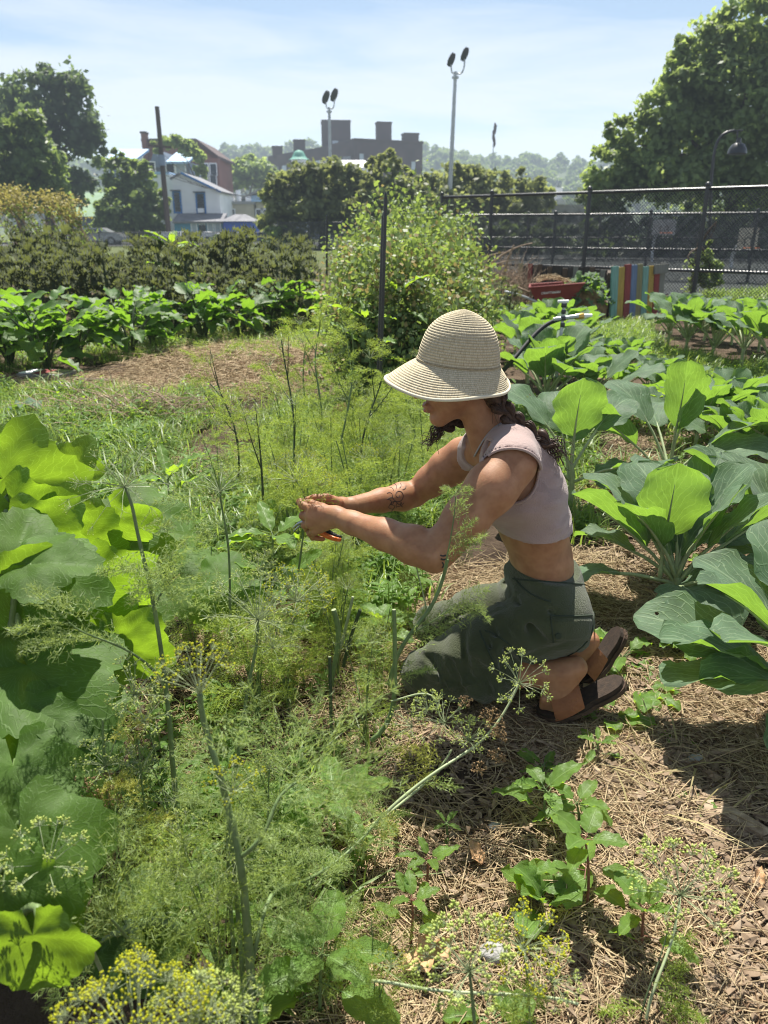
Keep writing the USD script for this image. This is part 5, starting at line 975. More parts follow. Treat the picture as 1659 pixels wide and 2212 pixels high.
dill('cut dill stalk leaning in front of the woman\'s elbow with wiry side shoots', [(w1, .0045, .0038), (w2, .0018, .001), (w3, .0016, .0008)], [(1, .35, .2, .5, .09), (1, .5, -.1, .8, .07), (1, .3, .9, .2, .09), (1, 1, 2.4, .6, .03), (1, 1, .4, .5, .035), (1, .75, 1.0, .8, .05)] + [(2, t, a, e, .075) for t, a, e in ((.3, .2, .3), (.6, .5, .5), (.8, .1, .0), (1, .3, .3), (1, -.4, .1))] + rfr(rd, 0, 6, (.08, .12), (.0, .4)), None, 'dill_blue', rd, wdt=.0012)
x1 = stem_path([(940, 1700, 1.5), (905, 1300, 1.60), (893, 1235, 1.62), (884, 1190, 1.63)], 10)
dill('thin dry dill twig with a small bud below the woman\'s forearm', [(stem_path([(925, 1360, 1.6), (918, 1300, 1.61), (903, 1240, 1.62), (893, 1192, 1.63)], 10), .0016, .001, 'pale_stem')], [(0, 1, 2.4, .6, .04), (0, 1, .5, .7, .035), (0, .9, 1.5, 1.0, .03), (0, .6, 3.0, .5, .05)], None, 'dill_yellow', rd)
# --- the open umbel before her feet, with its long stem; the dried ones beside it
y1 = stem_path([(640, 1960, 1.12), (745, 1850, 1.16), (850, 1740, 1.22), (960, 1655, 1.28), (1040, 1600, 1.33), (1085, 1545, 1.36), (1110, 1500, 1.38), (1122, 1476, 1.39)], 34)
dill('dill whose open umbel spreads before the woman\'s feet on a long slanting stem', [(y1, .0040, .0022, 'pale_stem')], rfr(rd, 0, 4, (.07, .1), (.05, .5)), [(y1[-1], (.12, -.42, .9), .062, dict(nr=20, nl=15, cone=1.5, seed_r=.0016, seed_l=.0031, raysr=.0006, flat=.1))], 'dill_blue', rd)
z1 = stem_path([(700, 1890, 1.14), (830, 1765, 1.22), (930, 1680, 1.28), (975, 1620, 1.30)], 18); z2 = stem_path([(845, 1515, 1.42), (900, 1500, 1.41), (935, 1505, 1.40), (948, 1540, 1.38), (962, 1560, 1.37)], 14)
dill('dill with dried brown and yellow-green seed heads between the lens and her knees', [(z1, .0035, .002, 'pale_stem'), (z2, .0022, .0018, 'pale_stem')], rfr(rd, 0, 5, (.06, .1), (.3, .9)),
     [(W(960, 1562, 1.37), (-.1, -.3, .9), .062, dict(nr=18, nl=12, cone=1.4)), (W(1005, 1520, 1.36), (0, -.2, 1), .016, dict(BRN, nr=9, nl=6, cone=1.1)), (W(1012, 1600, 1.33), (.1, -.3, 1), .050, dict(nr=22, nl=12)), (W(1075, 1592, 1.32), (.2, -.2, .9), .020, dict(BRN, nr=10, nl=7)), (W(1068, 1640, 1.30), (.2, -.2, .9), .019, dict(BRN, nr=10, nl=7)), (W(1035, 1665, 1.29), (0, -.3, .9), .016, dict(BRN, nr=9, nl=6)), (W(925, 1535, 1.39), (-.2, -.2, 1), .04, dict(nr=18, nl=12)), (W(890, 1570, 1.36), (-.6, -.3, .6), .055, dict(nr=16, nl=10, cone=1.2)), (W(1060, 1560, 1.34), (.1, -.2, 1), .028, dict(BRN, nr=12, nl=7))], 'dill_yellow', rd)
# --- left and bottom umbels close to the lens
c1 = stem_path([(225, 2110, .92), (180, 2010, .88), (140, 1930, .86), (104, 1872, .85)], 18)
dill('dill with a broad open umbel over the dark squash leaves at the lower left', [(c1, .0036, .0026, 'pale_stem')], rfr(rd, 0, 3, (.07, .1), (.0, .4)), [(c1[-1], (-.05, -.3, 1), .062, dict(nr=19, nl=17, cone=1.35, seed_r=.0016, seed_l=.0026, raysr=.0006, flat=.1)), (W(20, 1880, .85), (-.4, -.3, .8), .018, dict(nr=7, nl=7))], 'dill_blue', rd)
c2 = stem_path([(340, 2400, .60), (320, 2320, .62), (300, 2275, .63)], 8)
dill('dill in full yellow flower filling the bottom left corner', [(c2, .0035, .0028)], None, [(c2[-1], (-.15, -.25, 1), .098, dict(YEL, nr=60, nl=26, cone=1.25, seed_r=.0018, seed_l=.0018, raysr=.0005, flat=.25)), (W(425, 2215, .67), (.1, -.2, 1), .058, dict(nr=40, nl=18, cone=1.2, seed_r=.0016, seed_l=.003, flat=.3)), (W(500, 2190, .72), (.2, -.2, 1), .045, dict(nr=24, nl=14, cone=1.2, seed_r=.0012, seed_l=.0022))], 'dill_blue', rd)
c3 = stem_path([(1030, 2330, .78), (1024, 2200, .80), (1014, 2100, .82)], 10); c3b = stem_path([(790, 2120, .86), (840, 2122, .85), (930, 2138, .84), (1130, 2150, .82), (1250, 2170, .80)], 18)
dill('dill with a flat light green umbel over straw at the bottom centre', [(c3, .0030, .0024), (c3b, .0026, .0022, 'pale_stem')], None, [(c3[-1], (-.25, -.1, 1), .078, dict(nr=26, nl=17, cone=1.25, seed_r=.0023, seed_l=.0040, raysr=.0007, flat=.15))], 'dill_green', rd)
c4 = stem_path([(1150, 2330, .80), (1144, 2200, .82), (1138, 2100, .84), (1130, 2050, .85)], 10)
dill('dill with a yellow-green flowering umbel right of the flat green one at the bottom', [(c4, .0022, .0016)], rfr(rd, 0, 3, (.05, .08)), [(c4[-1], (.1, -.25, 1), .060, dict(nr=28, nl=16, cone=1.3, seedm='umbel_flower', seed_r=.0019, seed_l=.0019, raysr=.0006)), (W(1190, 2120, .82), (.3, -.3, .8), .045, dict(nr=20, nl=12, seed_r=.001))], 'dill_green', rd)
c5 = stem_path([(1395, 2215, .86), (1415, 2130, .89), (1445, 2050, .93), (1460, 1990, .96), (1470, 1935, .98)], 18); c5b = stem_path([(1380, 2230, .86), (1400, 2140, .88), (1425, 2070, .92), (1446, 1990, .95)], 12)
dill('dill with a flat umbel of green seeds over the bare soil at the lower right', [(c5, .0028, .0020, 'pale_stem'), (c5b, .0015, .001, 'dark_stem')], rfr(rd, 0, 5, (.05, .09), (.0, .5)), [(c5[-1], (-.08, -.12, 1), .085, dict(nr=28, nl=15, cone=1.35, seed_r=.0023, seed_l=.0040, raysr=.0007, flat=.2))], 'dill_green', rd)
c6 = stem_path([(300, 1990, 1.0), (270, 1880, 1.02), (240, 1760, 1.04), (225, 1640, 1.06), (222, 1555, 1.07)], 16)
dill('seedy dill with tan heads between the squash and the thick stalk', [(c6, .0030, .0018), (stem_path([(330, 1850, 1.05), (305, 1680, 1.08), (300, 1600, 1.1)], 10), .0022, .0015)], rfr(rd, 0, 7, (.07, .11)),
     [(W(165, 1700, 1.04), (-.3, -.3, .9), .03, dict(BRN, nr=12, nl=8)), (W(215, 1730, 1.03), (0, -.3, 1), .045, dict(BRN, nr=18, nl=11)), (W(185, 1765, 1.01), (-.2, -.3, .9), .025, dict(BRN, nr=10, nl=8)), (W(230, 1655, 1.06), (.1, -.3, 1), .055, dict(nr=20, nl=12)), (W(305, 1665, 1.09), (.1, -.3, 1), .05, dict(nr=20, nl=10)), (W(165, 1935, .92), (-.2, -.3, .9), .022, dict(BRN, nr=10, nl=8)), (W(270, 1790, 1.03), (.2, -.3, .9), .05, dict(nr=20, nl=12)), (W(250, 1840, 1.0), (.1, -.3, .9), .03, dict(BRN, nr=12, nl=8))], 'dill_yellow', rd)
c7 = stem_path([(380, 2160, .92), (345, 2080, .88), (320, 2070, .86), (280, 2030, .84), (240, 1985, .83)], 16)
dill('blue-green dill sprig leaning over the pale squash leaves at the lower left', [(c7, .0032, .0018)], [(0, t, a, e, l) for t, a, e, l in ((1, 2.4, .6, .13), (1, 1.6, .9, .14), (1, 3.2, .2, .12), (.8, 1.0, .9, .13), (.8, 2.8, .2, .12), (.6, 1.4, .7, .13), (.5, .6, .6, .12), (.9, 2.0, 1.1, .15))], None, 'dill_blue', rd)
# --- bare tall stems behind, between the hands and the straw mound
for k, (pts, lb) in enumerate((([(640, 1100, 2.9), (636, 1000, 2.95), (634, 900, 3.0), (622, 820, 3.05), (608, 735, 3.1)], 'tall bare dark dill stem straight above the woman\'s hands'), ([(693, 930, 3.6), (690, 850, 3.6), (681, 780, 3.65), (688, 720, 3.7), (694, 655, 3.7)], 'tallest bare dill stem, crossing the straw mound at its right side'), ([(515, 1030, 3.0), (508, 930, 3.0), (485, 870, 3.05), (455, 830, 3.1)], 'forked dark dill stem left of the one above the hands'), ([(660, 870, 4.0), (655, 800, 4.0), (662, 740, 4.0)], 'thin bare dill stem between the two tall ones'), ([(780, 980, 3.1), (795, 905, 3.15), (815, 850, 3.2), (830, 800, 3.25)], 'leaning dill stem in front of the pea vines'), ([(735, 960, 3.1), (752, 880, 3.15), (762, 800, 3.2), (760, 720, 3.2)], 'branched dill stem left of the leaning one'), ([(570, 1120, 2.4), (566, 1030, 2.4), (560, 950, 2.45)], 'short dark dill stem left of the woman\'s hands'))):
    dk = 'plant_stem' if k % 2 else 'dark_stem'; c = stem_path(pts, 14); s = [(c, .0045, .0026, dk)]
    for q in (.45, .65, .8):
        o = c[int(q * 13)]; d = np.array([rd.normal() * .6, rd.normal() * .4, 1.0]); s.append((bez([o, o + norm(d) * .10 + [0, 0, -.01], o + norm(d) * .2], 6), .0022, .001, dk))
    dill(lb, s, [(i, t, rd.uniform(0, 6.28), rd.uniform(0, .9), rd.uniform(.08, .14)) for i in (1, 2, 3) for t in (.5, .9, 1)] + rfr(rd, 0, 6, (.08, .13), (.0, .5)), [(x[0][-1], (0, 0, 1), .05, dict(nr=12, nl=5, seed_r=.001)) for x in s[1:3]], 'dill_green', rd, wdt=.0014)
# --- the dill in her fingers
h1 = stem_path([(640, 1290, 1.86), (652, 1180, 1.865), (660, 1090, 1.868), (654, 1060, 1.87), (640, 1040, 1.88)], 14)
dill('flowering dill stem held between the woman\'s fingers', [(h1, .0028, .0018)], rfr(rd, 0, 6, (.10, .14), (.6, 1), (.3, 1.0)), [(h1[-1], (-.2, -.1, 1), .085, dict(YEL, nr=26, nl=11, cone=1.2, seed_r=.0012, seed_l=.0012)), (W(690, 1050, 1.9), (.2, 0, 1), .05, dict(YEL, nr=16, nl=9))], 'dill_green', rd)
# --- the feathery patch: plants of a few shapes repeated
def dill_kind(rng, H, nst, fm, umb, um_kind):
    p = thing('dill_plant', 'dill', 'herb plant'); fo = MB(); tops = []
    for k in range(nst):
        a = k * 2.4 + rng.normal(); e = np.array([math.cos(a) * .07, math.sin(a) * .07, H * rng.uniform(.7, 1.05)]); c = bez([(0, 0, -.02), e * [.3, .3, .5], e], 12); obj('stem', tube(c, [.0038, .0018], 6), 'plant_stem', p)
        fronds_at(fo, [(c[int(rng.integers(2, 12))], rng.uniform(0, 6.28), rng.uniform(-.1, .9), H * rng.uniform(.28, .45)) for _ in range(6)], rng, 9, 4, .0017, .7); tops.append(e)
    obj('foliage', fo, fm, p)
    for e in tops[:umb]: put_umbel(p, e, (rng.normal() * .2, -.2, 1), H * .14, rng, nr=20, nl=10, cone=1.2, **um_kind)
    return p
DK = [dill_kind(rd, .42, 3, 'dill_green', 1, dict(YEL, seed_r=.0014)), dill_kind(rd, .38, 3, 'dill_blue', 0, {}), dill_kind(rd, .45, 3, 'dill_green', 2, dict(seed_r=.0012)), dill_kind(rd, .32, 2, 'dill_yellow', 1, dict(BRN, seed_r=.0014)), dill_kind(rd, .36, 2, 'dill_blue', 1, dict(seed_r=.0015)), dill_kind(rd, .5, 5, 'dill_green', 4, dict(seed_r=.0016, seed_l=.003))]
def patch_dill(poly, n, label, group, wts, sc=(.7, 1.15)):
    P = Polygon([G(u, v)[:2] for u, v in poly]); x0, y0, x1, y1 = P.bounds; k = 0
    while k < n:
        x, y = rd.uniform((x0, y0), (x1, y1))
        if not P.contains(Point(x, y)) or (abs(x - .30) < .30 and 1.66 < y < 2.15): continue
        q = int(rd.choice(6, p=wts)); place(DK[q], (x, y, float(gz(x, y))), rd.uniform(0, 6.28), rd.uniform(*sc), label, group); k += 1
patch_dill([(560, 1180), (700, 1060), (800, 1000), (1000, 960), (960, 1080), (880, 1180), (700, 1300)], 20, 'feathery green dill plant behind and beside the woman\'s hands', 'dill behind the hands', [.35, .15, .2, .05, .05, .2])
patch_dill([(420, 1060), (680, 960), (900, 900), (980, 950), (760, 1050), (560, 1160)], 13, 'feathery dill plant in the grass towards the pea vines', 'dill towards the pea vines', [.3, .2, .25, .05, .05, .15], (.7, 1.1))
patch_dill([(700, 1330), (830, 1380), (870, 1500), (860, 1620), (740, 1720), (620, 1700), (600, 1450)], 9, 'yellow-green dill plant before the woman\'s knees', 'dill before the knees', [.25, .05, .2, .2, .05, .25], (.5, .75))
patch_dill([(330, 1400), (600, 1400), (640, 1700), (560, 1950), (330, 1950)], 10, 'feathery dill plant between the squash and the cut stalks', 'dill beside the squash', [.25, .2, .15, .05, .1, .25], (.55, .85))
patch_dill([(330, 1900), (640, 1900), (700, 2150), (560, 2300), (300, 2250)], 4, 'blue-green dill plant round the thick stalk at the bottom', 'dill round the thick stalk', [.2, .35, .1, .05, .1, .2], (.5, .7))
patch_dill([(640, 2050), (800, 2100), (830, 2260), (640, 2280)], 2, 'small blue-green dill plant at the bottom edge', 'dill at the bottom edge', [.2, .5, .0, .0, .1, .2], (.4, .55))
# ------------------------------------------------------------------ straw, chips, grass and ground weeds: uncountable stuff
rg = np.random.default_rng(909)
def area(poly_px, n, rng):
    P = Polygon([G(u, v)[:2] for u, v in poly_px]); x0, y0, x1, y1 = P.bounds; out = []
    while len(out) < n:
        c = rng.uniform((x0, y0), (x1, y1), (n * 2, 2)); out += list(c[shapely.contains_xy(P, c[:, 0], c[:, 1])])
    c = np.array(out[:n]); return c
def thin(c, freq, cut, rng, seed):
    v = fn(np.c_[c, 0 * c[:, 0]], freq, seed, 3); return c[v > cut]
def lay(c, dz=0.0): return np.c_[c, gz(c[:, 0], c[:, 1]) + dz]
def straw_mat(n, ext, rng, L=(.03, .12), w=.0011, hz_=.012):
    A = np.c_[rng.uniform(-ext, ext, (n, 2)), rng.uniform(.001, hz_, n)]; a = rng.uniform(0, 6.28, n); l = rng.uniform(*L, n)
    d = np.stack([np.cos(a), np.sin(a), rng.normal(0, .10, n)], 1); B = A + d * l[:, None]; B[:, 2] = np.abs(B[:, 2])
    M_ = (A + B) / 2 + rng.normal(size=(n, 3)) * [.004, .004, .003] + [0, 0, .002]
    m = MB(); m.add(*prisms(A, M_, w, w, rng)); m.add(*prisms(M_, B, w, w * .6, rng)); return m
def chips(n, ext, rng, L=(.012, .045)):
    m = MB()
    for k in range(n):
        l = rng.uniform(*L); b = trimesh.creation.box((l, l * rng.uniform(.25, .5), .0035)); v = np.array(b.vertices); v = v * (1 + .28 * rng.normal(size=(8, 1))) + rng.normal(size=(8, 3)) * l * .08
        R = rotz(rng.uniform(0, 6.28)) @ trimesh.transformations.euler_matrix(rng.normal() * .25, rng.normal() * .25, 0)[:3, :3]
        m.add((v @ R.T + [*rng.uniform(-ext, ext, 2), rng.uniform(.002, .012)])[b.faces].reshape(-1, 3), np.arange(36).reshape(-1, 3))
    return m
def blades(n, ext, H, w, rng, lean=.5, seg=3):
    m = MB(); s = np.linspace(0, 1, seg + 1)
    for k in range(n):
        b = np.array([*rng.uniform(-ext, ext, 2), 0]); a = rng.uniform(0, 6.28); h = H * rng.uniform(.5, 1.2); le = lean * rng.uniform(.2, 1.6)
        d = np.array([math.cos(a), math.sin(a), 0]); sd = np.array([-d[1], d[0], 0])
        C = b + d * (h * le * s ** 1.8)[:, None] + np.array([0, 0, 1.0]) * (h * (s - .45 * le * s ** 2.2))[:, None]; C[:, 2] = np.maximum(C[:, 2], .004)
        ww = (w * (1 - s ** 1.6) + .0004)[:, None]; v = np.stack([C - sd * ww, C + sd * ww], 1).reshape(-1, 3)
        q = np.arange(seg)[:, None] * 2; f = np.hstack([q, q + 1, q + 3, q + 2]); m.add(v, f)
    return m
def herb(n, ext, H, L, rng):
    m = MB()
    for k in range(n):
        b = np.array([*rng.uniform(-ext, ext, 2), 0]); h = H * rng.uniform(.3, 1.0); t = b + [rng.normal() * h * .3, rng.normal() * h * .3, h]
        m.add(*prisms(b[None], t[None], .0012, .0008, rng))
        for q in range(6):
            V, f, uv = leaf_surface(L * rng.uniform(.6, 1.2), L * .45, rng, wf_ovate, 4, 2, -.6, .3, 0, crinkle=0); a = q * 2.4 + k
            d = (math.cos(a), math.sin(a), rng.uniform(-.1, .8)); m.add(wl(V, frame(d), b + (t - b) * (.35 + .65 * q / 5)), f, uv)
    return m
S1, S2, S3 = straw_mat(90, .14, rg), straw_mat(70, .14, rg, (.02, .09), .0009), straw_mat(45, .16, rg, (.05, .16), .0013)
SB = straw_mat(70, .14, rg, (.02, .08), .0012)
STRAW = [('straw_mat', S1, 'straw'), ('straw_mat', S2, 'straw'), ('straw_mat', S3, 'straw'), ('straw_mat', SB, 'straw_brown')]
right = [(860, 1520), (1000, 1540), (1280, 1500), (1330, 1230), (1659, 1420), (1900, 1560), (1900, 2300), (760, 2300), (800, 1850)]
cs = [thin(area(right, 1250, rg), 2.0, .19, rg, 7), thin(area([(1240, 930), (1720, 930), (1720, 1350), (1260, 1280)], 260, rg), 2, .0, rg, 31), area([(1050, 1240), (1260, 1200), (1500, 1290), (1700, 1450), (1750, 1900), (1400, 1620), (1250, 1420), (960, 1400), (880, 1200)], 330, rg), area([(860, 2000), (1100, 1980), (1150, 2300), (830, 2300)], 110, rg), thin(area([(200, 900), (880, 1150), (900, 1480), (700, 1900), (300, 1900), (0, 1500)], 700, rg), 2.5, -.05, rg, 9)]
c = np.vstack(cs); n = len(c)
scatter('straw_mulch', STRAW, lay(c), rg.uniform(0, 6.28, n), rg.uniform(.6, 1.1, n), rg.choice(4, n, p=[.27, .25, .15, .33]), label='straw mulch strewn over the soil around the kneeling woman', cat='straw')
c = np.vstack([area([(380, 770), (520, 735), (700, 720), (740, 760), (640, 870), (430, 860), (300, 830)], 420, rg), thin(area([(0, 830), (380, 790), (560, 870), (0, 900)], 200, rg), 2, -.1, rg, 3)]); n = len(c)
scatter('straw_heap', STRAW, lay(c, .004), rg.uniform(0, 6.28, n), rg.uniform(1.2, 2.2, n), rg.choice(4, n, p=[.35, .25, .2, .2]), label='dry straw spread on the low mound before the eggplants', cat='straw')
CH = [('chip_patch', chips(44, .13, rg, (.004, .018)), 'wood_chip'), ('chip_patch', chips(26, .13, rg, (.007, .032)), 'wood_chip_dark')]
c = np.vstack([thin(area([(1300, 1560), (1659, 1640), (1900, 1700), (1900, 2300), (1330, 2300), (1450, 1980)], 760, rg), 2.5, -.15, rg, 5), area([(1255, 810), (1330, 800), (1330, 900), (1240, 900)], 130, rg), area([(1480, 810), (1720, 860), (1720, 920), (1560, 880)], 160, rg), thin(area([(1240, 900), (1720, 900), (1720, 1380), (1260, 1300)], 520, rg), 2, -.2, rg, 23), thin(right_c := area(right, 500, rg), 3, .0, rg, 17)]); n = len(c)
scatter('wood_chips', CH, lay(c), rg.uniform(0, 6.28, n), rg.uniform(.7, 1.3, n), rg.integers(0, 2, n), label='wood chips lying on the paths and the bare soil at the right', cat='wood chips')
GR = [('grass_tuft', blades(34, .10, .11, .0026, rg, .8), 'grass_blade'), ('grass_tuft', blades(26, .10, .17, .0036, rg, 1.0), 'grass_blade'), ('grass_tuft', blades(20, .10, .10, .002, rg, .9), 'grass_dry'), ('weed_tuft', herb(9, .10, .09, .04, rg), 'weed_leaf'), ('weed_tuft', herb(8, .11, .14, .05, rg), 'weed_leaf')]
band = [(-120, 850), (350, 850), (560, 880), (760, 880), (1000, 900), (1010, 1080), (880, 1180), (560, 1240), (200, 1180), (-120, 1050)]
cs, ids = [], []
for poly, n, prob, cut in ((band, 1800, [.40, .30, .12, .13, .05], -.30), ([(150, 1080), (900, 1080), (860, 1350), (600, 1500), (200, 1500)], 520, [.3, .12, .08, .4, .1], -.1), ([(200, 1450), (800, 1450), (780, 1800), (500, 2250), (50, 2250)], 110, [.25, .1, .2, .4, .05], -.1), ([(1240, 900), (1700, 900), (1700, 1300), (1250, 1250)], 110, [.3, .2, .1, .3, .1], -.1),
                           ([(1000, 900), (1230, 900), (1300, 1180), (1180, 1150), (1000, 1050)], 260, [.4, .3, .05, .15, .1], -.5), ([(1300, 1500), (1480, 1640), (1560, 1800), (1330, 1760)], 2, [.3, .2, .3, .2, .0], -.9), ([(300, 745), (700, 700), (760, 830), (330, 830)], 260, [.3, .2, .3, .15, .05], .05),
                           ([(870, 900), (1100, 880), (1250, 930), (1250, 1000)], 60, [.2, .2, .1, .3, .2], -.5)):
    c = thin(area(poly, n, rg), 2.2, cut, rg, n); cs.append(c); ids.append(rg.choice(5, len(c), p=prob))
c, idx = np.vstack(cs), np.concatenate(ids); keep = ~((np.abs(c[:, 0] - .28) < .32) & (np.abs(c[:, 1] - 1.88) < .22)); c, idx = c[keep], idx[keep]; n = len(c)
scatter('weedy_grass', GR, lay(c), rg.uniform(0, 6.28, n), rg.uniform(.6, 1.35, n), idx, label='weedy grass and chickweed covering the ground left of the woman', cat='grass')
cs, sc = [], []
for poly, n, s in (([(1250, 700), (1400, 700), (1420, 760), (1300, 800), (1240, 780)], 650, 1.0), ([(1530, 640), (1760, 630), (1800, 740), (1560, 720)], 900, 1.3), ([(640, 640), (1080, 640), (1300, 690), (1100, 720), (700, 700)], 600, 1.2), ([(-200, 700), (680, 690), (700, 760), (-200, 830)], 500, 1.0), ([(1390, 760), (1660, 790), (1800, 870), (1480, 850)], 260, .9)):
    c = area(poly, n, rg); cs.append(c); sc.append(rg.uniform(.7, 1.4, n) * s)
c, sc = np.vstack(cs), np.concatenate(sc); n = len(c)
scatter('lawn', GR[:2] + GR[3:4], lay(c), rg.uniform(0, 6.28, n), sc, rg.choice(3, n, p=[.5, .3, .2]), label='short grass around the beds, the wheelbarrow and the fence', cat='grass')
# sticks, stones, dead leaves that can be told apart
def stick(label, a, b, r, bend=.01):
    A, B = G(*a), G(*b); A[2] += r; B[2] += r; setdata(obj('stick', tube(bez([A, (A + B) / 2 + rg.normal(size=3) * [bend, bend, .3 * bend], B], 8), [r, r * .6], 7), 'dry_stem'), label, 'stick')
stick('curved grey stick beside the stone in the shade', (1522, 1652), (1600, 1626), .009, .02)
stick('dry stick left of the wood chips', (1400, 1545), (1418, 1518), .008)
stick('long thin stick across the straw', (1395, 1745), (1495, 1765), .004)
stick('straight stick under the tiny seedling', (1080, 1702), (1140, 1688), .004)
def stone(label, u, v, r):
    s = trimesh.creation.icosphere(3, 1.0); x = np.array(s.vertices); x *= (1 + .25 * fn(x, 1.3, int(u)))[:, None]; x = x * np.array([r, r * .8, r * .55]) + G(u, v) + [0, 0, r * .25]
    setdata(obj('stone', (x, s.faces), 'stone', smooth=True), label, 'stone')
stone('pale grey stone beside the curved stick', 1506, 1645, .022); stone('small stone on the bare soil above the seedling', 1330, 1875, .010); stone('flat stone under the light green umbel', 1065, 2065, .026); stone('grey stone at the edge of the woman\'s shadow', 1070, 1790, .016)
def dead_leaf(label, u, v, L, Wd, az, name='dead_leaf', m='dry_leaf', cup=.6):
    V, f, uv = leaf_surface(L, Wd, rg, wf_ovate, 10, 8, cup, .45, L * .12, 2.2, crinkle=L * .03, lobes=.12); d = (math.cos(az), math.sin(az), .12)
    setdata(obj(name, MB().add(wl(V, frame(d), G(u, v) + [0, 0, .012]), f, uv), m), label, 'leaf')
dead_leaf('large curled brown leaf under the light green umbel', 868, 2105, .10, .075, .3); dead_leaf('curled tan leaf on the straw left of the weed row', 1040, 1878, .055, .04, 1.9); dead_leaf('small tan leaf in the shade at the right', 1630, 1940, .06, .03, 1.0); dead_leaf('brown leaf curled beside the largest dead leaf', 905, 2100, .06, .04, 1.2)
for k, (u, v, l, a) in enumerate(((1540, 1725, .055, .4), (1530, 1752, .05, 1.2), (1600, 1780, .10, 2.3), (1375, 1580, .07, 2.7), (1470, 1700, .04, .2), (1590, 1900, .05, .6))):
    b = trimesh.creation.box((l, l * .38, .008)).subdivide(); v_ = np.array(b.vertices) * (1 + .12 * rg.normal(size=(len(b.vertices), 1))); v_ = v_ @ rotz(a).T + G(u, v) + [0, 0, .012]
    setdata(obj('wood_chip', (v_[b.faces].reshape(-1, 3), np.arange(len(b.faces) * 3).reshape(-1, 3)), 'wood_chip', smooth=False), ['large pale wood chip in the straw at the right, upper of two', 'pale square wood chip just below another large one', 'long grey wood sliver in the collard shade', 'splintered pale wood chip beside the sandals', 'small wood chip beside the flat weed', 'pale wood chip at the edge of the collard shade'][k], 'wood chip')
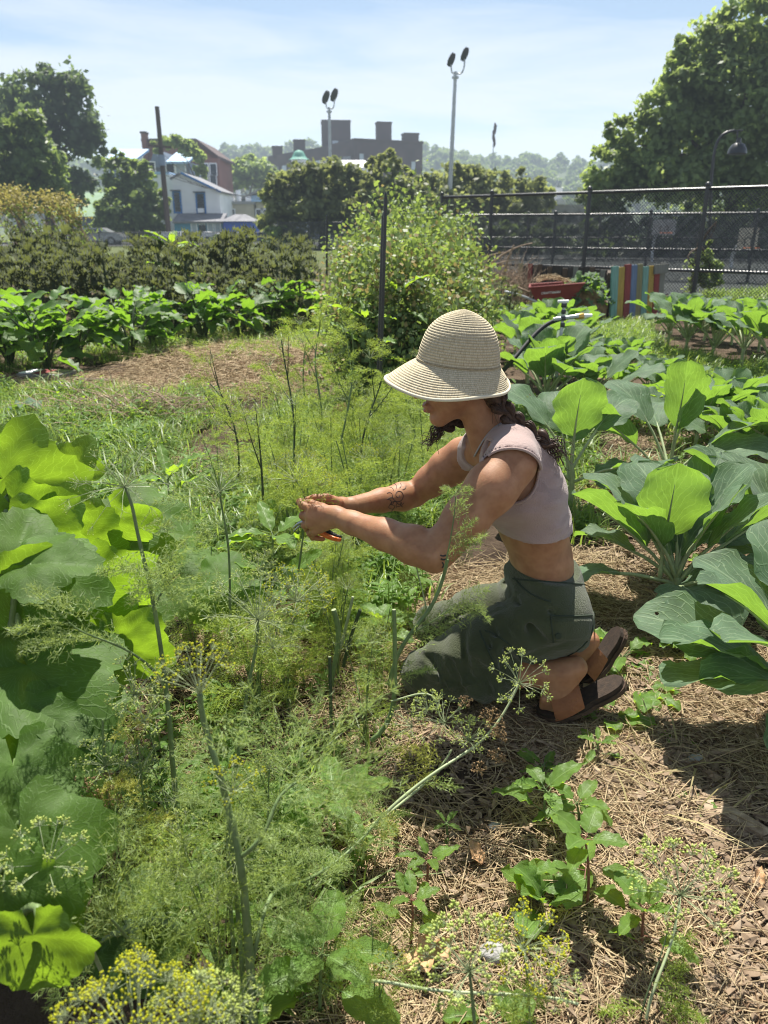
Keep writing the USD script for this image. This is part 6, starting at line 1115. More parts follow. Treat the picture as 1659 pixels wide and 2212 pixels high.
# ------------------------------------------------------------------ implicit surfaces for the figure
def smin(a, b, k): h = np.clip(.5 + .5 * (b - a) / k, 0, 1); return b * (1 - h) + a * h - k * h * (1 - h)
class Field:
    def __init__(s, lo, hi, h):
        s.lo, s.h = np.array(lo, float), h; s.n = np.ceil((np.array(hi) - s.lo) / h).astype(int) + 1
        s.ax = [s.lo[k] + h * np.arange(s.n[k]) for k in range(3)]; s.D = np.full(s.n, 9.0, np.float32)
    def block(s, lo, hi):
        i0 = np.clip(np.floor((lo - s.lo) / s.h).astype(int), 0, s.n - 1); i1 = np.clip(np.ceil((hi - s.lo) / s.h).astype(int) + 1, 1, s.n)
        sl = tuple(slice(a, b) for a, b in zip(i0, i1)); return sl, [s.ax[k][sl[k]].reshape([-1 if q == k else 1 for q in range(3)]) for k in range(3)]
    def cap(s, a, b, ra, rb=None, k=.012, ky=1.0, yc=0.0, cut=False):
        rb = ra if rb is None else rb; a, b = np.array(a, float), np.array(b, float); R = max(ra, rb)
        m = (R + 4 * k + .02) * np.array([1, 1 / ky, 1]); sl, (X, Y, Z) = s.block(np.minimum(a, b) - m, np.maximum(a, b) + m)
        Yk = (Y - yc) * ky + yc; a2 = np.array([a[0], (a[1] - yc) * ky + yc, a[2]]); d = np.array([b[0], (b[1] - yc) * ky + yc, b[2]]) - a2
        L = max(d @ d, 1e-12); t = np.clip(((X - a2[0]) * d[0] + (Yk - a2[1]) * d[1] + (Z - a2[2]) * d[2]) / L, 0, 1)
        q = np.sqrt((X - a2[0] - t * d[0]) ** 2 + (Yk - a2[1] - t * d[1]) ** 2 + (Z - a2[2] - t * d[2]) ** 2) - (ra + (rb - ra) * t)
        s.D[sl] = -smin(-s.D[sl], q, k) if cut else smin(s.D[sl], q, k)
    def chain(s, pts, rs, **kw):
        for i in range(len(pts) - 1): s.cap(pts[i], pts[i + 1], rs[i], rs[i + 1], **kw)
    def ell(s, c, r, R=np.eye(3), k=.012, cut=False):
        c, r = np.array(c, float), np.array(r, float); m = r.max() + 4 * k + .02; sl, (X, Y, Z) = s.block(c - m, c + m)
        p = np.stack(np.broadcast_arrays(X - c[0], Y - c[1], Z - c[2]), -1) @ R
        k0 = np.linalg.norm(p / r, axis=-1); k1 = np.linalg.norm(p / r ** 2, axis=-1); q = k0 * (k0 - 1) / np.maximum(k1, 1e-6)
        s.D[sl] = -smin(-s.D[sl], q, k) if cut else smin(s.D[sl], q, k)
    def points(s): return np.stack(np.meshgrid(*s.ax, indexing='ij'), -1)
    def sample(s, P): return ndimage.map_coordinates(s.D, ((np.asarray(P) - s.lo) / s.h).T, order=1, mode='nearest')
    def grad(s, P):
        e = s.h; return norm(np.stack([s.sample(P + v) - s.sample(P - v) for v in np.eye(3) * e], -1))
    def trace(s, uv):
        """points of the surface on the sight lines uv"""
        d = norm(np.array([ray(u, v) for u, v in uv])); P = np.array([0, 0, EYE]) + d * 1.2
        for _ in range(260):
            q = s.sample(P); P = P + d * np.clip(q * .7, -.004, .008)[:, None]
        return P
    def mesh(s, D=None):
        D = s.D if D is None else D; S = D < 0
        idx = -np.ones(np.array(D.shape) - 1, int)
        c = sum(S[a:D.shape[0] - 1 + a, b:D.shape[1] - 1 + b, d:D.shape[2] - 1 + d].astype(np.int8) for a in (0, 1) for b in (0, 1) for d in (0, 1))
        cells = np.argwhere((c > 0) & (c < 8)); idx[tuple(cells.T)] = np.arange(len(cells)); acc = np.zeros((len(cells), 3)); cnt = np.zeros(len(cells))
        for ax in range(3):
            o = [q for q in range(3) if q != ax]
            for a in (0, 1):
                for b in (0, 1):
                    p = cells.copy(); p[:, o[0]] += a; p[:, o[1]] += b; q = p.copy(); q[:, ax] += 1
                    v0, v1 = D[tuple(p.T)], D[tuple(q.T)]; m = (v0 < 0) != (v1 < 0); t = np.where(m, v0 / np.where(m, v0 - v1, 1), 0); x = p.astype(float); x[:, ax] += t
                    acc[m] += x[m]; cnt[m] += 1
        V = s.lo + s.h * acc / cnt[:, None]; F = []
        for ax in range(3):
            o = [q for q in range(3) if q != ax]; sl0 = [slice(None)] * 3; sl1 = [slice(None)] * 3; sl0[ax] = slice(0, -1); sl1[ax] = slice(1, None)
            a, b = S[tuple(sl0)], S[tuple(sl1)]; e = np.argwhere(a != b); e = e[(e[:, o[0]] > 0) & (e[:, o[1]] > 0) & (e[:, o[0]] < D.shape[o[0]] - 1) & (e[:, o[1]] < D.shape[o[1]] - 1)]
            Q = []
            for da, db in ((1, 1), (0, 1), (0, 0), (1, 0)):
                p = e.copy(); p[:, o[0]] -= da; p[:, o[1]] -= db; Q.append(idx[tuple(p.T)])
            Q = np.stack(Q, 1); fl = a[tuple(e.T)]; flip = fl if ax != 1 else ~fl; Q[~flip] = Q[~flip][:, ::-1]; F.append(Q)
        F = np.vstack(F); F = F[(F >= 0).all(1)]
        return V, np.vstack([F[:, [0, 1, 2]], F[:, [0, 2, 3]]])
def taubin(V, F, it=6):
    from scipy.sparse import coo_matrix
    e = np.vstack([F[:, [0, 1]], F[:, [1, 2]], F[:, [2, 0]]]); e = np.vstack([e, e[:, ::-1]]); A = coo_matrix((np.ones(len(e)), (e[:, 0], e[:, 1])), (len(V), len(V))).tocsr(); A.data[:] = 1.0
    g = np.asarray(A.sum(1)).ravel(); ok = (g > 0)[:, None]; g = np.maximum(g, 1)[:, None]; V = V.copy()
    for _ in range(it):
        for w in (.5, -.52): V = V + np.where(ok, w * (A @ V / g - V), 0)
    return V, F


mat('skin', (0.245, 0.112, 0.056), (0.37, 0.195, 0.105), scale=26, rough=0.52, spec=0.3, sub=0.10, bump=0.10, bscale=260, detail=8.0)
mat('skin_lips', (0.24, 0.075, 0.06), (0.28, 0.09, 0.07), scale=30, rough=0.4)
mat('nail', (0.55, 0.36, 0.29), None, rough=0.25)
mat('eye_white', (0.7, 0.68, 0.65), None, rough=0.2); mat('eye_iris', (0.05, 0.025, 0.012), None, rough=0.1)
mat('hair', (0.020, 0.011, 0.007), (0.075, 0.042, 0.026), scale=160, rough=0.5, spec=0.3)
mat('mauve_knit', (0.31, 0.222, 0.20), (0.38, 0.285, 0.26), scale=7, rough=0.9, spec=0.15, bump=0.35, bscale=260, sheen=0.3)
mat('strap_grey', (0.30, 0.29, 0.30), None, rough=0.8)
mat('olive_cloth', (0.045, 0.055, 0.026), (0.078, 0.090, 0.045), scale=6, rough=0.9, spec=0.15, bump=0.5, bscale=240, sheen=0.25)
mat('olive_seam', (0.032, 0.044, 0.027), None, rough=0.9)
mat('sandal_leather', (0.20, 0.075, 0.03), (0.30, 0.12, 0.05), scale=12, rough=0.65, bump=0.3)
mat('sandal_sole', (0.035, 0.022, 0.015), (0.10, 0.06, 0.038), scale=20, rough=0.85, bump=0.6, bscale=120)
mat('cork', (0.022, 0.015, 0.011), (0.05, 0.032, 0.021), scale=90, rough=0.9, bump=0.4)
mat('tattoo_ink', (0.035, 0.032, 0.034), None, rough=0.6)
mat('shears_orange', (0.65, 0.16, 0.03), None, rough=0.4)
mat('blade_steel', (0.4, 0.41, 0.42), None, rough=0.3, metal=1.0)
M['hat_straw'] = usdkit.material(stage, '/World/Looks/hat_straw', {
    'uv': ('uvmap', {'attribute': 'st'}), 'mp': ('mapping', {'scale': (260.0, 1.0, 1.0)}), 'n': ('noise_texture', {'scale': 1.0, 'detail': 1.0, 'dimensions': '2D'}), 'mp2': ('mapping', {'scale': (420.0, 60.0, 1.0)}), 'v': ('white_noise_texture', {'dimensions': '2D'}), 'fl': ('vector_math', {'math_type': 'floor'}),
    'r': ('rgb_ramp', {'ramp': [(0.0, (0.36, 0.30, 0.19)), (0.5, (0.51, 0.44, 0.30)), (1.0, (0.58, 0.52, 0.38))]}), 'b': ('bump', {'strength': 0.6, 'distance': 0.0015}), 'p': ('principled_bsdf', {'roughness': 0.75, 'specular_ior_level': 0.2}), 'sy': ('separate_xyz', {}), 'm60': ('math', {'math_type': 'multiply', 'value2': 60.0}), 'ph': ('math', {'math_type': 'add', 'value2': 0.5}), 'pp': ('math', {'math_type': 'pingpong', 'value2': 0.5}), 'gr': ('map_range', {'from_min': 0.26, 'from_max': 0.5, 'to_min': 0.0, 'to_max': 0.32, 'clamp': True}), 'gm': ('mix', {'mix_type': 'mix', 'color2': (0.17, 0.125, 0.065)})},  # gr, gm: darker thread between braid rows, with groove shade put into the colour
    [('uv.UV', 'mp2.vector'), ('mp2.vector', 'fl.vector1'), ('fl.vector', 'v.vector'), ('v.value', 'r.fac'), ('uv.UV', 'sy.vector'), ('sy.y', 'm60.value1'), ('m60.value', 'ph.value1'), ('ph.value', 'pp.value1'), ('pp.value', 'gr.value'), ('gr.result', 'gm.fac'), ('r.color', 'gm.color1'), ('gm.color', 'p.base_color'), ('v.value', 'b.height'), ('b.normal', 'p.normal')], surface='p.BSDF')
mat('hat_binding', (0.55, 0.50, 0.38), None, rough=0.8); mat('hat_band', (0.20, 0.17, 0.11), (0.36, 0.30, 0.19), scale=140, rough=0.9)  # the last, darker tone colours the shade line at the crown's foot

# ------------------------------------------------------------------ joints: from the photograph, at the depth of each limb
YC = 1.875
S_n, E_n, Wr_n = W(1106, 1003, 1.715), W(938, 1200, 1.61), W(732, 1118, 1.775)
S_f, E_f, Wr_f = W(1000, 985, 2.02), W(895, 1068, 2.07), W(760, 1093, 1.925)
neck0, neck1 = W(1062, 948, YC), W(1030, 868, YC - .005)
torso = [W(1102, 985, YC), W(1126, 1055, YC), W(1150, 1128, YC), W(1168, 1200, YC), W(1178, 1285, YC)]
hip_n, knee_n = W(1185, 1338, 1.765), W(922, 1452, 1.80); hip_f, knee_f = W(1150, 1300, 1.97), W(938, 1352, 2.055)
ank_n, ank_f = W(1212, 1452, 1.705), W(1245, 1402, 1.88)
Hc = W(984, 798, YC - .01); hf_, hs_, hu_ = np.array([-.962, -.02, -.27]), np.array([0.0, -1, 0]), np.array([-.27, 0, .962])
hs_ = norm(np.cross(hu_, hf_)) * -1 if np.cross(hu_, hf_)[1] > 0 else norm(np.cross(hu_, hf_))
HR = np.stack([norm(hf_), hs_, norm(np.cross(norm(hf_), hs_)) * (1 if np.cross(hf_, hs_)[2] > 0 else -1)], 1)
def hd(f, s, u): return Hc + HR @ np.array([f, s, u])

B = Field((-.30, 1.42, .02), (.60, 2.22, 1.06), .0048)
B.chain(torso, [.082, .094, .084, .074, .085], ky=.66, yc=YC, k=.03)
for dy in (-.075, .075): B.ell(W(1078, 1082, YC + dy), (.05, .058, .055), k=.03)
B.chain([neck0, neck1], [.056, .049], k=.02)
B.chain([neck0 + [.035, 0, -.03], (S_n + neck0) / 2 + [.02, 0, .005], S_n + [.005, .02, .005]], [.052, .046, .044], k=.025); B.chain([neck0 + [.03, 0, -.03], (S_f + neck0) / 2 + [.01, 0, 0], S_f], [.05, .044, .042], k=.025)
B.cap(torso[0] + [.045, -.07, .0], torso[1] + [.05, -.06, 0], .045, .04, k=.03); B.cap(torso[0] + [.045, .07, .0], torso[1] + [.05, .06, 0], .045, .04, k=.03)     # shoulder blades
def along(a, b, t, off=(0, 0, 0)): return a + (b - a) * t + np.array(off)
# near arm
B.chain([S_n, along(S_n, E_n, .28, (0, -.006, .004)), along(S_n, E_n, .6), along(S_n, E_n, .88), E_n], [.058, .0585, .0505, .041, .036], k=.02)
B.chain([E_n, along(E_n, Wr_n, .2, (0, 0, .006)), along(E_n, Wr_n, .5, (0, 0, .004)), along(E_n, Wr_n, .85), Wr_n], [.038, .045, .037, .0275, .026], k=.015)
# far arm
B.chain([S_f, along(S_f, E_f, .3), along(S_f, E_f, .65), E_f], [.052, .050, .042, .034], k=.02)
B.chain([E_f, along(E_f, Wr_f, .2), along(E_f, Wr_f, .55), Wr_f], [.034, .039, .032, .025], k=.015)
# head: skull, face, jaw, nose, brow, lips, ears
B.ell(hd(-.004, 0, .03), (.088, .074, .082), HR, k=.01); B.ell(hd(.028, 0, -.035), (.058, .056, .082), HR, k=.02)
for s in (-1, 1): B.cap(hd(-.01, s * .052, -.05), hd(.066, s * .012, -.106), .018, .015, k=.025)
B.ell(hd(.072, 0, -.104), (.018, .02, .016), HR, k=.015)
B.chain([hd(.082, 0, .012), hd(.099, 0, -.02), hd(.107, 0, -.034)], [.007, .009, .0105], k=.008)
for s in (-1, 1):
    B.ell(hd(.092, s * .011, -.036), (.010, .007, .007), HR, k=.006); B.ell(hd(.045, s * .04, -.025), (.03, .022, .024), HR, k=.02)
    B.ell(hd(.088, s * .030, .004), (.012, .014, .010), HR, k=.01, cut=True); B.ell(hd(.072, s * .031, .003), (.0125, .0125, .0125), HR, k=.003)
    B.cap(hd(.083, s * .014, .022), hd(.072, s * .045, .022), .008, .006, k=.012)
    B.ell(hd(-.012, s * .077, -.015), (.018, .008, .030), HR, k=.008)
B.cap(hd(.091, -.016, -.064), hd(.091, .016, -.064), .0065, k=.008); B.cap(hd(.088, -.014, -.076), hd(.088, .014, -.076), .0075, k=.008); B.cap(hd(.101, -.02, -.070), hd(.101, .02, -.070), .002, k=.003, cut=True)
for hp, kn in ((hip_n, knee_n), (hip_f, knee_f)): B.chain([torso[4], hp, kn, kn + (np.array([0, 0, 0]) if False else 0)], [.07, .06, .045, .045], k=.02)
B.cap(knee_n, along(knee_n, ank_n, .45), .045, .05); B.cap(knee_f, along(knee_f, ank_f, .5), .042, .046)
# calves, ankles, feet (under and behind the trousers)
B.chain([along(knee_n, ank_n, .40, (0, 0, .0)), along(knee_n, ank_n, .62, (0, 0, .008)), along(knee_n, ank_n, .85), ank_n], [.052, .050, .036, .032], k=.015)
heel_n, ball_n = W(1243, 1442, 1.70), W(1203, 1527, 1.69)
B.chain([ank_n, heel_n], [.031, .026], k=.02); B.chain([ank_n, along(ank_n, ball_n, .5, (-.008, 0, 0)), ball_n], [.031, .029, .026], k=.02); B.chain([heel_n, along(heel_n, ball_n, .6), ball_n], [.025, .021, .022], k=.02)
B.chain([along(knee_f, ank_f, .45), along(knee_f, ank_f, .7), ank_f], [.05, .046, .031], k=.015)
heel_f, ball_f = W(1272, 1385, 1.88), W(1246, 1468, 1.875)
B.chain([ank_f, heel_f], [.03, .025], k=.02); B.chain([ank_f, ball_f], [.03, .026], k=.02); B.chain([heel_f, ball_f], [.025, .022], k=.02)
for q, (du, dv, r) in enumerate(((-22, -14, .0105), (-25, -6, .0085), (-26, 1, .0082), (-25, 8, .008), (-22, 14, .0085))):   # toes, bent on the ground
    a = W(1200 + du * .3, 1528 + dv, 1.685); b = W(1196 + du, 1522 + dv, 1.685 - .012 + .006 * q); B.chain([ball_n + (a - ball_n) * .6, b], [.013, r], k=.005)
    a = W(1238, 1472 + dv * .6, 1.87); B.chain([ball_f, W(1232 + du * .5, 1474 + dv * .6, 1.865)], [.013, r], k=.006)
bodyV, bodyF = taubin(*B.mesh(), 5)
# hands at a finer step
def hand(wr, palm, fingers, thumb, h=.0021):
    P = np.vstack([wr[None], *[np.array(f) for f, _ in fingers], np.array(thumb[0])]); F_ = Field(P.min(0) - .04, P.max(0) + .04, h)
    for pts, rs in palm: F_.chain(pts, rs, k=.010)
    for pts, rs in fingers + [thumb]: F_.chain(pts, rs, k=.0035)
    return taubin(*F_.mesh(), 3)
def WP(*a): return [W(u, v, y) for u, v, y in a]
mcp = WP((676, 1101, 1.80), (672, 1115, 1.795), (672, 1131, 1.795), (680, 1146, 1.80))
dirw = norm(Wr_n - E_n)
handN = hand(Wr_n, [([Wr_n - dirw * .03, Wr_n, W(706, 1114, 1.795)], [.0255, .0245, .0215])] + [([W(722, 1116 + 4 * (k - 1.5), 1.785), m], [.020, r]) for k, (m, r) in enumerate(zip(mcp, (.0150, .0152, .0145, .0130)))],
    [(WP((676, 1101, 1.80), (654, 1092, 1.815), (648, 1084, 1.84), (652, 1083, 1.862)), [.0122, .0105, .0092, .0080]), (WP((672, 1115, 1.795), (655, 1114, 1.815), (660, 1121, 1.85), (682, 1124, 1.862)), [.0125, .0108, .0095, .0082]),
     (WP((672, 1131, 1.795), (659, 1134, 1.812), (664, 1143, 1.845), (687, 1147, 1.857)), [.0118, .0102, .0090, .0078]), (WP((680, 1146, 1.80), (670, 1152, 1.815), (676, 1161, 1.842), (697, 1164, 1.850)), [.0105, .009, .0078, .0068])],
    (WP((718, 1110, 1.80), (696, 1098, 1.825), (672, 1088, 1.85), (653, 1084, 1.868)), [.017, .0135, .0110, .0085]))
dirf = norm(Wr_f - E_f)
handF = hand(Wr_f, [([Wr_f - dirf * .03, Wr_f, W(728, 1093, 1.91)], [.0245, .023, .0195])] + [([W(738, 1092, 1.915), m], [.018, .0128]) for m in WP((698, 1082, 1.905), (696, 1092, 1.900), (698, 1102, 1.900), (704, 1110, 1.905))],
    [(WP((698, 1082, 1.905), (672, 1080, 1.90), (655, 1086, 1.888), (655, 1094, 1.878)), [.0115, .0098, .0085, .0074]), (WP((696, 1092, 1.90), (674, 1096, 1.90), (664, 1106, 1.885), (672, 1112, 1.878)), [.0115, .0098, .0086, .0075]),
     (WP((698, 1102, 1.90), (678, 1112, 1.898), (680, 1126, 1.885), (692, 1128, 1.88)), [.011, .0095, .0084, .0073]), (WP((704, 1110, 1.905), (690, 1126, 1.90), (696, 1138, 1.888), (706, 1136, 1.882)), [.0098, .0084, .0075, .0066])],
    (WP((730, 1086, 1.895), (704, 1076, 1.882), (680, 1076, 1.875), (660, 1081, 1.872)), [.0155, .0125, .0105, .0085]))
wo = thing('person', 'woman kneeling in the dill in a straw hat, mauve crop top and olive cargo trousers', 'person', ((knee_n + ank_n) / 2) * [1, 1, 0])
sk = MB().add(bodyV, bodyF); sk.add(*handN); sk.add(*handF); obj('body', (sk.get()[0], sk.get()[1]), 'skin', wo)
lp = MB()
for uu, r in ((-.0645, .0052), (-.0755, .006)): lp.add(*tube(bez([hd(.0895, -.018, -.07), hd(.0935, -.009, uu), hd(.0955, 0, uu - .001), hd(.0935, .009, uu), hd(.0895, .018, -.07)], 12), [.002, r, r, r, .002], 8))
obj('lips', lp, 'skin_lips', wo)
for s in (-1, 1):
    e = trimesh.creation.icosphere(3, .0118); e.apply_translation(hd(.0755, s * .031, .003)); ey = obj('eye', e, 'eye_white', wo)
    e = trimesh.creation.icosphere(2, .0060); e.apply_translation(hd(.0822, s * .031, .001)); obj('iris', e, 'eye_iris', ey)
    eb = bez([hd(.094, s * .012, .022), hd(.092, s * .03, .027), hd(.078, s * .047, .020)], 8); obj('eyebrow', tube(eb, [.003, .0035, .001], 6), 'hair', wo)

# ------------------------------------------------------------------ top
def plane_side(P, a, n): return (P - np.array(a)) @ norm(np.array(n, float))
T = Field((-.02, 1.62, .48), (.50, 2.14, .90), .0042); TP = T.points()
T.chain(torso[:4], [.090, .102, .0915, .083], ky=.655, yc=YC, k=.03)
for dy in (-.075, .075): T.ell(W(1076, 1082, YC + dy), (.054, .062, .060), k=.03)
T.chain([neck0 + [.035, 0, -.03], (S_n + neck0) / 2 + [.02, 0, .005], S_n + [.005, .02, .005]], [.060, .057, .054], k=.025); T.chain([neck0 + [.03, 0, -.03], (S_f + neck0) / 2 + [.01, 0, 0], S_f], [.056, .050, .048], k=.025)
T.cap(S_n, along(S_n, E_n, .2), .0665, .062, k=.022); T.cap(S_f, along(S_f, E_f, .2), .062, .060, k=.02)
T.cap(torso[0] + [.045, -.07, .0], torso[1] + [.05, -.06, 0], .050, .045, k=.03); T.cap(torso[0] + [.045, .07, .0], torso[1] + [.05, .06, 0], .050, .045, k=.03)
hem_a, hem_b = W(1086, 1184, YC), W(1240, 1138, YC); hn = np.cross(hem_b - hem_a, [0, 1.0, 0]); hn = hn if hn[2] > 0 else -hn
rib = .0042 * np.sin(plane_side(TP, hem_a, hn) * 250 + 4 * fn(TP, 8, 4, 2)) * np.clip(1 - np.abs(plane_side(TP, hem_a, hn) - .035) / .045, 0, 1) * np.clip(.4 + 1.2 * fn(TP, 7, 9, 2), 0, 1) + .004 * fn(TP * [1, 1, 2.2], 14, 6, 2)
D = T.D + rib
D = np.maximum(D, -plane_side(TP, hem_a, hn))                                     # hem
def holeY(c, rx, rz, y0, y1, tilt=0.0):
    X, Z = TP[..., 0] - c[0], TP[..., 2] - c[2]; ca, sa = math.cos(tilt), math.sin(tilt); a, b = X * ca + Z * sa, -X * sa + Z * ca
    q = (np.sqrt((a / rx) ** 2 + (b / rz) ** 2) - 1) * min(rx, rz); return np.maximum(q, np.maximum(y0 - TP[..., 1], TP[..., 1] - y1))
D = np.maximum(D, -holeY(W(1096, 1022, 1.73), .075, .0765, 1.0, YC - .080, -.2)); D = np.maximum(D, -holeY(W(980, 985, 2.02), .092, .088, YC + .085, 3.0))
nk = W(1012, 922, YC); D = np.maximum(D, -((np.linalg.norm((TP - nk) / [1.0, 1.0, 1.15], axis=-1)) - .071))
D = np.maximum(D, -(np.linalg.norm((TP - W(1018, 1010, YC)) / [1.1, 1.0, 1.2], axis=-1) - .056))
T2 = Field((-.02, 1.62, .48), (.50, 2.14, .90), .0042); T2.D = D.astype(np.float32)
tv, tf = taubin(*T2.mesh(), 4); top = obj('crop_top', (tv, tf), 'mauve_knit', wo)
def on(Fd, pts, n=20, off=.002):
    c = bez([(u, v, 0) for u, v in pts], n)[:, :2]; P = Fd.trace(c); return P + Fd.grad(P) * off
# edges of the top: bound armhole and neckline
BB = Field(B.lo, B.lo + B.h * (B.n - 1), B.h); BB.D = B.D
def loopY(c, rx, rz, tilt, y0, sgn):
    t = np.linspace(0, 2 * np.pi, 60); p, q = rx * np.cos(t), rz * np.sin(t); ca, sa = math.cos(tilt), math.sin(tilt); P = np.stack([c[0] + p * ca - q * sa, np.full(60, y0), c[2] + p * sa + q * ca], 1)
    for _ in range(120): P[:, 1] += sgn * np.clip(T.sample(P) * .6, -.003, .006)
    return P[np.abs(T.sample(P)) < .004]
lpN = loopY(W(1096, 1022, 1.73), .075, .0765, -.2, 1.60, 1); c_ = W(1096, 1022, 1.73); bad = np.where((lpN[:, 0] < c_[0] - .055) | ((lpN[:, 0] < c_[0]) & (lpN[:, 2] < c_[2])))[0]
if len(bad): lpN = np.roll(lpN, -(bad.max() + 1), 0)[:len(lpN) - (bad.max() - bad.min() + 1)]
obj('armhole_binding', tube(lpN, .0034, 8), 'mauve_knit', top)
obj('bra_strap', tube(on(BB, [(1108, 902), (1086, 912), (1062, 930), (1042, 956), (1026, 985)], 20, .002), .0024, 7), 'strap_grey', wo)

# ------------------------------------------------------------------ trousers
Pn = Field((-.02, 1.58, .0), (.60, 2.18, .60), .0048); PP = Pn.points()
Pn.chain([W(1170, 1212, YC), W(1174, 1262, YC), W(1185, 1305, YC)], [.0865, .100, .108], ky=.62, yc=YC, k=.03)
for dy, hp in ((-.095, hip_n), (.09, hip_f)): Pn.ell(W(1208, 1338, YC + dy), (.088, .09, .095), k=.03)
Pn.chain([hip_n, along(hip_n, knee_n, .5, (0, -.004, .006)), knee_n], [.098, .086, .066], k=.035); Pn.chain([hip_f, along(hip_f, knee_f, .5, (0, 0, .006)), knee_f], [.09, .078, .060], k=.03)
Pn.chain([knee_n + [.0, 0, .0], along(knee_n, ank_n, .28, (0, -.004, -.004)), along(knee_n, ank_n, .55, (0, -.006, -.002)), along(knee_n, ank_n, .78, (0, -.004, .0))], [.066, .069, .064, .056], k=.02); Pn.chain([knee_f, along(knee_f, ank_f, .3), along(knee_f, ank_f, .55), along(knee_f, ank_f, .75)], [.06, .062, .058, .052], k=.02)
fl = fn(PP * [2.0, .8, 1.0] + [0, 0, 0], 7.5, 12, 3); dirn = norm(knee_n - hip_n); tq = (PP - hip_n) @ dirn; wv = np.sin(tq * 95 + 5 * fn(PP, 6, 8, 2)); lowr = np.clip((.26 - PP[..., 2]) / .12, 0, 1); crease = np.clip(1 - np.abs(tq - .08) / .10, 0, 1)
rg1 = (1 - np.abs(fn(PP * [1.0, .6, 1.6] + fl[..., None] * .03, 9, 31, 2))) ** 5; rg2 = (1 - np.abs(fn(PP @ np.array([[.8, 0, .6], [0, 1, 0], [-.6, 0, .8]]) * [.7, .7, 2.6], 10, 44, 2))) ** 4; Dp = Pn.D + .006 * fl + .0045 * wv * np.maximum(lowr, crease) - .007 * rg1 * (.35 + .65 * lowr) - .008 * rg2 * np.maximum(lowr, crease * .8) + .006
# deep diagonal folds from the hip crease and the gathered side pocket
for (a, b, r, dpt) in (((1092, 1262), (1150, 1372), .010, .018), ((1112, 1290), (1175, 1385), .008, .014), ((1100, 1275), (1205, 1330), .007, .010), ((1060, 1350), (1122, 1452), .010, .016), ((1045, 1372), (1085, 1440), .007, .012), ((1000, 1362), (1010, 1440), .012, .016), ((975, 1430), (1000, 1490), .010, .014), ((930, 1420), (965, 1490), .009, .012), ((1030, 1430), (1060, 1490), .009, .014), ((1085, 1225), (1092, 1270), .008, .010), ((1220, 1395), (1130, 1420), .008, .010), ((1040, 1330), (1090, 1310), .006, .008), ((960, 1345), (1010, 1320), .007, .008)):
    A, Bq = Pn.trace([a])[0], Pn.trace([b])[0]; d = Bq - A; t = np.clip(((PP - A) @ d) / (d @ d), 0, 1); q = np.linalg.norm(PP - A - t[..., None] * d, axis=-1); Dp = Dp + dpt * np.exp(-(q / r) ** 2)
wa, wb = W(1086, 1207, YC), W(1262, 1222, YC); wn = np.cross(wb - wa, [0, 1.0, 0]); wn = wn if wn[2] > 0 else -wn
Dp = np.maximum(Dp, plane_side(PP, wa, wn))
cf = along(knee_n, ank_n, .70); cn = norm(ank_n - knee_n); Dp = np.maximum(Dp, np.where(PP[..., 2] < .17, plane_side(PP, cf, cn + [0, 0, -.25]), -1)) if True else Dp
P2 = Field(Pn.lo, Pn.lo + Pn.h * (Pn.n - 1), Pn.h); P2.D = np.maximum(Dp, .004 - PP[..., 2]).astype(np.float32)
pv, pf = taubin(*P2.mesh(), 2); pants = obj('trousers', (pv, pf), 'olive_cloth', wo)
# waistband, belt loops, pocket flap with button, seams
Pw = Field((.10, 1.66, .38), (.50, 2.10, .56), .004); QW = Pw.points(); Pw.chain([W(1170, 1212, YC), W(1174, 1262, YC), W(1185, 1305, YC)], [.0905, .1035, .112], ky=.62, yc=YC, k=.03)
Dw = np.maximum(np.maximum(Pw.D + .0025 * fn(QW, 22, 3, 2), plane_side(QW, wa + norm(wn) * .001, wn)), -plane_side(QW, wa - norm(wn) * .036, wn)); Pw.D = Dw.astype(np.float32); obj('waistband', taubin(*Pw.mesh(), 2), 'olive_cloth', pants)
def patch(Fd, quad, nu, nv, off, th):
    a = np.array(quad, float); s, t = np.meshgrid(np.linspace(0, 1, nu), np.linspace(0, 1, nv), indexing='ij'); s, t = s[..., None], t[..., None]
    uv = (a[0] * (1 - s) * (1 - t) + a[1] * s * (1 - t) + a[2] * s * t + a[3] * (1 - s) * t).reshape(-1, 2); P = Fd.trace(uv); N = norm(ndimage.uniform_filter(Fd.grad(P).reshape(nu, nv, 3), (3, 3, 1)).reshape(-1, 3))
    e = np.minimum(np.minimum(s, 1 - s) * nu, np.minimum(t, 1 - t) * nv).reshape(-1, 1); O = P + N * (off + th * np.clip(e, 0, 1)); I = P - N * .004
    i, j = np.meshgrid(np.arange(nu - 1), np.arange(nv - 1), indexing='ij'); f = np.stack([i * nv + j, (i + 1) * nv + j, (i + 1) * nv + j + 1, i * nv + j + 1], -1).reshape(-1, 4); n = nu * nv
    b = np.r_[np.arange(nv), np.arange(1, nu) * nv + nv - 1, (nu - 1) * nv + np.arange(nv - 2, -1, -1), np.arange(nu - 2, 0, -1) * nv]; b2 = np.r_[b[1:], b[:1]]
    return np.vstack([O, I]), np.vstack([f, np.stack([b, b + n, b2 + n, b2], 1)])
flp = patch(P2, [(1190, 1336), (1278, 1334), (1274, 1384), (1196, 1386)], 18, 12, .0015, .0045); V_, F_ = flp
flap = obj('pocket_flap', MB().add(V_, F_), 'olive_cloth', pants)
bt = P2.trace([(1204, 1371)])[0]; bn_ = P2.grad(bt[None])[0]; c_ = trimesh.creation.cylinder(.0075, .005, sections=20, transform=T4(frame(np.cross(bn_, [0, 0, 1.]), bn_), bt + bn_ * .008)); obj('button', c_, 'olive_seam', flap if False else pants, smooth=40)
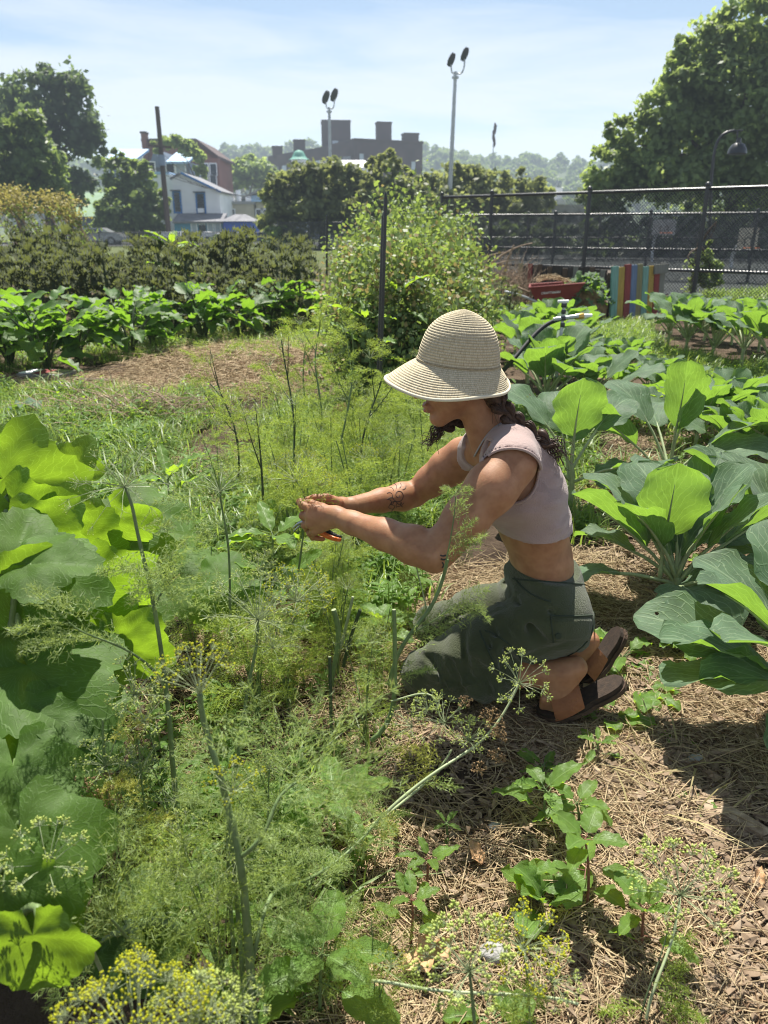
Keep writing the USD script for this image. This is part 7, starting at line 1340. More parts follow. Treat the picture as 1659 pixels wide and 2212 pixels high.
for pts in ([(1188, 1330), (1232, 1331), (1279, 1329)], [(1190, 1334), (1196, 1388)], [(1278, 1300), (1281, 1350), (1262, 1392), (1215, 1420), (1150, 1432)], [(1112, 1248), (1140, 1278), (1190, 1300)], [(1108, 1250), (1170, 1256), (1262, 1262)], [(1036, 1362), (1052, 1400), (1078, 1452)], [(1048, 1362), (1110, 1402), (1135, 1450)]):
    obj('seam', tube(on(P2, pts, 22, .0006), .0022, 6), 'olive_seam', pants)
for (a, b) in (((1212, 1219), (1218, 1262)), ((1224, 1222), (1232, 1258)), ((1258, 1222), (1266, 1262))): obj('belt_loop', tube(on(Pw, [(a[0], a[1] + 4), (b[0], b[1] - 4)], 8, .003), .004, 6), 'olive_cloth', pants)

# ------------------------------------------------------------------ sandals
def sandal(toe, heel, L, wdt, strap_c, strap_r, upv, seed):
    x = norm(heel - toe); z = np.array(upv, float); z = norm(z - x * (x @ z)); y = np.cross(z, x); R = np.stack([x, y, z], 1)
    t = np.linspace(0, 1, 24); hw = wdt * np.interp(t, [0, .06, .2, .35, .6, .8, .94, 1], [.12, .62, .98, 1.0, .74, .78, .62, .15]) / 2; cv = .018 * np.interp(t, [0, .2, .5, 1], [1.2, .5, -.25, .1]) * 1.0
    ol = Polygon(np.vstack([np.c_[t * L, hw], np.c_[t[::-1] * L, -hw[::-1]]])).buffer(.003)
    sole = trimesh.creation.extrude_polygon(ol, .012, engine='earcut').subdivide().subdivide(); v = np.array(sole.vertices); v[:, 2] += np.interp(v[:, 0] / L, t, cv) - .012; s = obj('sandal', (v @ R.T + toe, sole.faces), 'sandal_sole', wo, smooth=35)
    bed = trimesh.creation.extrude_polygon(ol.buffer(-.004), .012, engine='earcut').subdivide().subdivide(); v = np.array(bed.vertices); v[:, 2] += np.interp(v[:, 0] / L, t, cv) + .0005; obj('footbed', (v @ R.T + toe, bed.faces), 'cork', s, smooth=35)
    mb = MB()
    for q0, q1, hh in strap_c:
        a = np.linspace(-.15, math.pi + .15, 18); m = []
        for w_ in np.linspace(q0, q1, 6): rr = np.interp(w_ / L, t, hw) + .004; m.append(np.stack([np.full(18, w_ * 1.0) + .012 * np.sin(a), rr * np.cos(a), .008 + hh * np.sin(a) ** .8 if False else .006 + hh * np.clip(np.sin(a), 0, 1) ** .8], 1))
        g = np.array(m); outer = g.reshape(-1, 3); i, j = np.meshgrid(np.arange(5), np.arange(17), indexing='ij'); f = np.stack([i * 18 + j, (i + 1) * 18 + j, (i + 1) * 18 + j + 1, i * 18 + j + 1], -1).reshape(-1, 4)
        inner = outer * [1, .95, .94]; mb.add(outer @ R.T + toe, f); mb.add(inner @ R.T + toe, f[:, ::-1])
        for e in (np.arange(18), 5 * 18 + np.arange(18)): ff = np.stack([e[:-1], e[1:], e[1:] + 108, e[:-1] + 108], 1); mb.add(np.vstack([outer, inner]) @ R.T + toe, ff)
    obj('strap', mb, 'sandal_leather', s); return R
sandal(W(1168, 1553, 1.690), W(1334, 1478, 1.70), .235, .092, [(.035, .115, .058)], None, (-.45, 0, .9), 1)
sandal(W(1252, 1486, 1.86), W(1336, 1372, 1.90), .205, .088, [(.045, .115, .052)], None, (-.9, -.1, .45), 2)

# ------------------------------------------------------------------ tattoos: ink lines on the skin
def ink(paths, r=.0009):
    m = MB()
    for p in paths: m.add(*tube(on(BB, p, max(8, 5 * len(p)), .0002), r, 5))
    return m
sp = [(861 + (2 + 1.25 * a) * math.cos(a), 1070 + (2 + 1.25 * a) * 1.15 * math.sin(a)) for a in np.linspace(0, 9.5, 22)]
rays_ = [[(861 + 14 * math.cos(a), 1070 + 16 * math.sin(a)), (861 + 20 * math.cos(a + .12), 1070 + 22 * math.sin(a + .12)), (861 + 25 * math.cos(a), 1070 + 27 * math.sin(a))] for a in np.linspace(1.2, 5.4, 9)]
obj('tattoo', ink([sp[:11], sp[10:]] + rays_ + [[(848, 1090), (855, 1084), (862, 1090), (868, 1085)], [(835, 1078), (845, 1086), (840, 1094), (850, 1100)], [(842, 1090), (852, 1096), (846, 1104), (856, 1108)], [(858, 1094), (866, 1092), (872, 1086)]]), 'tattoo_ink', wo)
obj('tattoo', ink([[(951, 1199), (957, 1201), (963, 1199)], [(952, 1207), (958, 1209), (964, 1207)], [(955, 1215), (958, 1220), (955, 1226)]], .0018), 'tattoo_ink', wo)

# ------------------------------------------------------------------ hair: cap, two plaits
Hf = Field(Hc - .16, Hc + .16, .004); QH = Hf.points(); Hf.ell(hd(-.016, 0, .024), (.094, .082, .088), HR, k=.01); Hf.cap(hd(-.07, -.02, -.03), hd(-.075, -.03, -.085), .045, .03, k=.03); Hf.cap(hd(-.07, .02, -.03), hd(-.075, .03, -.085), .045, .03, k=.03); Hf.cap(hd(-.02, -.075, -.01), hd(-.065, -.055, -.07), .016, .02, k=.02)
lc = (QH - Hc) @ HR; Hf.D = (np.maximum(Hf.D, np.minimum(lc[..., 0] - .02 + .6 * (lc[..., 2] < .04) * (.0), .2) * .8 - .012) + .0022 * np.sin(lc[..., 2] * 700 + 8 * lc[..., 0] * 30) * .6).astype(np.float32)
qh = QH - W(990, 784, YC - .012); up_h = qh @ np.array([.085, -.045, .995]); Hf.D = np.maximum(Hf.D, np.where(up_h > -.02, np.linalg.norm(qh - up_h[..., None] * np.array([.085, -.045, .995]), axis=-1) - .086, -1)).astype(np.float32); Hf.D = np.maximum(Hf.D, up_h - .07).astype(np.float32)
obj('hair', taubin(*Hf.mesh(), 2), 'hair', wo)
rh = np.random.default_rng(77)
def plait(C, r0, r1, turns, tail):
    k = 90; c = bez(C, k); t = norm(np.gradient(c, axis=0)); n0 = np.array([0, -1.0, .35]); x = norm(np.cross(t, n0)); z = np.cross(x, t); s = np.linspace(0, 1, k); R_ = r0 + (r1 - r0) * s; m = MB()
    m.add(*tube(c, R_ * .46, 8)); N = int(turns * 3); P_ = lambda q: np.array([np.interp(q, s, c[:, i]) for i in range(3)]); V_ = lambda q, A: norm(np.array([np.interp(q, s, A[:, i]) for i in range(3)]))
    for kk in range(N):                                             # locks crossing over from either side
        sd = 1 if kk % 2 else -1; q0, q2 = kk / (N + 1), min(1.0, (kk + 2.3) / (N + 1)); q1 = (q0 + q2) / 2; r = r0 + (r1 - r0) * q1
        A = P_(q0) + V_(q0, x) * sd * r * .35 - V_(q0, z) * r * .35; Bm = P_(q1 - .25 / N) + V_(q1, x) * sd * r * .66 + V_(q1, z) * r * .30; D_ = P_(q2) - V_(q2, x) * sd * r * .28 + V_(q2, z) * r * .34
        lock = bez([A, Bm, D_], 12); m.add(*tube(lock, np.array([.18, .40, .50, .52, .50, .44, .36, .28, .2, .14, .1, .06])[:12] * r, 8))
        for q in range(11):
            a = rh.uniform(0, 6.28); tl = norm(np.gradient(lock, axis=0)); xa = norm(np.cross(tl, [0, .3, 1.])); za = np.cross(xa, tl); rr = np.array([.18, .40, .50, .52, .50, .44, .36, .28, .2, .14, .1, .06]) * r * rh.uniform(.95, 1.1); m.add(*tube(lock + (xa * math.cos(a) + za * math.sin(a)) * rr[:, None], .0012, 4, cap=False))
    e = c[-1]; d = t[-1]
    for q in range(34):                                            # loose curling end
        l = tail * rh.uniform(.5, 1.2); w = np.linspace(0, 1, 14)[:, None]; a, b_ = perp(d[None], rh)[0], perp(d[None], rh)[0]
        p = c[-6] + rh.normal(size=3) * r1 * .4 + (d + .45 * a) * l * w + b_ * .012 * np.sin(w * rh.uniform(4, 9)) + a * .010 * np.sin(w * rh.uniform(3, 7)) - np.array([0, 0, 1]) * .02 * w ** 2; m.add(*tube(p, [.0014, .0006], 4, cap=False))
    for q in range(22):                                            # stray hairs along the plait
        i0 = rh.integers(4, k - 12); w = np.linspace(0, 1, 8)[:, None]; a = perp(t[i0][None], rh)[0]; m.add(*tube(c[i0] + a * R_[i0] * .8 + (t[i0] + a * .5) * .035 * w + rh.normal(size=3) * .006 * w ** 2, .0005, 3, cap=False))
    return m
pl = WP((1066, 850, 1.825), (1085, 880, 1.815), (1105, 903, 1.81), (1127, 921, 1.806), (1151, 937, 1.797), (1176, 951, 1.787), (1198, 962, 1.785))
obj('plait', plait(list(pl), .024, .017, 3.6, .05), 'hair', wo)
obj('plait', plait([hd(-.06, .05, -.07), W(1010, 903, 1.955), W(985, 912, 1.95), W(962, 922, 1.945), W(944, 932, 1.94)], .021, .016, 3.4, .045), 'hair', wo)

# ------------------------------------------------------------------ hat
ax = norm(np.array([.085, -.045, .995])); fx = np.array([-1.0, -.02, 0]); fx = norm(fx - ax * (fx @ ax)); fy = np.cross(ax, fx); hb = W(990, 784, YC - .012)
na = 200; a = np.linspace(0, 2 * np.pi, na, endpoint=False)
prof_in = np.array([(.0, .1255), (.014, .1225), (.036, .1135), (.058, .098), (.075, .077), (.0855, .050), (.091, .024), (.0935, .0)])
from scipy.interpolate import CubicSpline
dd = np.r_[0, np.cumsum(np.linalg.norm(np.diff(prof_in, axis=0), axis=1))]; cs_ = CubicSpline(dd, prof_in); Lc = dd[-1]; PER = .0064; sc_ = np.arange(0, Lc, PER / 6); cr = cs_(sc_); tn = norm(cs_(sc_, 1)); nr_ = np.stack([-tn[:, 1], tn[:, 0]], 1); nr_ *= np.sign(nr_[:, :1] + 1e-9); rid = np.abs(np.sin(np.pi * sc_ / PER)) ** .8 * .0016
rows, vrow = [], []
for (r, z), n_, h_, s in zip(cr, nr_, rid, sc_):
    rad = (r + n_[0] * h_) * (1 + .06 * np.cos(2 * a) * min(1, r / .05)); rows.append(hb + fx * (rad * np.cos(a))[:, None] + fy * (rad * np.sin(a))[:, None] + ax * (z + n_[1] * h_)); vrow.append(s / (PER * 60))
ext = .0600 + .010 * np.cos(a) - .016 * (np.cos(a) < 0) * np.cos(a) ** 2 * 1.3; ext = ndimage.gaussian_filter1d(.055 + .022 * np.cos(a) - .004 * np.cos(2 * a), 6, mode='wrap'); drp = .0495 + .008 * np.cos(a) - .005 * np.cos(2 * a) + .0015 * np.sin(3 * a)
nb = int(.088 / PER * 6)
for k in range(1, nb + 1):
    s = k / nb; h_ = abs(math.sin(math.pi * k / 6)) ** .8 * .0016; rad0 = .093 * (1 + .06 * np.cos(2 * a)); rad = rad0 + ext * (s ** .92) + h_ * .75 + .002 * s * np.sin(5 * a + 1); zz = -drp * (s ** 1.12) + h_ * .65 + .003 * s * np.sin(4 * a + .5)
    rows.append(hb + fx * (rad * np.cos(a))[:, None] + fy * (rad * np.sin(a))[:, None] + ax * np.asarray(zz)[:, None]); vrow.append((Lc + s * .088) / (PER * 60))
g = np.array(rows); nrw = len(g); i, j = np.meshgrid(np.arange(nrw - 1), np.arange(na), indexing='ij'); j2 = (j + 1) % na; f = np.stack([i * na + j, (i + 1) * na + j, (i + 1) * na + j2, i * na + j2], -1).reshape(-1, 4)
uv = np.stack([np.tile(np.abs(np.linspace(-1, 1, na)), nrw), np.repeat(vrow, na)], 1); g2 = g.reshape(-1, 3); inn = g.copy(); mid_ = hb + ax * .0; inn = (hb + ax * ((inn - hb) @ ax - .0026)[..., None] + ((inn - hb) - ((inn - hb) @ ax)[..., None] * ax) * .982)
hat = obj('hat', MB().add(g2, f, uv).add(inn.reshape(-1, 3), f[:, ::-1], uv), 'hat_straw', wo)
rimp = np.vstack([(g[-1] + inn[-1]) / 2, ((g[-1] + inn[-1]) / 2)[:2]]); obj('rim_binding', tube(rimp, .0042, 8, cap=False), 'hat_binding', hat)
kb = len(cr) - 1; shade_line_p = np.vstack([g[kb] + ax * .004, (g[kb] + ax * .004)[:2]]); obj('hat_band', tube(shade_line_p, .0022, 6, cap=False), 'hat_band', hat)  # thin dark ring added for the shadow line where crown meets brim

# ------------------------------------------------------------------ pruning shears in her hand
ps = thing('pruning_shears', 'pruning shears with orange handles closed in the woman\'s near hand', 'shears', W(690, 1150, 1.83))
obj('handle', tube(bez(WP((734, 1166, 1.815), (708, 1158, 1.835), (676, 1140, 1.838), (664, 1128, 1.838)), 14), [.0055, .0075, .007, .006], 8), 'shears_orange', ps)
obj('handle', tube(bez(WP((736, 1160, 1.822), (706, 1146, 1.842), (680, 1128, 1.842), (664, 1124, 1.84)), 14), [.0045, .0065, .006, .0055], 8), 'black_rubber', ps)
obj('blade', tube(bez(WP((664, 1126, 1.838), (648, 1130, 1.842), (632, 1142, 1.845)), 8), [.006, .005, .0012], 5), 'blade_steel', ps); obj('blade', tube(bez(WP((664, 1127, 1.842), (646, 1138, 1.848), (634, 1148, 1.848)), 8), [.005, .004, .0012], 5), 'blade_steel', ps)
# ------------------------------------------------------------------ black court fences
def fence(label, pts, h, rails, pitch, wire, post_r=.035, group=None, mesh=True, cap=True):
    f = thing('chain_link_fence', label, 'fence', (*pts[0], 0)); wv = MB()
    for (a, b) in zip(pts[:-1], pts[1:]):
        A, B_ = np.array([*a, 0.0]), np.array([*b, 0.0]); L = np.linalg.norm(B_ - A); d = (B_ - A) / L
        for z in rails: obj('rail', tube([A + [0, 0, z], B_ + [0, 0, z]], .026, 7), 'black_metal', f)
        if mesh:
            n = int((L + h) / pitch); k = np.arange(n) * pitch - h
            lo = np.maximum(0, -k); hi = np.minimum(h, L - k); ok = hi > lo
            P = A + d * (k + lo)[:, None] + np.array([0, 0, 1.0]) * lo[:, None]; Q = A + d * (k + hi)[:, None] + np.array([0, 0, 1.0]) * hi[:, None]; wv.add(*prisms(P[ok], Q[ok], wire, wire, rgF))
            P2_ = A + d * (k + h - lo * 0 - np.minimum(h, k + h) * 0)[:, None]
            P = A + d * (k + lo)[:, None] + np.array([0, 0, 1.0]) * (h - lo)[:, None]; Q = A + d * (k + hi)[:, None] + np.array([0, 0, 1.0]) * (h - hi)[:, None]; wv.add(*prisms(P[ok], Q[ok], wire, wire, rgF))
    for q in pts:
        p = obj('post', tube([(*q, -.1), (*q, h + .04)], post_r, 9), 'black_metal', f)
        if cap: c = trimesh.creation.icosphere(1, post_r * 1.25); c.apply_translation((*q, h + .06)); obj('post_cap', c, 'black_metal', p)
    if mesh: obj('wire_mesh', wv, 'black_metal', f, kind='stuff')
    return f
rgF = np.random.default_rng(111)
def line(a, b, n): return [tuple(np.array(a) + (np.array(b) - np.array(a)) * k / n) for k in range(n + 1)]
fence('tall black chain link fence running from behind the pea vines to the right edge', [(1.15, 16.47)] + line((2.04, 15.7), (6.6, 11.75), 3) + [(8.6, 10.1)], 1.80, (1.80, .57), .055, .0042)
def hi(v, Y): return W(829, v, Y)[2]
fence('black court fence behind the tall one with low middle rail', line((2.3, 22), (10.5, 17.5), 4), 1.55, (1.55, .75), .06, .005)
fence('far black court fence along the back of the playing court', line((3, 33), (19, 29), 6), 1.75, (1.75, .9, .1), .08, .007)
fence('low dark fence along the parked cars', line((-26, 58), (-3, 58), 8), 1.0, (1.0,), .09, .011, .04)
fence('dark panel fence behind the pea vines on the left', line((-6.5, 50), (1.5, 48), 4), 1.6, (1.6, .8, .1), .07, .009)
# court things: backboards and lamp
def backboard(u0, u1, v0, v1, Y, label, m):
    a, b = W(u0, v1, Y), W(u1, v0, Y); x = thing('basketball_hoop', label, 'basketball hoop', ((a[0] + b[0]) / 2, Y + .8, 0)); w, h = b[0] - a[0], b[2] - a[2]
    bd = obj('backboard', MB().box((a[0], Y, a[2]), (b[0], Y + .05, b[2])), m, x, smooth=False); t = MB(); c = (a[0] + b[0]) / 2
    for s in (-1, 1): t.box((c + s * w * .17 - .015, Y - .012, a[2] + h * .18), (c + s * w * .17 + .015, Y - .002, a[2] + h * .55))
    t.box((c - w * .17, Y - .012, a[2] + h * .55), (c + w * .17, Y - .002, a[2] + h * .58)); obj('target_square', t, 'black_metal', bd, smooth=False)
    th = np.linspace(0, 2 * np.pi, 17); obj('rim', tube(np.stack([c + .23 * np.cos(th), Y - .28 + .23 * np.sin(th), 0 * th + a[2] + .08], 1), .012, 5, cap=False), 'shears_orange', x)
    obj('pole', tube(bez([(c, Y + .9, 0), (c, Y + .9, a[2] - .1), (c, Y + .5, a[2] + h * .3), (c, Y + .06, a[2] + h * .35)], 12), .06, 8), 'galvanised', x)
backboard(1592, 1641, 492, 541, 25, 'tan basketball backboard seen through the fence at the right edge', 'beige_wall')
backboard(1408, 1462, 474, 508, 30, 'faint grey basketball backboard seen through the fence posts', 'concrete')
Y = 20; b = W(1520, 640, Y) * [1, 1, 0]; lp_ = thing('street_lamp', 'black curved street lamp with a dome shade in front of the big right tree', 'street lamp', b)
top_ = W(1543, 330, Y); q = W(1586, 282, Y); obj('pole', tube(bez([b, (b + top_) / 2, top_, W(1556, 296, Y), q], 20), [.05, .03], 8), 'black_metal', lp_)
rv = trimesh.creation.revolve(np.array([(0, .34), (.05, .34), (.06, .24), (.14, .2), (.20, .1), (.22, 0), (.19, -.02), (.0, -.03)]) * 1.0, sections=20); rv.apply_translation(W(1592, 332, Y) - [0, 0, .0]); obj('lamp_shade', rv, 'black_metal', lp_, smooth=40)
obj('finial', tube([q + [-.02, 0, 0], q + [.2, 0, .0]], .02, 6), 'black_metal', lp_); obj('hanger', tube([q + [.08, 0, 0], W(1592, 300, Y)], .02, 6), 'black_metal', lp_)

# ------------------------------------------------------------------ compost bins and painted slats
for n, c in (('slat_aqua', (.20, .40, .34)), ('slat_yellow', (.48, .33, .06)), ('slat_red', (.27, .045, .04)), ('slat_blue', (.15, .22, .36)), ('slat_olive', (.24, .23, .11)), ('slat_grey', (.22, .22, .19)), ('slat_dark', (.05, .04, .032)), ('slat_brown', (.10, .065, .04))): mat(n, tuple(x * .5 for x in c), tuple(x * .85 for x in c), scale=9, rough=.8, stretch=(3, 3, .4))
def slats(name, label, A, B_, z0, z1, cols, th=.02, gap=.008, lean=0.0, rails=True, cat='fence'):
    A, B_ = np.array([*A[:2], 0.]), np.array([*B_[:2], 0.]); L = np.linalg.norm(B_ - A); d = (B_ - A) / L; n = np.array([-d[1], d[0], 0]); n = n if n[1] > 0 else -n; R = np.stack([d, n, [0, 0, 1.]], 1); R[:, 2] += n * lean; t = thing(name, label, cat, A); w = L / len(cols); rr = np.random.default_rng(len(cols))
    for k, c in enumerate(cols):
        ww = w * rr.uniform(.92, 1.0) - gap; obj('slat', MB().box((k * w, rr.uniform(-.004, .004), z0 + rr.uniform(-.02, .02)), (k * w + ww, th + rr.uniform(0, .004), z1 + rr.uniform(-.025, .025)), R, A), c, t, smooth=False)
    if rails:
        for z in (z0 + .12, z1 - .14): obj('rail', MB().box((0, th + .006, z), (L, th + .05, z + .07), R, A), 'slat_brown', t, smooth=False)
    return t, R, A, L
A_, B_ = G(1318, 700), G(1432, 680)
h_ = W(1320, 578, A_[1])[2]
pal, Rp, Ap, Lp = slats('slat_panel', 'panel of upright slats painted aqua, yellow, red, blue and olive beside the compost bin', A_, B_, .02, h_, ['slat_aqua', 'slat_yellow', 'slat_red', 'slat_blue', 'slat_olive', 'slat_aqua', 'slat_yellow', 'slat_red', 'slat_grey'], lean=.06)
obj('plank', MB().box((Lp * .74, -.028, h_ - .13), (Lp * 1.02, -.006, h_ - .0), Rp, Ap), 'slat_grey', pal, smooth=False)
C_ = np.array([W(1120, 575, 13.2)[0], 13.2, 0]); D_ = np.array([W(1322, 580, 11.9)[0], 11.9, 0])
slats('compost_bin', 'dark weathered plank wall at the back of the compost bin', C_, D_, .02, W(1120, 572, 13.2)[2], ['slat_olive', 'slat_dark', 'slat_red', 'slat_dark', 'slat_brown', 'slat_dark', 'slat_brown', 'slat_dark', 'slat_dark', 'slat_brown', 'slat_dark', 'slat_grey', 'slat_dark', 'slat_dark', 'slat_brown', 'slat_dark', 'slat_grey', 'slat_dark'], cat='compost bin')
slats('compost_bin', 'short side wall of dark planks between the compost heap and the painted slats', A_ + [-.02, .05, 0], D_ + [0, -.05, 0], .02, h_ * .97, ['slat_dark', 'slat_dark', 'slat_brown', 'slat_dark', 'slat_dark', 'slat_brown'], cat='compost bin')
# compost heap: leafy greens over brown litter
rh_ = np.random.default_rng(131); hc = G(1268, 704); hp = thing('compost_heap', 'heap of discarded leafy greens on brown litter behind the wheelbarrow', 'compost heap', hc)
g_ = trimesh.creation.icosphere(4, 1.0); v = np.array(g_.vertices); v = v * (1 + .25 * fn(v, 2.2, 3))[:, None] * [.33, .28, .48] + hc + [0, .28, 0]; obj('litter', (v, g_.faces), 'straw_brown', hp)
for k in range(120):
    a, e = rh_.uniform(0, 6.28), rh_.uniform(.45, 1.5); c = hc + np.array([.38 * math.cos(a) * math.cos(e), .28 + .33 * math.sin(a) * math.cos(e), .62 * math.sin(e)]); V, f, uv = leaf_surface(rh_.uniform(.09, .17), .08, rh_, wf_round, 6, 4, -.9, .3, .02); obj('leaf', MB().add(wl(V, frame(rh_.normal(size=3) * [1, 1, .5], (0, -.3, 1)), c), f, uv), 'collard_leaf', hp)
# dry brush pile
bc = G(1092, 668); bp = thing('brush_pile', 'pale tangle of dry brush and dead stems left of the compost bin', 'brush pile', bc)
tw = MB()
for k in range(420):
    c = bc + np.array([rh_.normal() * .38, rh_.normal() * .25 + .2, 0]); h = rh_.uniform(.2, .95) * math.exp(-((c[0] - bc[0]) / .8) ** 2); a = rh_.uniform(0, 6.28); e = c + [math.cos(a) * .35 * rh_.random(), math.sin(a) * .2, h]; tw.add(*tube(bez([c, (c + e) / 2 + rh_.normal(size=3) * .06, e + rh_.normal(size=3) * [.12, .08, .04]], 6), [.005, .0015], 3, cap=False))
obj('twigs', tw, 'dry_stem', bp, kind='stuff'); fz = MB()
c = bc + np.array([.05, .1, .33]) + norm(rh_.normal(size=(1500, 3))) * rh_.uniform(.5, 1, (1500, 1)) * [.30, .25, .32]; fz.add(*threads(c, c + rh_.normal(size=(1500, 3)) * .07, .006, rh_)); obj('dead_stems', fz, 'dry_stem', bp, kind='stuff')
lg = MB()
for (u0, v0, u1, v1) in ((1000, 585, 1090, 545), (1020, 600, 1120, 560), (1060, 570, 1150, 525), (1005, 610, 1060, 560), (1090, 590, 1110, 530)):
    obj('dead_branch', tube(bez([W(u0, v0, 12.6), W((u0 + u1) / 2, (v0 + v1) / 2 - 8, 12.5), W(u1, v1, 12.4)], 8), [.022, .008], 6), 'dry_stem', bp)

# ------------------------------------------------------------------ wheelbarrow
mat('barrow_red', (.15, .030, .024), (.22, .042, .034), scale=9, rough=.65, spec=.3, detail=8.0)
Y = 10.6
def WB(u, v, dy=0.0): return W(u, v, Y + dy)
wb = thing('wheelbarrow', 'red wheelbarrow heaped with straw in front of the compost heap', 'wheelbarrow', WB(1205, 690) * [1, 1, 0])
rim_ = np.array([WB(1144, 622, -.28), WB(1263, 612, -.22), WB(1263, 612, .28), WB(1144, 622, .34)]); rim_[2:, 2] = rim_[:2, 2][::-1]; bot = np.array([WB(1158, 652, -.20), WB(1232, 657, -.14), WB(1232, 657, .2), WB(1158, 652, .24)]); bot[2:, 2] = bot[:2, 2][::-1]
def shell(r, b, t=.012):
    c = (r.mean(0) + b.mean(0)) / 2; v = np.vstack([r, b, c + (r - c) * [.965, .93, 1.0], c + (b - c) * [.96, .93, .88]]); f = []
    for k in range(4): k2 = (k + 1) % 4; f += [(k, k2, 4 + k2, 4 + k), (8 + k, 12 + k, 12 + k2, 8 + k2), (k, 8 + k, 8 + k2, k2)]
    f += [(4, 5, 6, 7), (12, 15, 14, 13)]; return MB().add(v, f)
tray = obj('tray', shell(rim_, bot), 'barrow_red', wb, smooth=False); obj('rolled_rim', tube(np.vstack([rim_, rim_[:1]]), .014, 6), 'barrow_red', tray)
tm = meshkit.text_mesh('CRAFTSMAN', .028, .002, True); v = np.array(tm.vertices); o = (rim_[0] * .62 + bot[0] * .38) + (rim_[1] - rim_[0]) * .16 + [0, -.012, -.02]; dx = norm(rim_[1] - rim_[0]); up_ = norm(rim_[0] - bot[0] + [0.02, 0, 0]); v[:, 0] *= 1.05
fnrm = norm(np.cross(dx, up_)); fnrm = fnrm if fnrm[1] < 0 else -fnrm; up2 = np.cross(fnrm, dx); up2 = up2 if up2[2] > 0 else -up2
obj('lettering', ((v[:, :1] - 0) * dx + v[:, 1:2] * up2 + v[:, 2:] * fnrm + o + fnrm * .006, tm.faces), 'white_paint', tray, smooth=False)
for dy, (v0, v1) in ((-.24, (652, 640)), (.26, (640, 622))):
    obj('handle', tube(bez([WB(1090, v0 - 22, dy), WB(1150, v0 - 4, dy), WB(1215, 676, dy * .7), WB(1252, 684, dy * .25)], 12), .016, 7), 'galvanised' if dy < 0 else 'dry_stem', wb)
    obj('leg', tube(bez([WB(1168, 660, dy * .8), WB(1162, 684, dy * .9), WB(1180, 688, dy * .9)], 8), .012, 6), 'black_metal', wb)
wc = WB(1243, 668, .0); wc[2] = .19; th = np.linspace(0, 2 * np.pi, 25); ty = obj('wheel', tube(np.stack([wc[0] + .145 * np.cos(th), 0 * th + wc[1], wc[2] + .145 * np.sin(th)], 1), .045, 9, cap=False), 'black_rubber', wb)
hub_ = trimesh.creation.cylinder(.10, .05, sections=20, transform=trimesh.transformations.rotation_matrix(math.pi / 2, [1, 0, 0])); hub_.apply_translation(wc); obj('rim', hub_, 'barrow_red', ty, smooth=40)
obj('wheel_guard', tube(bez([WB(1228, 660, -.08), WB(1262, 678, -.08), WB(1272, 690, -.06)], 6), .014, 6), 'barrow_red', wb)
sm_ = straw_mat(420, .25, rh_, (.05, .16), .003, .05); v, f, _ = sm_.get(); v = v * [.75, .6, 1.2] + rim_.mean(0) + [-.05, 0, .0]; v[:, 2] += .06 * np.exp(-((v[:, 0] - rim_[:, 0].mean() + .1) / .2) ** 2); setdata(obj('straw_load', (v, f), 'straw', kind='stuff'), 'loose straw heaped in the red wheelbarrow', 'straw')

# ------------------------------------------------------------------ hose on its stake, hose on the ground, black stakes in the peas
hs = thing('garden_hose', 'black garden hose arching up to the stake right of the straw hat', 'hose', G(1050, 860))
hp1 = bez([G(1000, 880) + [0, 0, .02], W(1050, 835, 4.6), W(1095, 792, 4.75), W(1140, 740, 4.9), W(1180, 702, 5.0), W(1215, 688, 5.02), W(1243, 684, 5.02)], 40); obj('hose', tube(hp1, .0135, 10), 'black_rubber', hs)
mat('brass', (.55, .36, .10), None, rough=.35, metal=.9); obj('fitting', tube([hp1[-1], hp1[-1] + (hp1[-1] - hp1[-2]) * 2.2], .020, 10), 'brass', hs); obj('nozzle', tube([hp1[-1] + (hp1[-1] - hp1[-2]) * 2.2, hp1[-1] + (hp1[-1] - hp1[-2]) * 4.5], [.014, .010], 8), 'white_paint', hs)
hg = [G(u, v) + [0, 0, .018] for u, v in ((1000, 880), (950, 900), (915, 905), (870, 918), (800, 930))]; setdata(obj('garden_hose', tube(bez(hg, 30), .015, 9), 'black_rubber'), 'black garden hose lying on the soil in front of the woman\'s chin', 'hose')
sb = G(1190, 915); stp = W(1219, 655, sb[1]); sk_ = thing('garden_stake', 'thin grey stake with a metal sprinkler head holding up the hose', 'stake', sb); obj('stake', tube([sb - [0, 0, .1], stp], [.011, .010], 8), 'galvanised', sk_)
hd_ = MB(); [hd_.merge(tube([stp - [0, 0, .04 * k], stp - [0, 0, .04 * k + .025]], .018 - .003 * (k % 2), 8)) if False else hd_.add(*tube([stp - [0, 0, .04 * k], stp - [0, 0, .04 * k + .025]], .018 - .003 * (k % 2), 8)) for k in range(4)]; obj('sprinkler_head', hd_, 'black_metal', sk_); obj('sprinkler_arm', tube([stp + [-.04, 0, .01], stp + [.025, 0, .012]], .010, 7), 'white_paint', sk_); obj('clip', tube([W(1206, 690, sb[1]) - [.03, 0, 0], W(1250, 682, sb[1])], .012, 7), 'galvanised', sk_)
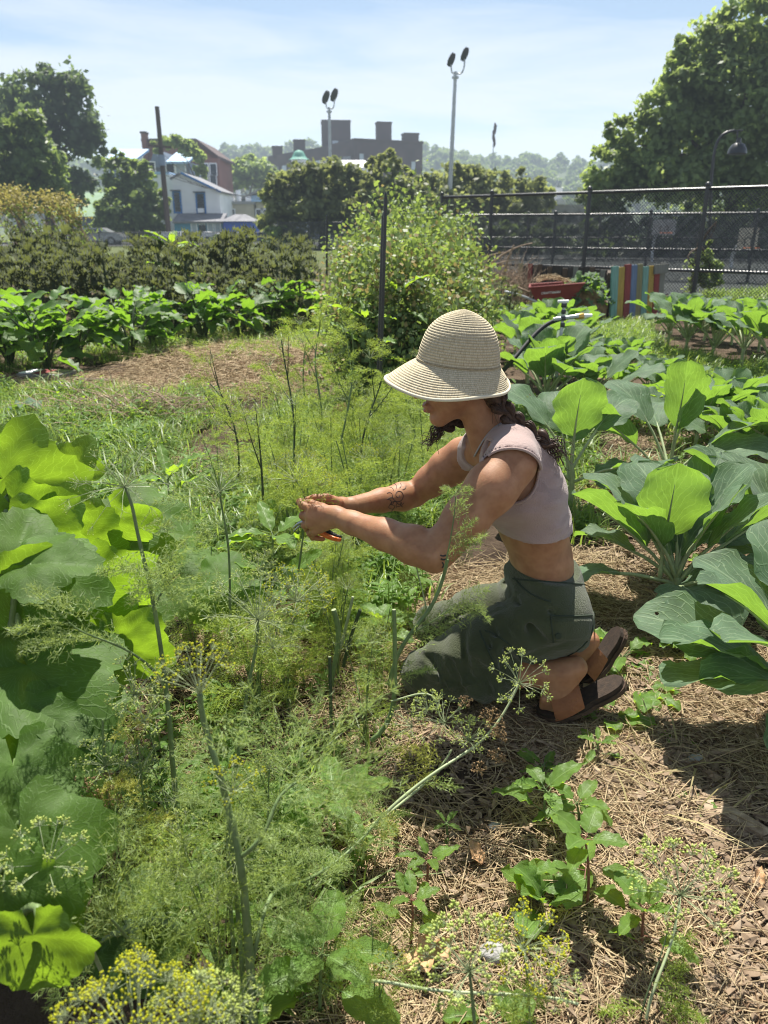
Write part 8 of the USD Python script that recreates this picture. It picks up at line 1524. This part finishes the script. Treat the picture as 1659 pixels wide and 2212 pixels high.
for k, (ut, vt, ub, vb, Y, lb) in enumerate(((833, 428, 818, 860, 4.75, 'tallest black stake standing in the pea vines'), (828, 470, 812, 850, 4.8, 'shorter black stake beside the tallest one in the pea vines'), (1038, 590, 1036, 770, 8.0, 'thin dark stake at the right end of the pea vines'), (706, 470, 704, 700, 8.5, 'thin dark stake at the left end of the pea vines'))):
    b = W(ub, vb, Y); b[2] = -.05; s_ = thing('plant_stake', lb, 'stake', b); t = W(ut, vt, Y); obj('stake', tube([b, t], .011, 8), 'black_metal', s_); obj('tip', tube([t, t + [0, 0, .03]], [.011, .003], 8), 'black_metal', s_)
# painted board on the ground by the eggplants
bA, bB = G(38, 828), G(128, 832); pb = thing('painted_board', 'weathered board with peeling red and white paint lying by the left eggplants', 'board', bA); d = norm(bB - bA); R = np.stack([d, np.cross([0, 0, 1.], d), [0, 0, 1.]], 1); L = np.linalg.norm(bB - bA)
obj('board', MB().box((0, 0, .05), (L, .26, .08), R, bA), 'slat_grey', pb, smooth=False)
for k, (x0, x1, y0, y1, m) in enumerate(((.02, .3, .02, .2, 'white_paint'), (.32, .62, .03, .22, 'slat_red'), (.64, .95, .05, .24, 'slat_olive'))): obj('paint_patch', MB().box((L * x0, y0, .082), (L * x1, y1, .085), R, bA), m, pb, smooth=False)
setdata(obj('timber', MB().box((-.3, -.02, .0), (L * 2.2, .06, .05), R, bA + [0, .05, .0]), 'slat_brown', smooth=False), 'grey timber edging under the painted board', 'timber')
# dry brush in the grass at the left
for (u, v, lb) in ((225, 900, 'pile of dry brown pulled stems in the grass at the left'), (330, 905, 'smaller pile of dry stems right of the first one in the grass')):
    c0 = G(u, v); tw = MB()
    for k in range(150):
        c = c0 + rh_.normal(size=3) * [.26, .14, 0]; e = c + [rh_.normal() * .22, rh_.normal() * .1, abs(rh_.normal()) * .10 + .02]; tw.add(*tube(bez([c, (c + e) / 2 + [0, 0, .06], e], 5), [.004, .002], 3, cap=False))
    p = thing('brush_pile', lb, 'brush pile', c0); obj('twigs', tw, 'dry_stem', p, kind='stuff')
